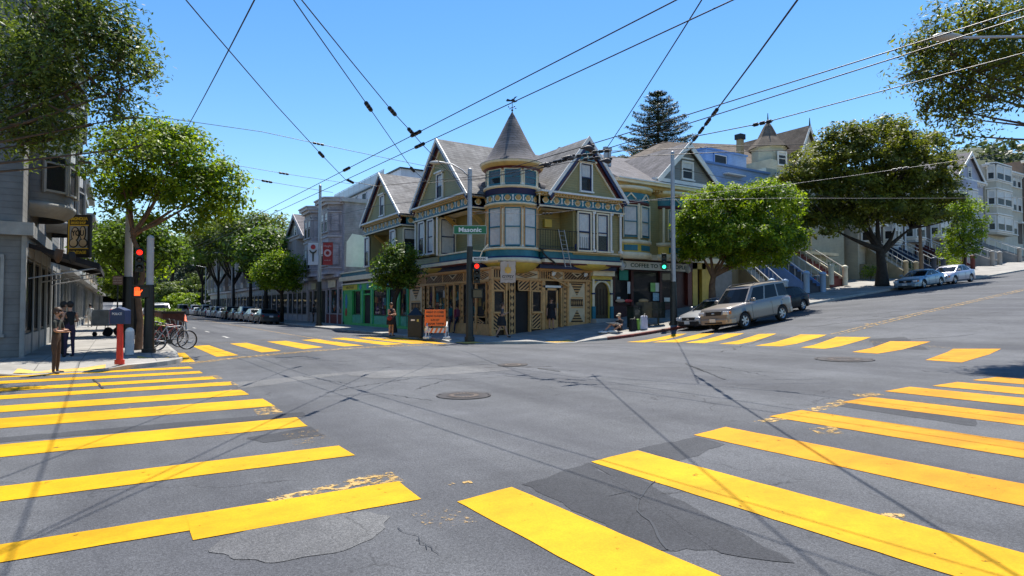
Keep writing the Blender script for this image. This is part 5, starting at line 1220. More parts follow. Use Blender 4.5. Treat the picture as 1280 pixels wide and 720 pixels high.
# further Victorians
def street_house(name, label, ya, yb_, zt, wall, trim, gable=False, X=BX):
    h = empty(name, (X, (ya + yb_) / 2, .14), label, 'house'); T = TL(X)
    w = MB(); w.box((X, ya, -1), (X + 7, yb_, zt), wall); w.build('wall', h)
    for yc in ([(ya + yb_) / 2] if yb_ - ya < 8 else [ya + 2.6, yb_ - 2.6]):
        m = MB(T); m.prism([(yc - 1.7, 0), (yc - 1.1, .9), (yc + 1.1, .9), (yc + 1.7, 0)], 4.5, zt - .3, wall, ax=2); m.build('bay', h)
        for z0 in np.arange(5.3, zt - 2.2, 3.0):
            for a in (-.95, .1): window(TL(X - .9), yc + a, yc + a + .85, z0, z0 + 1.8, h, frame=trim, sash=trim, curtain=.4)
            window(TA(X, yc - 1.7, -.9, .6), .2, .85, z0, z0 + 1.8, h, frame=trim, sash=trim, curtain=.4)
    c = MB(T); c.box((ya, -.2, zt - .4), (yb_, .95, zt - .1), trim); c.box((ya, -7, zt - .1), (yb_, 1.1, zt + .05), trim); c.build('cornice', h); c = MB(T); c.box((ya, 0, 4.1), (yb_, .5, 4.4), trim); c.build('shop_fascia', h)
    s = MB(T)
    for k in range(5): y = ya + (yb_ - ya - .25) * k / 4; s.box((y, 0, -.2), (y + .25, .1, 4.1), trim)
    s.box((ya, 0, 3.3), (yb_, .08, 4.1), wall); s.box((ya, 0, -.2), (yb_, .06, .8), trim); s.build('shop_front', h)
    for k in range(4): y = ya + (yb_ - ya - .25) * k / 4; window(T, y + .35, y + (yb_ - ya) / 4 - .05, .9, 3.2, h, frame=trim, sash=BLACKP, fw=.02, mull=0, sill=False)
    if gable: small_gable(h, TL(X - .3), ya, yb_, (ya + yb_) / 2, zt, zt + 2.6, 10, wall, trim, SHINGD, ((ya + yb_) / 2 - .4, (ya + yb_) / 2 + .4, zt + .3, zt + 1.3))
    return h
street_house('gabled_shop_house', 'grey brown gabled Victorian with ornate front, next beyond the mauve house', 65.8, 74.5, 9.2, siding('taupe_clapboard', (.27, .24, .24), .16, dirt=.3), MAUT, True)
cols = [(.34, .30, .24), (.24, .27, .30), (.38, .34, .30), (.3, .22, .18), (.34, .36, .34), (.4, .36, .26)]
lbs = ['tan three-storey shop house in the dim street row under the trees', 'slate blue shop house in the dim street row under the trees', 'pinkish beige shop house farther down the row behind the street trees', 'red-brown shop house far down the row behind the street trees', 'pale green-grey shop house near the far end of the row', 'ochre shop house at the far end of the visible row']
yy = 74.7
for k in range(6): street_house('shop_house', lbs[k], yy, yy + 12, 10 + (k * 1.7) % 3, siding('row_clapboard_%d' % k, cols[k], .16), MAUT)['group'] = 'shop houses down the right side of the street'; yy += 12.2
# white modern block behind
Wb = empty('concrete_block', (34, 62, .2), 'pale blue-grey modern building with railings rising behind the mauve house', 'building')
w = MB(); PBW = mat('pale_render', (.46, .50, .56), .6, var=.08, dirt=.12)
w.box((24, 63.7, 0), (45, 82, 15.6), PBW); w.box((26.5, 65, 15.6), (45, 80, 17.4), PBW); w.build('wall', Wb)
w = MB(); w.box((23.8, 63.5, 15.2), (45, 82, 15.34), DARKST); w.box((26.3, 64.8, 17.25), (45.1, 80, 17.4), DARKST); w.box((23.93, 63.6, 13.0), (45, 82, 13.08), STEEL); w.build('roof_edge', Wb)
w = MB(); w.box((23.98, 63.7, 15.6), (24.02, 82, 16.5), mat('railing_glass', (.4, .45, .5), .3, var=.1))
for k in range(10): w.tube([(24.0, 63.8 + 2 * k, 15.6), (24.0, 63.8 + 2 * k, 16.6)], .04, STEEL, 5)
w.tube([(24.0, 63.6, 16.6), (24.0, 82, 16.6)], .04, STEEL, 5); w.build('railing', Wb)
for k in range(3): window(TR(63.7), 25.2 + k * 1.7, 26.3 + k * 1.7, 13.4, 14.9, Wb, frame=PBW, sash=BLACKP, mull=0)
for k in range(4): window(TL(24), 66 + k * 3.2, 67.3 + k * 3.2, 13.4, 14.9, Wb, frame=PBW, sash=BLACKP, mull=0)
pl = MB(); pl.cbox((33.5, 68, 18), (1.2, 1, 1.2), STEEL); pl.build('roof_plant', Wb)

# ------------------------------------------------------------------ left-hand corner building (grey stone Victorian with awning)
LX = -2.6
GST = siding('grey_weathered_boards', (.17, .17, .165), .2, var=.25, dirt=.4); GTR = mat('grey_trim', (.30, .30, .285), .6, var=.2, dirt=.3)
Lb = empty('grey_corner_building', (LX, 27, .14), 'grey Victorian corner building with curved bay windows and a dark awning, at the left edge', 'building')
w = MB(); w.box((-22, 24.3, -1), (LX, 37.5, 12.6), GST); w.build('wall', Lb)
T = TE(LX)
for yc in (27.4, 32.8):
    m = MB()
    for pf, mt in (([(1.15, 4.75), (1.5, 4.98), (1.6, 5.1), (1.6, 5.2), (1.5, 5.25)], GTR), ([(1.5, 5.2), (1.5, 8.2)], GST), ([(1.5, 8.0), (1.62, 8.05), (1.62, 8.2), (1.5, 8.25)], GTR), ([(1.5, 8.5), (1.5, 11.6)], GST), ([(1.5, 11.3), (1.62, 11.4), (1.62, 11.55), (1.7, 11.6), (1.7, 11.7)], GTR)):
        m.lathe((LX, yc, 0), pf, mt, 24, -PI / 2, PI / 2, sx=.75)
    m.build('curved_bay', Lb)
    for z0 in (5.6, 8.9):
        for t in (-.95, -.3, .35, .95):
            T2 = TA(LX + 1.5 * .75 * math.cos(t), yc + 1.5 * math.sin(t), -.75 * math.sin(t), math.cos(t))
            window(T2, -.4, .4, z0, z0 + 2.0, Lb, frame=GTR, sash=GTR, curtain=.35, fw=.05, sill=False)
c = MB(T)
c.box((24.25, -.1, 3.9), (37.5, .25, 4.3), GTR); c.build('shop_fascia', Lb); c = MB(T)
for z0, z1, o_ in ((12.3, 12.6, .5), (12.6, 12.85, .8), (12.85, 13.0, .95)): c.box((24.3, -.1, z0), (37.5, o_, z1), GTR)
for k in range(14): c.prism([(24.5 + k * .95, 11.6), (24.65 + k * .95, 11.6), (24.65 + k * .95, 12.3), (24.5 + k * .95, 12.3)], 0, .45, GTR)
c.build('cornice', Lb)
c = MB(TR(24.3))
c.box((-22, -.1, 3.9), (LX + .3, .25, 4.3), GTR); c.build('shop_fascia', Lb); c = MB(TR(24.3))
for z0, z1, o_ in ((12.3, 12.6, .5), (12.6, 12.85, .8)): c.box((-22, -.1, z0), (LX + .3, o_, z1), GTR)
c.build('cornice', Lb)
for z0 in (5.5, 8.8):
    for x in (-6.2, -9.6, -13): window(TR(24.3), x, x + 1.1, z0, z0 + 2.1, Lb, frame=GTR, sash=GTR, curtain=.4, hood=True)
sf = MB(T)
for a in (24.22, 26.4, 28.6, 30.8, 33.0, 35.2, 37.2): sf.box((a, 0, -.2), (a + .25, .12, 3.9), GTR)
sf.box((24.3, 0, 3.3), (37.4, .1, 3.9), GTR); sf.box((24.3, 0, -.2), (37.4, .08, .8), GTR); sf.build('shop_front', Lb)
for a in (24.3, 26.4, 28.6, 30.8, 33.0, 35.2): window(T, a + .3, a + 2.1, .85, 3.2, Lb, frame=GTR, sash=BLACKP, fw=.02, mull=0, sill=False)
window(TR(24.3), -5.9, -3.1, .85, 3.2, Lb, frame=GTR, sash=BLACKP, mull=0); window(TR(24.3), -9.9, -6.9, .85, 3.2, Lb, frame=GTR, sash=BLACKP, mull=0)
AWN = mat('black_canvas', (.012, .010, .011), .8, var=.4)
aw = MB(T); aw.prism([(25.2, 3.2)] * 0 + [(0, 3.45), (1.9, 3.0), (1.9, 2.9), (0, 2.95)], 0, 1, AWN, ax=0) if False else None
aw.add([(25.0, 0.05, 3.75), (32.5, 0.05, 3.75), (32.5, 2.0, 3.15), (25.0, 2.0, 3.15), (25.0, 2.0, 2.95), (32.5, 2.0, 2.95), (32.5, 0.05, 3.6), (25, .05, 3.6)], [(0, 1, 2, 3), (3, 2, 5, 4), (1, 6, 5, 2), (0, 3, 4, 7)], AWN)
for y in (25.05, 28.7, 32.4): aw.tube([(y, .1, 2.6), (y, 1.95, 3.0)], .025, STEEL, 5)
aw.build('awning', Lb, fixn=False)
# hanging sign with yellow lettering
sp_ = P3(98, 295, 24.5)
Sg = empty('hanging_sign', sp_, 'black projecting shop sign with yellow lettering and round motifs above the awning', 'sign')
ux = Vector((CS, -SN, 0)); nn = Vector((-SN, -CS, 0)); uz = Vector((0, 0, 1)); TS2 = lambda p: sp_ + ux * p[0] + nn * p[1] + uz * p[2]
m = MB(TS2); m.box((-.46, -.07, -.86), (.46, .07, .86), BLACKP); m.build('board', Sg, bevel=.02)
YLW = mat('yellow_sign_lettering', (.75, .48, .03), .5, var=.1); CRS = mat('buff_motif', (.6, .45, .28), .5, var=.2)
m = MB(TS2); m.box((-.34, .07, -.5), (.36, .085, .42), mat('grey_sign_field', (.35, .36, .38), .5, var=.3, scale=6))
for (x, z, r1, r2) in ((-.12, .08, .14, .25), (.18, .12, .1, .26), (-.18, -.28, .15, .15), (.2, -.28, .15, .15)):
    m.ball((x, .085, z), 1, BLACKP, 16, 8, sc=(r1 + .04, .02, r2 + .04)); m.ball((x, .09, z), 1, CRS, 16, 8, sc=(r1, .03, r2))
for z in (-.5, .42): m.box((-.38, .07, z - .02), (.4, .095, z + .02), YLW)
m.box((-.4, .07, -.8), (-.36, .09, .8), YLW); m.build('motif', Sg)
text('MAGNOLIA', .17, YLW, frameM(TS2((0, .09, .68)), ux, uz), Sg, width=.75, bold=.008); text('SMOKE SHOP', .13, YLW, frameM(TS2((0, .09, .52)), ux, uz), Sg, width=.6, bold=.006); text('YOU', .3, BLACKP, frameM(TS2((0, .12, .1)), ux, uz), Sg, width=.5, bold=.008); text('VINTAGE', .16, YLW, frameM(TS2((.02, .09, -.66)), ux, uz), Sg, width=.62, bold=.008)
m = MB(); m.tube([sp_ + uz * .75, Vector((LX - .1, sp_.y + .4, sp_.z + .75))], .025, DARKST, 5); m.tube([sp_ - uz * .75, Vector((LX - .1, sp_.y + .4, sp_.z - .75))], .025, DARKST, 5); m.build('bracket', Sg)
# the rest of the left-hand row
for k, (a, b, zt, c_, lb) in enumerate(((37.7, 45, 10.5, (.42, .40, .38), 'pale stone shop house just beyond the grey corner building on the left'), (45.2, 54, 9.2, (.33, .3, .27), 'brown-grey shop house with white fascia down the left pavement'), (54.2, 66, 11, (.3, .32, .33), 'blue-grey shop house far down the left pavement'), (66.2, 84, 10, (.4, .33, .25), 'ochre shop house at the far end of the left pavement'), (84.2, 130, 9, (.34, .3, .28), 'long low shop row at the very end of the left pavement'))):
    h = empty('shop_house', (LX, (a + b) / 2, .14), lb, 'house', 'shop houses down the left side of the street'); T = TE(LX); wm = siding('left_row_clapboard_%d' % k, c_, .16)
    w = MB(); w.box((LX - 12, a, -1), (LX, b, zt), wm); w.build('wall', h)
    c = MB(T); c.box((a, -.1, zt - .4), (b, .6, zt), GTR); c.build('cornice', h); c = MB(T); c.box((a, 0, 3.5), (b, .5, 3.75), GTR); c.build('shop_fascia', h)
    n = int((b - a) / 2.4)
    for q in range(n):
        y = a + .2 + (b - a - .2) * q / n
        window(T, y + .2, y + 2.0, .8, 3.2, h, frame=GTR, sash=GTR, fw=.05, mull=0)
        if q % 2 == 0:
            for z0 in np.arange(4.6, zt - 2, 3): window(T, y + .5, y + 1.5, z0, z0 + 1.8, h, frame=GTR, sash=GTR, curtain=.4)
# ================================================================== trees
def leafmat(name, dark, light, trans=.35, rough=.5):
    if name in _mats: return _mats[name]
    m = bpy.data.materials.new(name); m.use_nodes = True; nt = m.node_tree; N = nt.nodes; L = nt.links; N.clear()
    o = N.new('ShaderNodeOutputMaterial'); a = N.new('ShaderNodeAttribute'); a.attribute_name = 'tint'
    r = N.new('ShaderNodeValToRGB'); r.color_ramp.elements[0].color = (*dark, 1); r.color_ramp.elements[1].color = (*light, 1)
    L.new(a.outputs['Fac'], r.inputs['Fac'])
    p = N.new('ShaderNodeBsdfPrincipled'); p.inputs['Roughness'].default_value = rough; p.inputs['Specular IOR Level'].default_value = .35
    t = N.new('ShaderNodeBsdfTranslucent'); mx = N.new('ShaderNodeMixShader'); mx.inputs[0].default_value = trans
    g = N.new('ShaderNodeMixRGB'); g.blend_type = 'MULTIPLY'; g.inputs[0].default_value = 1; g.inputs[2].default_value = (1.3, 1.35, .5, 1)
    L.new(r.outputs[0], p.inputs['Base Color']); L.new(r.outputs[0], g.inputs[1]); L.new(g.outputs[0], t.inputs['Color'])
    L.new(p.outputs[0], mx.inputs[1]); L.new(t.outputs[0], mx.inputs[2]); L.new(mx.outputs[0], o.inputs['Surface'])
    _mats[name] = m; return m
LF_BRIGHT = leafmat('bright_leaves', (.055, .11, .008), (.33, .42, .018), .5)
LF_MID = leafmat('mid_leaves', (.035, .07, .010), (.19, .28, .025), .42)
LF_OLIVE = leafmat('olive_leaves', (.045, .062, .010), (.26, .27, .035), .45)
LF_DARK = leafmat('dark_needles', (.014, .028, .014), (.045, .065, .03), .15)
LF_DUST = leafmat('dusty_leaves', (.035, .06, .012), (.19, .24, .05), .42)
LF_GREY = leafmat('far_leaves', (.04, .06, .035), (.12, .15, .085), .25)
BARK = mat('grey_brown_bark', (.085, .062, .045), .9, var=.4, scale=5, bump=.7, bscale=14)
BARKR = mat('red_brown_bark', (.15, .085, .05), .85, var=.4, scale=4, bump=.6, bscale=12)
BARKD = mat('dark_bark', (.035, .028, .022), .9, var=.4, scale=5, bump=.6, bscale=14)

def leaf_mesh(name, P, size, tint, mt, parent, up=.35, aspect=.5, out=None):
    """every leaf a pointed four-cornered blade at its own angle"""
    n = len(P); P = np.asarray(P, float)
    nr = rng.normal(size=(n, 3)) * .75; nr[:, 2] += .55 + up
    if out is not None: nr += out * .75
    nr /= np.linalg.norm(nr, axis=1)[:, None]
    d = np.cross(nr, rng.normal(size=(n, 3))); d /= (np.linalg.norm(d, axis=1)[:, None] + 1e-9); w = np.cross(nr, d)
    s = (size * rng.uniform(.4, 1.0, n) ** 1.0 * rng.choice([1., 1.25, 1.7], n, p=[.5, .35, .15]))[:, None]
    a = P - d * s * .5; b = P + w * s * aspect * .5; c = P + d * s * .5; e = P - w * s * aspect * .5
    V = np.stack([a, b, c, e], 1).reshape(-1, 3); wl = WLOC.get(parent.name, Vector()) if parent else Vector(); V -= np.array(wl)
    me = bpy.data.meshes.new(name); me.vertices.add(4 * n); me.vertices.foreach_set('co', V.astype(np.float32).ravel())
    me.loops.add(4 * n); me.loops.foreach_set('vertex_index', np.arange(4 * n, dtype=np.int32))
    me.polygons.add(n); me.polygons.foreach_set('loop_start', np.arange(0, 4 * n, 4, dtype=np.int32)); me.polygons.foreach_set('loop_total', np.full(n, 4, dtype=np.int32))
    at = me.attributes.new('tint', 'FLOAT', 'FACE'); at.data.foreach_set('value', np.clip(tint, 0, 1).astype(np.float32))
    me.materials.append(mt); me.update(); me.validate()
    o = bpy.data.objects.new(name, me); COL.objects.link(o)
    if parent: o.parent = parent
    return o
def crown_pts(lobes, nclump, per, spread, hollow=.55, flat=.8, bottom=-.55):
    P = []; Tn = []; C = []; O = []; vol = np.array([l[3] * l[4] + l[3] * l[5] for l in lobes]); vol = vol / vol.sum()
    for l, f in zip(lobes, vol):
        k = max(3, int(nclump * f)); d = rng.normal(size=(k * 3, 3)); d /= np.linalg.norm(d, axis=1)[:, None]; d = d[d[:, 2] > bottom][:k]; k = len(d)
        r = hollow + (1 - hollow) * rng.uniform(0, 1, k) ** .6; r *= rng.uniform(.86, 1.12, k)
        c = np.array(l[:3]) + d * r[:, None] * np.array(l[3:6]); C.append(c); ct = rng.uniform(.02, .85, k) ** 1.15
        q = rng.normal(size=(k, per, 3)); q *= np.minimum(1., 1.7 / (np.linalg.norm(q, axis=2, keepdims=True) + 1e-6)); q[:, :, 2] *= flat; sp = spread * rng.uniform(.6, 1.35, k)
        P.append((c[:, None, :] + q * sp[:, None, None]).reshape(-1, 3)); O.append(np.repeat(d + q.mean(axis=1) * 0, per, axis=0) * .5 + (q / (np.linalg.norm(q, axis=2, keepdims=True) + 1e-6)).reshape(-1, 3) * .9); Tn.append((ct[:, None] + rng.normal(0, .17, (k, per))).reshape(-1))
    return np.concatenate(P), np.concatenate(Tn), np.concatenate(C), np.concatenate(O)
def bez(a, b, c, n=8):
    a, b, c = Vector(a), Vector(b), Vector(c); return [(a * (1 - t) ** 2 + b * 2 * t * (1 - t) + c * t * t) for t in [k / n for k in range(n + 1)]]
def tree(name, label, base, trunk, fork, lobes, nclump, per, spread, leaf, lm, bark=BARK, r0=.2, group=None, cat='tree', limbs=None, lr=.6, twigs=40, flat=.8, hollow=.55, aspect=.5, bottom=-.55, extra=None):
    t = empty(name, base, label, cat, group)
    P, Tn, Cc, On = crown_pts(lobes, nclump, per, spread, hollow, flat, bottom)
    leaf_mesh('crown', P, leaf, Tn, lm, t, aspect=aspect, out=On)
    m = MB(); tr = [Vector(p) for p in trunk]; n = len(tr)
    m.tube(tr, [r0 * (1.25 if i == 0 else 1 - .5 * i / n) for i in range(n)], bark, 10, cap=False)
    m.build('trunk', t, fixn=False)
    ends = []
    m = MB()
    lb = limbs or [((Vector(l[:3]) + Vector((0, 0, -l[5] * .15)))) for l in lobes]
    for e in lb:
        e = Vector(e); f = Vector(fork) + Vector((random.uniform(-.05, .05), random.uniform(-.05, .05), random.uniform(-.3, .2)))
        mid = f.lerp(e, .5) + Vector((random.uniform(-.3, .3), random.uniform(-.3, .3), -.1)) * (e - f).length * .35
        q = bez(f, mid, e, 9); m.tube(q, [r0 * lr * (1 - .8 * k / 9) for k in range(10)], bark, 7, cap=False); ends += q[3:]
    idx = rng.permutation(len(Cc))[:twigs]
    for i in idx:
        c = Vector(Cc[i]); b = min(ends, key=lambda e: (e - c).length); q = bez(b, b.lerp(c, .5) + Vector((random.uniform(-.2, .2), random.uniform(-.2, .2), -.12)) * (c - b).length * .5, c, 5)
        m.tube(q, [r0 * .2 * (1 - .8 * k / 5) + .006 for k in range(6)], bark, 5, cap=False)
    m.build('limbs', t, fixn=False)
    return t
def lob(px, py, d, rpx, rpy=None, rd=None):     # crown lobe where it stands: direction, distance and real radius
    c = P3(px, py, d); r = rpx / F * d; rz = (rpy or rpx) / F * d; return (c.x, c.y, c.z, r, r if rd is None else rd, rz)

# street tree on the left corner, winding trunk
b = G(174, 437, fn=sz); d0 = math.hypot(0, 0) or (b.x * SN + b.y * CS); D = b.x * SN + b.y * CS
lobes = [lob(205, 205, D, 62, 50), lob(160, 185, D - .6, 34, 34), lob(245, 240, D + .3, 46, 40), lob(190, 240, D + 1., 40, 26), lob(150, 235, D, 34, 22), lob(272, 222, D + .2, 26, 26), lob(215, 175, D, 34, 26), lob(262, 268, D, 28, 22), lob(285, 245, D, 22, 22), lob(120, 215, D, 16, 16), lob(148, 258, D - .5, 20, 12), lob(228, 284, D + .2, 20, 14), lob(132, 172, D, 12, 12), lob(238, 172, D, 14, 10), lob(296, 232, D, 10, 12), lob(190, 272, D + .8, 16, 8), lob(180, 160, D, 16, 12), lob(125, 236, D - .3, 14, 9)]
tree('street_tree', 'leafy street tree with winding red-brown trunk behind the traffic light on the left corner', b, [b, P3(176, 400, D), P3(172, 370, D), P3(178, 345, D), P3(175, 320, D), P3(166, 300, D), P3(163, 285, D)], P3(165, 290, D), lobes, 380, 62, .26, .17, LF_BRIGHT, BARKR, .115, twigs=70, hollow=.35,
     limbs=[P3(150, 225, D - .5), P3(200, 235, D), P3(188, 245, D + .6), P3(232, 250, D), P3(210, 205, D + .2), P3(165, 200, D), P3(212, 262, D + .1), P3(255, 240, D)])
# overhanging tree at the upper left, its trunk out on the side pavement
b = Vector((-6.2, 20.4, sz(-6.2, 20.4))); D = 15.5
lobes = [lob(85, 90, D, 75, 70), lob(30, 140, D, 80, 80), lob(140, 70, D, 48, 45), lob(50, 170, D, 46, 34), lob(150, 140, D + .2, 32, 36), lob(-20, 60, D, 90, 70), lob(95, 10, D, 70, 50), lob(165, 180, D, 16, 20), lob(180, 90, D, 14, 22), lob(110, 200, D, 20, 16), lob(110, 40, D, 60, 30)]
tree('street_tree', 'tall drooping tree whose fine dusty foliage hangs over the upper left corner', b, [b, (-6.1, 20.2, 2.2), (-5.8, 19.8, 4.2)], (-5.7, 19.6, 4.6), lobes, 470, 60, .23, .15, LF_DUST, BARK, .2, twigs=110, hollow=.2, aspect=.36, flat=1.2, lr=.3)
# overhanging tree at the upper right, trunk on the near right-hand corner
b = Vector((23.5, 3.6, sz(23.5, 3.6))); D = 17.0
lobes = [lob(1195, 80, D, 60, 48), lob(1160, 55, D, 26, 24), lob(1250, 110, D, 70, 60), lob(1190, 140, D, 28, 26), lob(1300, 60, D, 80, 70), lob(1215, 30, D, 60, 40), lob(1150, 85, D, 14, 12), lob(1205, 165, D, 20, 14), lob(1165, 125, D, 13, 12)]
tree('street_tree', 'tree with fine drooping sprays of leaves hanging in at the upper right corner', b, [b, b + Vector((-.1, .2, 2.5)), b + Vector((-.5, .8, 5))], b + Vector((-.5, .9, 5.2)), lobes, 330, 70, .25, .15, LF_OLIVE, BARK, .22, twigs=70, hollow=.3, aspect=.34, flat=1.15, lr=.25)
# round clipped tree before the coffee house
x_ = PY(891, 24.4)[0]; b = Vector((x_, 24.4, sz(x_, 24.4))); D = b.x * SN + b.y * CS
lobes = [lob(900, 268, D, 46, 34), lob(960, 262, D, 42, 36), lob(925, 300, D, 66, 30), lob(985, 300, D, 24, 24), lob(868, 290, D, 24, 26), lob(945, 320, D, 40, 18), lob(890, 312, D, 38, 22), lob(930, 250, D, 30, 16), lob(900, 243, D, 16, 10), lob(960, 238, D, 18, 12)]
tree('street_tree', 'dense round bright green street tree right of the coffee shop, behind the silver car', b, [b, P3(890, 358, D), P3(892, 345, D)], P3(892, 346, D), lobes, 900, 80, .25, .19, LF_BRIGHT, BARKR, .22, twigs=60, hollow=.66, limbs=[P3(876, 315, D), P3(905, 318, D), P3(930, 315, D + .5), P3(948, 318, D), P3(885, 300, D - .3), P3(915, 300, D)])
# big cypress-like tree uphill
x_ = PY(1103, 24.4)[0]; b = Vector((x_, 24.4, sz(x_, 24.4))); D = b.x * SN + b.y * CS
lobes = [lob(1090, 200, D, 70, 46, 3.5), lob(1040, 215, D, 52, 40, 3), lob(1140, 215, D, 56, 44, 3), lob(1010, 245, D, 38, 30, 2.6), lob(1156, 246, D, 34, 34, 2.6), lob(1070, 250, D, 60, 40, 3), lob(1120, 262, D, 50, 36, 3), lob(1112, 165, D, 30, 18, 2), lob(1060, 172, D, 34, 20, 2), lob(1020, 285, D, 26, 22, 2), lob(1000, 222, D, 26, 14, 2), lob(1150, 180, D, 30, 18, 2), lob(1160, 272, D, 20, 12, 2), lob(1045, 275, D, 30, 22, 2)]
tree('street_tree', 'largest tree, broad dark olive crown on a forked dark trunk, beside the uphill street', b, [b, P3(1103, 335, D), P3(1101, 312, D)], P3(1101, 314, D), lobes, 780, 90, .40, .28, LF_OLIVE, BARKD, .42, twigs=80, hollow=.5, flat=.5, limbs=[P3(1050, 290, D), P3(1085, 275, D), P3(1120, 285, D), P3(1140, 285, D), P3(1070, 262, D + 1), P3(1100, 250, D)])
# slender tree right
x_ = PY(1207, 24.5)[0]; b = Vector((x_, 24.5, sz(x_, 24.5))); D = b.x * SN + b.y * CS
lobes = [lob(1195, 262, D, 20, 22), lob(1200, 295, D, 24, 18), lob(1215, 270, D, 20, 26), lob(1188, 312, D, 12, 10), lob(1210, 312, D, 16, 12)]
tree('street_tree', 'slender light green street tree at the right edge beyond the parked cars', b, [b, P3(1207, 325, D), P3(1205, 300, D)], P3(1205, 300, D), lobes, 130, 60, .36, .24, LF_BRIGHT, BARKD, .12, twigs=20, hollow=.35)
# young tree in front of the green shop
b = Vector((13.75, PX(492, 13.75)[0], .14)); D = b.x * SN + b.y * CS
lobes = [lob(497, 335, D, 27, 24), lob(482, 345, D, 14, 16), lob(510, 322, D, 14, 14), lob(498, 313, D, 14, 9), lob(505, 352, D, 16, 12), lob(478, 355, D, 8, 6), lob(520, 345, D, 7, 12)]
tree('street_tree', 'young street tree with leaning dark trunk in front of the green shop', b, [b, P3(491, 395, D), P3(493, 375, D), P3(499, 358, D)], P3(498, 362, D), lobes, 150, 60, .26, .2, LF_MID, BARKD, .19, twigs=22, hollow=.35)
# lit round tree in front of the mauve house
def sidetree(label, y, hgt, rad, lm, nl=6, X=13.9, per=46, nc=110, leaf=.32, spread=.5, bark=BARKD, trunk=.18, group=None, lean=0, name='street_tree', low=.45):
    b = Vector((X, y, sz(X, y))); c = Vector((X + lean, y, hgt - rad * .8 + b.z)); lobes = [(c.x, c.y, c.z, rad * .8, rad * .8, rad * .75)]
    for k in range(nl):
        a = 2 * PI * k / nl + random.uniform(-.4, .4); q = rad * random.uniform(.45, .75); lobes.append((c.x + math.cos(a) * q, c.y + math.sin(a) * q, c.z + rad * random.uniform(-.45, .35), rad * random.uniform(.4, .6), rad * random.uniform(.4, .6), rad * random.uniform(.32, .5)))
    f = Vector((X + lean * .5, y, b.z + (hgt - 2 * rad) * .9 + .6 if hgt - 2 * rad > 1 else b.z + 2))
    return tree(name, label, b, [b, b.lerp(f, .5) + Vector((random.uniform(-.1, .1), random.uniform(-.1, .1), 0)), f], f, lobes, nc, per, spread, leaf, lm, bark, trunk, group=group, twigs=14, hollow=.4)
tree('street_tree', 'small rounded lime green street tree left of the mauve house', (13.8, PX(352, 13.8)[0], .14), [(13.8, PX(352, 13.8)[0], .14), P3(353, 385, 60), P3(352, 365, 60)], P3(352, 366, 60), [lob(345, 340, 60, 26, 18), lob(330, 345, 60, 14, 12), lob(362, 336, 60, 16, 15), lob(346, 326, 60, 14, 10), lob(350, 355, 60, 24, 10)], 240, 60, .42, .26, LF_BRIGHT, BARKD, .2, twigs=14, hollow=.5)
ex = PX(300, 13.9)[0]
gr = 'mature trees lining the right pavement of the street'
for i, (y, h_, r_, lm, lb) in enumerate(((84, 13.8, 4.6, LF_DUST, 'tall dusty green street tree just beyond the small lime green tree'), (74, 10.6, 3.3, LF_MID, 'dark street tree hiding the taupe gabled house'), (98, 15.2, 5.2, LF_DUST, 'broad pale green street tree in the middle of the right-hand row of trees'), (116, 16.6, 5.8, LF_MID, 'broad dark street tree fourth along the right-hand row'), (138, 16, 5.0, LF_DUST, 'hazy pale street tree near the far end of the right-hand row'))):
    sidetree(lb, y, h_, r_, lm, nc=260 if i < 4 else 220, leaf=.42 + .05 * i, spread=.62 + .06 * i, per=50, X=14.0 if i != 3 else 14.2, trunk=.26, group=gr, nl=8)
grl = 'street trees lining the left pavement'
for i, (y, h_, r_, lm, lb) in enumerate(((39, 6.6, 2.1, LF_MID, 'small street tree on the left pavement just beyond the black hanging sign'), (50, 7.6, 2.3, LF_MID, 'second street tree along the left pavement'), (64, 6.8, 2.3, LF_BRIGHT, 'light green tree third along the left pavement'), (82, 6.8, 2.4, LF_MID, 'fourth tree along the left pavement, above distant walkers'), (108, 7.2, 2.8, LF_DUST, 'last tree along the left pavement'))):
    sidetree(lb, y, h_, r_, lm, nc=150, leaf=.28 + .04 * i, spread=.4 + .05 * i, X=.75, trunk=.15, group=grl)
# park trees closing the end of the street (dark conifers and pale gums)
grp = 'park trees closing the far end of the street'
for (px_, d, ytop, rpx, lm, lb) in ((215, 210, 292, 30, LF_DARK, 'dark flat-topped conifer highest at the end of the street'), (238, 200, 305, 22, LF_DARK, 'second dark conifer, right of the highest one at the street end'), (196, 230, 318, 22, LF_GREY, 'grey-green park tree left of the dark conifers'), (250, 190, 340, 26, LF_DUST, 'pale olive gum tree below the dark conifers'), (180, 250, 335, 22, LF_GREY, 'hazy park tree at the very end of the left pavement'), (212, 185, 352, 22, LF_DUST, 'low silvery park tree at the street end'), (160, 260, 330, 24, LF_GREY, 'farthest hazy park tree behind the left street trees'), (228, 180, 365, 18, LF_BRIGHT, 'low bright park shrub-tree where the street ends'), (190, 190, 366, 14, LF_BRIGHT, 'round yellow-green bush-like tree at the end of the left kerb')):
    c = P3(px_, ytop, d); gzv = gz(c.x, c.y); r_ = rpx / F * d; h_ = c.z - gzv; b = Vector((c.x, c.y, gzv)); cz = c.z - r_ * .55
    lobes = [(c.x, c.y, cz, r_ * .8, r_ * .8, r_ * .5)] + [(c.x + r_ * math.cos(a) * .6, c.y + r_ * math.sin(a) * .6, cz - r_ * random.uniform(-.1, .9), r_ * .55, r_ * .55, r_ * .35) for a in np.linspace(0, 6, 8)] + [(c.x, c.y, b.z + (cz - b.z) * .45, r_ * .7, r_ * .7, (cz - b.z) * .45)]
    tree('park_tree', lb, b, [b, b.lerp(Vector((c.x, c.y, cz)), .5), Vector((c.x, c.y, cz - r_ * .3))], (c.x, c.y, cz - r_ * .4), lobes, 150, 60, r_ * .14, .75, lm, BARKD, .5, group=grp, twigs=8, hollow=.5, flat=.5)
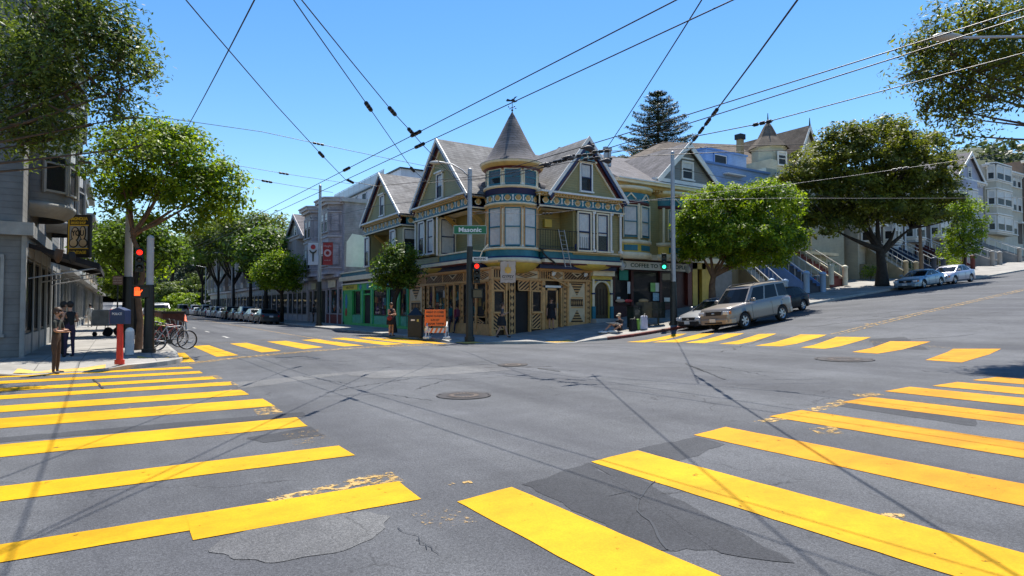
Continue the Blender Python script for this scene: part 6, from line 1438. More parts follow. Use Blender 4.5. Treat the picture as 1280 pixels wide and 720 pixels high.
# far wooded hills
def wood(name, cx_, cy_, rx_, ry_, h_, n, lm, leaf, rot=0.):
    a = rng.uniform(0, 2 * PI, n); q = np.sqrt(rng.uniform(0, 1, n)); X = q * np.cos(a) * rx_; Y = q * np.sin(a) * ry_; Z = h_ * np.clip(1 - q ** 2, 0, 1) ** .8 * (.9 + .15 * np.sin(X * .13) * np.cos(Y * .17)) + rng.uniform(-3, 1.5, n)
    cr_, sr_ = math.cos(rot), math.sin(rot); P = np.stack([cx_ + X * cr_ - Y * sr_, cy_ + X * sr_ + Y * cr_, Z + gz(cx_, cy_)], 1)
    hb = MB(); nn_ = 28
    for j in range(8):
        pass
    V = []; Fh = []
    for j in range(9):
        for k in range(nn_): t = 2 * PI * k / nn_; qq = j / 8; X_, Y_ = qq * math.cos(t) * rx_, qq * math.sin(t) * ry_; V.append((cx_ + X_ * cr_ - Y_ * sr_, cy_ + X_ * sr_ + Y_ * cr_, gz(cx_, cy_) - 3 + h_ * max(0, 1 - qq ** 2) ** .8))
    for j in range(8):
        for k in range(nn_): Fh.append((j * nn_ + k, j * nn_ + (k + 1) % nn_, (j + 1) * nn_ + (k + 1) % nn_, (j + 1) * nn_ + k))
    hb.add(V, Fh, mat('hill_scrub', (.045, .06, .03), .9, var=.4, scale=.05), True); tag(hb.build('hill', fixn=False), kind='structure')
    o = leaf_mesh(name, P, leaf, rng.uniform(.1, .9, n), lm, None); tag(o, kind='stuff')
wood('woods', 60, 420, 190, 70, 26, 26000, LF_GREY, 3.2)
c = P3(800, 196, 260); wood('woods', c.x, c.y, 90, 60, c.z - gz(c.x, c.y) + 2, 14000, LF_GREY, 2.2)
c = P3(1215, 190, 240); wood('woods', c.x, c.y, 60, 45, c.z - gz(c.x, c.y) + 4, 12000, LF_GREY, 2.2)
# Norfolk pine behind the houses: level whorls of upturned branches
D = 68.; top = P3(824, 112, D); base = Vector((top.x, top.y, gz(top.x, top.y)))
np_t = empty('norfolk_pine', base, 'tall dark Norfolk pine with tiered branches rising behind the house roofs', 'tree')
m = MB(); m.tube([base, top], [.45, .06], BARKD, 8); m.build('trunk', np_t, fixn=False)
P = []; m = MB(); zt_ = top.z; zl_ = P3(824, 215, D).z; nw = 14
for w_ in range(nw):
    z = zt_ - .3 - (zt_ - zl_) * (w_ / nw) ** .95; L_ = .9 + 4.9 * (w_ / nw) ** .72
    nb = 7
    for k in range(nb):
        a = 2 * PI * (k + .5 * (w_ % 2)) / nb + random.uniform(-.12, .12); Lb_ = L_ * random.uniform(.82, 1.1); dx, dy = math.cos(a), math.sin(a)
        pts = [Vector((top.x + dx * Lb_ * t, top.y + dy * Lb_ * t, z - .25 * Lb_ * t * (1 - t) * 1.2 + .10 * Lb_ * t * t)) for t in (0, .3, .6, .85, 1)]
        m.tube(pts, [.07, .05, .04, .03, .02], BARKD, 5, cap=False)
        for t in np.arange(.22, 1.02, .07 * 2.6 / max(1.5, Lb_)):
            p = Vector((top.x + dx * Lb_ * t, top.y + dy * Lb_ * t, z - .25 * Lb_ * t * (1 - t) * 1.2 + .10 * Lb_ * t * t))
            s_ = (.34 * (1.15 - t) * Lb_ * .5 + .18)
            for q in (-1, 1):
                for u in np.linspace(.15, 1, 4):
                    c = p + Vector((-dy, dx, 0)) * q * s_ * u + Vector((dx, dy, .35)) * s_ * u * .35
                    P += [tuple(c + Vector((random.gauss(0, .07), random.gauss(0, .07), random.gauss(0, .06)))) for _ in range(4)]
m.build('limbs', np_t, fixn=False)
P = np.array(P); leaf_mesh('needles', P, .21, rng.uniform(.1, .9, len(P)), LF_DARK, np_t, up=.8, aspect=.35)
# shrubs by the house stairs
def shrub(name, label, c, r, lm, n=26, cat='shrub'):
    t = empty(name, c, label, cat); P, Tn, Cc, On = crown_pts([(c[0], c[1], c[2] + r * .8, r, r, r * .8)], n, 50, r * .28, .4); leaf_mesh('foliage', P, .13, Tn, lm, t)
    m = MB(); 
    for q in range(3): m.tube([Vector(c), Vector(c) + Vector((random.uniform(-.3, .3) * r, random.uniform(-.3, .3) * r, r))], [.03, .012], BARK, 5)
    m.build('stems', t, fixn=False)
for (x, y, r, lm, lb) in ((50.5, 30.4, 1.3, LF_MID, 'dark clipped shrub beside the porch columns of the turreted house'), (55.6, 28.7, .8, LF_BRIGHT, 'small yellow-green shrub left of the tan stucco stair'), (61.5, 28.6, .8, LF_MID, 'low shrub between the tan and navy stairs'), (66.2, 28.4, 1.2, LF_DARK, 'dark rounded shrub right of the navy stair'), (67.6, 27.6, 1.0, LF_BRIGHT, 'pale yellow-green shrub behind the leaning wooden pole')):
    shrub('shrub', lb, (x, y, sz(x, y)), r, lm)
# ================================================================== poles, signals, signs
REDL = mat('red_signal_light', (.8, .02, .01), .3, var=0, emit=(1, .02, .01), es=1.3); GRNL = mat('green_signal_light', (.02, .7, .4), .3, var=0, emit=(.05, 1, .55), es=1.2)
ORGL = mat('orange_hand_light', (.9, .15, .02), .3, var=0, emit=(1, .07, .01), es=1.3); LENS = mat('dark_lens', (.02, .02, .02), .15, var=0)
DGREEN = mat('signal_housing', (.008, .012, .01), .4, var=.2)
camd = lambda p: (Vector((0, 0, p.z)) - p).normalized()
def face_axes(p):                 # an upright frame turned to the approach
    n = camd(p); u = Vector((-n.y, n.x, 0)); return u, n
def signal(c, lit, label, s=1.0):
    c = Vector(c); u, n = face_axes(c); T = lambda p: c + u * p[0] * s + n * p[1] * s + Vector((0, 0, 1)) * p[2] * s
    e = empty('traffic_light', c, label, 'traffic light', 'traffic lights round the junction')
    m = MB(T); m.box((-.16, -.12, -.52), (.16, .08, .52), DGREEN); m.build('housing', e, bevel=.02)
    for k, z in enumerate((.33, 0, -.33)):
        v = MB(T); pts = [(.13 * math.cos(t), .13 * math.sin(t)) for t in np.linspace(-.3, PI + .3, 12)]
        v.add([(x, .08, z + y) for x, y in pts] + [(x, .3, z + y - .02) for x, y in pts], [(i, i + 1, i + 13, i + 12) for i in range(11)], DGREEN); v.build('visor', e, fixn=False)
        l = MB(T); l.ball((0, .08, z), .115, (REDL if k == 0 else GRNL) if k == lit else LENS, 14, 8, sc=(1, .25, 1)); l.build('lens', e)
    return e
def ped_signal(c, label, hand=False):
    c = Vector(c); u, n = face_axes(c); T = lambda p: c + u * p[0] + n * p[1] + Vector((0, 0, 1)) * p[2]
    e = empty('pedestrian_signal', c, label, 'pedestrian signal')
    m = MB(T); m.box((-.24, -.14, -.21), (.24, .1, .21), DGREEN); m.build('housing', e, bevel=.02)
    m = MB(T); m.box((-.25, .1, .19), (.25, .26, .22), DGREEN); m.build('visor', e)
    if hand:
        m = MB(T); m.box((-.19, .1, -.14), (-.02, .125, .02), ORGL)
        for k in range(4): m.box((-.19 + k * .042, .1, .02), (-.16 + k * .042, .125, .13 + (.02 if k in (1, 2) else 0)), ORGL)
        m.prism([(-.02, -.06), (.05, .04), (.03, .07), (-.02, .0)], .1, .125, ORGL); m.build('hand_symbol', e)
    else:
        m = MB(T); m.box((-.2, .1, -.17), (.2, .11, .17), LENS); m.build('screen', e)
    return e
def pole(name, label, base, top, r0=.13, r1=.09, split=None, lower=DARKST, cat='pole', group=None, cap=True, upper=STEEL):
    base = Vector(base); top = Vector(top); e = empty(name, base, label, cat, group)
    m = MB(); t = split if split is not None else .5; mid = base.lerp(top, t); rm = r0 + (r1 - r0) * t
    m.tube([mid, top], [rm, r1], upper, 14)
    if cap: m.ball(top, r1 * 1.1, upper, 10, 6)
    m.build('upper_shaft', e)
    m = MB(); m.tube([base - Vector((0, 0, .1)), base + Vector((0, 0, .3)), mid], [r0 * 1.35, r0 * 1.3, rm * 1.22], lower, 14); m.tube([base - Vector((0, 0, .1)), base + Vector((0, 0, .12))], r0 * 1.7, lower, 14)
    m.build('lower_shaft', e)
    return e
def cobra(pts, headp, dirv, parent):
    m = MB(); m.tube(pts, .035, STEEL, 8); m.build('arm', parent)
    d = Vector(dirv).normalized(); h = Vector(headp); m = MB(); s_ = Vector((-d.y, d.x, 0))
    V = []; prof = [(0, .05, .04), (.18, .12, .07), (.42, .17, .1), (.65, .13, .08), (.75, .04, .03)]
    for (x, w, hh) in prof:
        for k in range(10): t = 2 * PI * k / 10; p = h + d * x + s_ * math.cos(t) * w + Vector((0, 0, 1)) * (math.sin(t) * hh + .02); V.append(tuple(p))
    m.add(V, [(i * 10 + k, i * 10 + (k + 1) % 10, (i + 1) * 10 + (k + 1) % 10, (i + 1) * 10 + k) for i in range(4) for k in range(10)], mat('lamp_housing', (.4, .4, .38), .5, var=.15), True)
    m.build('lamp_head', parent)
# corner pole in front of the corner shop
b1 = Vector((13.75, 25.5, 0)); x1, y1 = b1.x, b1.y; D1 = x1 * SN + y1 * CS
b1 = G(587, 424, fn=sz); D1 = b1.x * SN + b1.y * CS
t1 = Vector((b1.x, b1.y, ZD(212, D1)))
pl1 = pole('street_lamp', 'galvanised street lamp pole with dark sleeve at the kerb before the corner shop', b1, t1, .14, .1, split=(ZD(308, D1) - b1.z) / (t1.z - b1.z), cat='street lamp')
rt = Vector((CS, -SN, 0)); a0 = t1 - Vector((0, 0, .35)); hd_ = P3(556, 203, D1)
cobra([a0, a0 - rt * .35 + Vector((0, 0, .35)), hd_ + rt * .3 - Vector((0, 0, .03)), hd_], hd_, -rt, pl1)
c1 = P3(587.5, 287, D1 - .14)
st = empty('street_name_sign', c1, 'green street name sign reading Masonic on the pole before the corner shop', 'street sign')
T = lambda p: c1 + rt * p[0] + Vector((-SN, -CS, 0)) * p[1] + Vector((0, 0, 1)) * p[2]
GS = mat('sign_green', (.01, .16, .06), .4, var=.05)
m = MB(T); m.box((-.79, 0, -.21), (.79, .02, .21), GS); m.build('panel', st, bevel=.004)
m = MB(T); 
for a, b_ in (((-.78, -.2), (.78, -.185)), ((-.78, .185), (.78, .2)), ((-.78, -.2), (-.765, .2)), ((.765, -.2), (.78, .2))): m.box((a[0], .02, a[1]), (b_[0], .024, b_[1]), WHITEP)
m.build('border', st); text('Masonic', .3, mat('sign_white', (.8, .8, .8), .4, var=0), frameM(T((0, .024, -.01)), rt, (0, 0, 1)), st, width=1.08, bold=.008)
c2 = P3(600, 323.5, D1 - .1); T2_ = lambda p: c2 + rt * p[0] + Vector((-SN, -CS, 0)) * p[1] + Vector((0, 0, 1)) * p[2]
st2 = empty('street_name_sign', c2, 'small white street name plate reading Masonic above the red traffic light', 'street sign')
m = MB(T2_); m.box((-.36, 0, -.09), (.36, .02, .09), WHITEP); m.build('panel', st2); text('MASONIC', .12, DKT, frameM(T2_((0, .022, 0)), rt, (0, 0, 1)), st2, width=.58, bold=.004)
m = MB(); m.tube([c2 + Vector((0, 0, .08)), c2 + rt * .1 + Vector((0, 0, .35)), c2 + rt * .35 + Vector((.1, .1, .7))], .025, CREAM, 6); m.build('bracket', st2)
signal(P3(596, 341, D1 - .05), 0, 'traffic light showing red on the lamp pole before the corner shop', .95)
ped_signal(P3(597, 367, D1 - .05), 'dark pedestrian signal low on the lamp pole before the corner shop')
# pole at the coffee shop
x2, d2 = PY(842, 23.4); b2 = Vector((x2, 23.4, sz(x2, 23.4))); t2 = Vector((x2, 23.4, ZD(190, d2)))
pl2 = pole('utility_pole', 'tall galvanised pole with dark sleeve at the red kerb by the coffee shop', b2, t2, .15, .1, split=(ZD(352, d2) - b2.z) / (t2.z - b2.z))
signal(P3(830.5, 327, d2 - .1), 2, 'traffic light showing green on the pole by the coffee shop', .85)
ped_signal(P3(833, 346, d2 - .1), 'dark pedestrian signal on the pole by the coffee shop')
# banner pole
y3, d3 = PX(399, 13.55); b3 = Vector((13.55, y3, .14)); t3 = Vector((13.55, y3, ZD(232, d3)))
pl3 = pole('banner_pole', 'galvanised pole carrying one white and one red banner, before the mauve house', b3, t3, .16, .11, split=(ZD(352, d3) - b3.z) / (t3.z - b3.z))
def banner(px0, px1, label, base):
    a = P3(px0, 303, d3 - .1); w_ = (px1 - px0) / F * d3; h_ = 28 / F * d3
    e = empty('banner', a, label, 'banner'); T = lambda p: a + rt * p[0] + Vector((-SN, -CS, 0)) * p[1] + Vector((0, 0, 1)) * p[2]
    V = []; nn_ = 8
    for j in range(nn_ + 1):
        for i in range(4): V.append((w_ * i / 3, .03 * math.sin(j * .9 + i * .8), -h_ * j / nn_))
    m = MB(T); m.add(V, [(j * 4 + i, j * 4 + i + 1, j * 4 + i + 5, j * 4 + i + 4) for j in range(nn_) for i in range(3)], base, True); m.build('cloth', e, fixn=False)
    m = MB(T); m.tube([(-.02, 0, .02), (w_ + .05, 0, .02)], .02, DARKST, 5); m.build('rod', e); m = MB(T); m.tube([(-.02, 0, -h_ - .02), (w_ + .05, 0, -h_ - .02)], .02, DARKST, 5); m.build('rod', e)
    return e, T, w_, h_
BWH = mat('white_banner_cloth', (.58, .60, .62), .8, var=.06); BRD = mat('red_banner_cloth', (.36, .045, .04), .8, var=.08)
e, T, w_, h_ = banner(384.5, 397.5, 'white banner with a red disc over a dark raised-arms figure', BWH)
m = MB(T); m.ball((w_ / 2, .05, -h_ * .2), .2, mat('banner_red', (.45, .05, .05), .7, var=0), 14, 6, sc=(1, .1, 1)); DK2 = mat('banner_dark', (.06, .06, .045), .7, var=.2)
m.prism([(w_ * .12, -h_ * .34), (w_ * .2, -h_ * .33), (w_ * .4, -h_ * .42), (w_ * .6, -h_ * .42), (w_ * .8, -h_ * .33), (w_ * .88, -h_ * .34), (w_ * .75, -h_ * .45), (w_ * .58, -h_ * .5), (w_ * .56, -h_ * .85), (w_ * .44, -h_ * .85), (w_ * .42, -h_ * .5), (w_ * .25, -h_ * .45)], .045, .06, DK2); m.build('emblem', e)
e, T, w_, h_ = banner(403, 415.5, 'red banner with a pale ring and small lettering, right of the white banner', BRD)
m = MB(T); RW = mat('banner_pale', (.6, .4, .4), .7, var=0); P = [(w_ / 2 + .3 * math.cos(t), -h_ * .47 + .3 * math.sin(t)) for t in np.linspace(0, 2 * PI, 19)]; Q = [(w_ / 2 + .16 * math.cos(t), -h_ * .47 + .16 * math.sin(t)) for t in np.linspace(0, 2 * PI, 19)]
for i in range(18): m.prism([P[i], P[i + 1], Q[i + 1], Q[i]], .045, .055, RW)
m.build('emblem', e); text('Haight', .24, RW, frameM(T((w_ / 2, .055, -h_ * .16)), rt, (0, 0, 1)), e, width=w_ * .75); text('ASHBURY', .12, RW, frameM(T((w_ / 2, .055, -h_ * .8)), rt, (0, 0, 1)), e, width=w_ * .7)
# left corner poles
b4 = G(187, 440, fn=sz); D4 = b4.x * SN + b4.y * CS; t4 = Vector((b4.x, b4.y, ZD(298, D4)))
pl4 = pole('signal_pole', 'traffic signal pole, pale above and black below, on the left corner', b4, t4, .13, .11, split=(ZD(356, D4) - b4.z) / (t4.z - b4.z), lower=BLACKP, upper=mat('pale_pole_paint', (.42, .41, .42), .5, var=.15, dirt=.2))
signal(P3(173.5, 325, D4 - .05), 0, 'traffic light showing red on the left corner signal pole', .78)
ped_signal(P3(176, 364.5, D4 - .2), 'pedestrian signal with a lit orange hand on the left corner pole', hand=True)
m = MB(); m.tube([P3(176, 325, D4), P3(187, 330, D4)], .03, BLACKP, 6); m.build('bracket', pl4)
b5 = G(160, 434, fn=sz); D5 = b5.x * SN + b5.y * CS; t5 = Vector((b5.x, b5.y, ZD(270, D5)))
pl5 = pole('utility_pole', 'tall pole with pale upper and black lower shaft left of the winding tree trunk', b5, t5, .16, .13, split=(ZD(346, D5) - b5.z) / (t5.z - b5.z), lower=BLACKP, upper=mat('pale_pole_paint', (.42, .41, .42)))
m = MB(); bb = G(163, 443, fn=sz); m.tube([bb, bb + Vector((0, 0, .75))], .13, mat('white_bollard', (.6, .6, .6), .6, dirt=.3), 12); m.ball(bb + Vector((0, 0, .75)), .13, WHITEP, 10, 6); o = m.build('bollard', off=bb); tag(o, 'white painted bollard beside the winding tree trunk on the left corner', 'bollard')
b6 = G(147, 421, fn=sz); D6 = b6.x * SN + b6.y * CS
pl6 = empty('parking_sign', b6, 'small brown parking sign with pale lettering on a thin dark post', 'sign'); m = MB(); m.tube([b6, Vector((b6.x, b6.y, ZD(344, D6)))], .035, DARKST, 8); m.build('post', pl6)
c6 = P3(147, 350.5, D6 - .06); T = lambda p: c6 + rt * p[0] + Vector((-SN, -CS, 0)) * p[1] + Vector((0, 0, 1)) * p[2]
m = MB(T); m.box((-.26, 0, -.23), (.26, .02, .23), mat('sign_brown', (.2, .12, .09), .6)); m.build('panel', pl6)
for k, tx in enumerate(('NO PARKING', 'BUS ZONE', 'TOW AWAY')): text(tx, .1, mat('sign_pink', (.6, .5, .45), .6, var=0), frameM(T((0, .022, .13 - .13 * k)), rt, (0, 0, 1)), pl6, width=.42)
# red post box (fire alarm) on the left corner
b7 = G(151, 455, fn=sz); D7 = b7.x * SN + b7.y * CS; RP = mat('red_post_paint', (.55, .035, .02), .4, var=.12); BB = mat('blue_box_paint', (.012, .03, .09), .4, var=.12)
al = empty('alarm_box', b7, 'dark blue street call box on a bright red post at the left kerb', 'call box'); zt_ = ZD(405, D7); zp = ZD(384, D7)
m = MB(); m.tube([b7, Vector((b7.x, b7.y, zt_ + .05))], [.085, .07], RP, 12); m.tube([b7, b7 + Vector((0, 0, .12))], .12, RP, 12); m.build('post', al)
T = lambda p: Vector((b7.x, b7.y, 0)) + rt * p[0] + Vector((-SN, -CS, 0)) * p[1] + Vector((0, 0, 1)) * p[2]
m = MB(T); m.prism([(-.2, zt_), (.2, zt_), (.2, zp - .08), (0, zp), (-.2, zp - .08)], -.14, .14, BB); m.box((-.23, -.1, zt_), (-.2, .1, zt_ + .4), RP); m.build('housing', al, bevel=.01); text('POLICE', .09, mat('sign_white', (.8, .8, .8)), frameM(T((0, .145, zp - .18)), rt, (0, 0, 1)), al, width=.26)
# distant lamp posts
for px_, d, yt, lb in ((388, 0, 0, ''),)[:0]: pass
for (x, y, h_, lb) in ((13.5, 96, 9, 'slim street lamp among the right-hand street trees'), (13.5, 128, 9, 'farther slim street lamp on the right pavement'), (1.2, 90, 9, 'slim street lamp far down the left kerb')):
    e = pole('street_lamp', lb, (x, y, .14), (x, y, h_), .12, .07, .02, cat='street lamp'); s_ = -1 if x > 5 else 1; cobra([(x, y, h_), (x + s_ * 1.6, y, h_ + .3)], (x + s_ * 1.6, y, h_ + .3), (s_, 0, 0), e)
xp_, dp_ = PY(1153, 25.2); e = empty('wooden_pole', (xp_, 25.2, sz(xp_, 25.2)), 'leaning wooden utility pole just left of the parked blue car', 'pole'); m = MB(); m.tube([(xp_, 25.2, sz(xp_, 25.2) - .1), (xp_ - .5, 25.1, ZD(262, dp_))], [.17, .11], mat('pole_timber', (.16, .12, .085), .9, bump=.5), 10); m.build('shaft', e)
m = MB(); m.cbox((xp_ - .48, 25.1, ZD(270, dp_)), (1.6, .1, .12), mat('pole_timber', (.16, .12, .085))); m.build('crossarm', e)
# lamp hanging in at the upper right, on its pole on the near corner
bR = Vector((21.4, 4.4, sz(21.4, 4.4))); hR = P3(1210, 43, 15.2)
e = pole('street_lamp', 'street lamp whose head shows among leaves at the upper right corner', bR, (21.4, 4.4, 8.6), .13, .09, .45, cat='street lamp'); dv = (hR - Vector((21.4, 4.4, hR.z))).normalized(); cobra([(21.4, 4.4, 8.3), Vector((21.4, 4.4, 8.5)) + dv * .6, hR], hR, dv, e)
# small things on the corner pavement
b = G(520, 421, fn=sz); Db = b.x * SN + b.y * CS; tb_ = empty('litter_bin', b, 'black litter bin with a pointed lid at the kerb left of the orange sign', 'litter bin')
T = lambda p: b + rt * p[0] + Vector((-SN, -CS, 0)) * p[1] + Vector((0, 0, 1)) * p[2]
m = MB(T); m.box((-.36, -.33, .0), (.34, .33, 1.02), BLACKP); m.build('body', tb_, bevel=.02); m = MB(T); m.box((-.38, -.35, 1.02), (.36, .35, 1.1), BLACKP)
m.add([(-.38, -.35, 1.1), (.36, -.35, 1.1), (.36, .35, 1.1), (-.38, .35, 1.1), (-.05, 0, 1.48), (.05, 0, 1.48)], [(0, 1, 5, 4), (1, 2, 5), (2, 3, 4, 5), (3, 0, 4)], BLACKP); m.build('lid', tb_)
m = MB(T); m.box((-.2, .33, .82), (.0, .345, .9), WHITEP); m.box((.1, .33, .78), (.2, .345, .9), mat('bin_sticker', (.5, .45, .1), .6)); m.build('sticker', tb_)
b = G(544, 423, fn=sz); Db = b.x * SN + b.y * CS; ob = empty('road_closure_sign', b, 'orange temporary notice board above a striped barricade at the corner kerb', 'notice sign')
ORG = mat('fluorescent_orange', (.85, .17, .03), .5, var=.06)
zA, zB = ZD(407.5, Db) - b.z, ZD(387, Db) - b.z
m = MB(T := (lambda p, b=b: b + rt * p[0] + Vector((-SN, -CS, 0)) * p[1] + Vector((0, 0, 1)) * p[2])); m.box((-.5, 0, zA), (.52, .03, zB), ORG); m.build('board', ob, bevel=.005)
for k, tx in enumerate(('HAIGHT ST CLOSED', 'MASONIC TO STANYAN', 'SUN 6/7', '6:00AM 7:00PM')): text(tx, .13, DKT, frameM(T((0, .032, zB - .13 - (zB - zA - .2) * k / 3.2)), rt, (0, 0, 1)), ob, width=.86 if k != 2 else .42, bold=.003)
for sx in (-.42, .45): m = MB(T); m.tube([(sx, -.02, 0), (sx, -.02, zA + .1)], .025, STEEL, 6); m.build('post', ob)
zc0, zc1 = ZD(416, Db) - b.z, ZD(410, Db) - b.z
m = MB(T); m.box((-.5, .03, zc0), (.46, .05, zc1), WHITEP)
k = -.48
while k < .42: m.prism([(k, zc0), (k + .1, zc0), (k + .2, zc1), (k + .1, zc1)], .05, .055, ORG); k += .22
m.build('striped_rail', ob)
for sx in (-.38, .58): 
    m = MB(T); m.tube([(sx - .05, .3, 0), (sx, 0, .8), (sx + .05, -.3, 0)], .03, WHITEP, 6); m.tube([(sx, .1, .35), (sx, .12, .6)], .07, WHITEP, 8); m.cbox((sx, 0, .05), (.3, .7, .08), WHITEP); m.build('foot', ob)
# newspaper rack
xr_, dr_ = PY(813, 24.3); b = Vector((xr_, 24.3, sz(xr_, 24.3))); nr = empty('newspaper_rack', b, 'dark green curved bank of newspaper boxes on pedestals before the coffee shop', 'newspaper rack')
T = lambda p, b=b: b + rt * p[0] + Vector((-SN, -CS, 0)) * p[1] + Vector((0, 0, 1)) * p[2]
NG = mat('rack_green', (.014, .024, .02), .22, var=.3); z0, z1 = .42, 1.28
pts = [(-.75 + 1.55 * t, .18 * math.sin(PI * t)) for t in np.linspace(0, 1, 13)]
m = MB(T); V = []
for x, y in pts: V += [(x, y, z0), (x, y + .02, z1), (x, y - .35, z1), (x, y - .35, z0)]
m.add(V, [(4 * i + j, 4 * i + (j + 1) % 4, 4 * i + 4 + (j + 1) % 4, 4 * i + 4 + j) for i in range(12) for j in range(4)] + [(0, 1, 2, 3), (48, 49, 50, 51)], NG); m.build('cabinet', nr)
for i in (0, 3, 6, 9):
    for zz_ in (z0 + .05, z0 + .48):
        (xa, ya), (xb, yb2) = pts[i], pts[i + 3]; q = MB(T); q.add([(xa + .04, ya + .03, zz_), (xb - .04, yb2 + .03, zz_), (xb - .04, yb2 + .05, zz_ + .36), (xa + .04, ya + .05, zz_ + .36)], [(0, 1, 2, 3)], mat('rack_door', (.035, .045, .045), .2, metal=.4, var=.3, scale=4)); q.build('hatch', nr, fixn=False)
for sx in (-.3, .45): m = MB(T); m.tube([(sx, -.1, 0), (sx, -.1, z0)], .05, NG, 8); m.cbox((sx, -.1, .03), (.5, .4, .06), NG); m.build('pedestal', nr)
x9, _ = PY(792, 24.6); m = MB(); m.cbox((x9, 24.6, sz(x9, 24.6) + .55), (.5, .5, 1.1), NG); m.cbox((x9, 24.6, sz(x9, 24.6) + 1.13), (.54, .54, .08), BLACKP); m.cbox((x9 - .05, 24.33, sz(x9, 24.6) + .8), (.3, .02, .3), mat('rack_door', (.10, .12, .12))); o = m.build('newspaper_box', off=(x9, 24.6, sz(x9, 24.6))); tag(o, 'single dark newspaper box left of the curved rack, behind the seated man', 'newspaper box')
# window ledge things, bags beside the sitting man
def bag(px, Y, w, h, d, mt, name, label, cat, strap=True, lean=0.):
    x, _ = PY(px, Y); z = sz(x, Y); m = MB(); m.add([(x - w / 2, Y - d / 2, z), (x + w / 2, Y - d / 2, z), (x + w / 2, Y + d / 2, z), (x - w / 2, Y + d / 2, z), (x - w * .4 + lean, Y - d * .35, z + h), (x + w * .4 + lean, Y - d * .35, z + h), (x + w * .4 + lean, Y + d * .35, z + h), (x - w * .4 + lean, Y + d * .35, z + h)], [(0, 3, 2, 1), (4, 5, 6, 7), (0, 1, 5, 4), (1, 2, 6, 5), (2, 3, 7, 6), (3, 0, 4, 7)], mt)
    e = empty(name, (x, Y, z), label, cat); m.build('body', e, bevel=.05)
    if strap: m = MB(); m.tube([(x - w * .2, Y - d * .4, z + h * .9), (x, Y - d * .5, z + h * 1.15), (x + w * .2, Y - d * .4, z + h * .9)], .015, BLACKP, 5); m.build('strap', e)
bag(791, 23.75, .42, .62, .3, mat('black_nylon', (.012, .014, .014), .7), 'backpack', 'black backpack with green edge standing right of the seated man', 'backpack')
bag(797, 23.7, .16, .58, .25, mat('lime_cloth', (.22, .4, .06), .7), 'cloth_bag', 'narrow lime green cloth bag squeezed between backpack and white board', 'bag', False)
bag(804, 23.6, .5, .72, .22, mat('pale_paper_bag', (.55, .54, .62), .7), 'paper_bag', 'pale grey paper carrier bag at the kerb before the newspaper rack', 'bag', True, .05)
x_, _ = PY(754, 24.1); m = MB(); m.ball((x_, 24.1, sz(x_, 24.1) + .06), .32, mat('white_bundle', (.6, .58, .54), .8), 10, 6, sc=(1, .7, .25)); m.ball((x_ + .45, 23.9, sz(x_, 24.1) + .08), .3, mat('white_bundle', (.6, .58, .54)), 10, 6, sc=(1, .7, .3)); o = m.build('blanket', off=(x_, 24.1, sz(x_, 24.1))); tag(o, 'crumpled white blanket on the pavement by the feet of the seated man', 'blanket')
# cart, parklet and delineators down the left street
b = G(134, 420, fn=sz); b = Vector((b.x, b.y, .14)); ct_ = empty('cargo_trolley', b, 'grey covered cargo trolley on small wheels on the left pavement', 'trolley'); T = lambda p, b=b: b + rt * p[0] + Vector((-SN, -CS, 0)) * p[1] + Vector((0, 0, 1)) * p[2]
m = MB(T); m.prism([(-.5, .55), (.42, .55), (.45, 1.3), (.36, 1.38), (-.38, 1.38), (-.48, 1.25)], -.5, .5, mat('grey_tarp', (.3, .29, .27), .8, var=.25, dirt=.3, bump=.5, bscale=6)); m.build('cover', ct_, bevel=.04)
for sx, r_ in ((-.35, .12), (.35, .24)):
    for sy in (-.4, .4): m = MB(T); m.tube([(sx, sy - .03, r_), (sx, sy + .03, r_)], r_, BLACKP, 16); m.tube([(sx, sy, r_), (sx * .8, sy * .8, .56)], .02, STEEL, 5); m.build('wheel', ct_)
m = MB(T); m.tube([(.42, .3, .6), (.75, .3, .9), (.75, -.3, .9), (.42, -.3, .6)], .02, STEEL, 6); m.build('handle', ct_)
pk = empty('parklet_planter', (2.6, 38, 0), 'long brown kerbside planter filled with green plants behind the bicycles', 'planter'); RBW = mat('red_brown_planks', (.12, .035, .02), .7, var=.4, scale=4)
m = MB(); m.box((1.9, 37.0, .0), (2.9, 52, 1.36), RBW); m.box((1.86, 36.9, 1.32), (2.96, 52.1, 1.44), mat('dark_plank', (.05, .03, .02), .7)); m.build('box', pk)
P = np.stack([rng.uniform(.9, 1.6, 2600), rng.uniform(29, 36.5, 2600), rng.uniform(.85, 1.15, 2600) + .0], 1); leaf_mesh('foliage', P, .13, rng.uniform(.1, .9, 2600), LF_BRIGHT, pk)
P = np.stack([rng.uniform(2.0, 2.8, 1500), rng.uniform(37.1, 51, 1500), rng.uniform(1.4, 1.55, 1500)], 1); leaf_mesh('foliage', P, .14, rng.uniform(.1, .9, 1500), LF_MID, pk)
m = MB(); m.box((.9, 29, .14), (1.6, 36.5, .9), mat('dark_planter', (.03, .03, .025), .7)); m.build('trough', pk)
for px_, py_, lean, lb in ((236, 428, -.12, 'leaning grey flexible marker post at the left kerb end of the far crosswalk'), (222, 424, .03, 'upright pale marker post beside the bicycles at the left kerb')):
    b = G(px_, py_); e = empty('marker_post', b, lb, 'marker post'); m = MB(); m.tube([b, b + Vector((lean, 0, .95))], .04, mat('grey_plastic', (.32, .33, .34), .6), 8); m.build('post', e); m = MB(); m.cbox((b.x, b.y, b.z + .03), (.35, .35, .06), mat('grey_plastic', (.32, .33, .34))); m.build('base', e)
# street sweeping of small red cone
b = G(232, 402); m = MB(); m.lathe((b.x, b.y, b.z), [(.25, 0), (.25, .04), (.16, .05), (.04, .7), (.0, .7)], mat('cone_orange', (.7, .1, .03), .6), 12); o = m.build('traffic_cone', off=b); tag(o, 'small orange traffic cone by the left kerb beyond the bicycles', 'traffic cone')
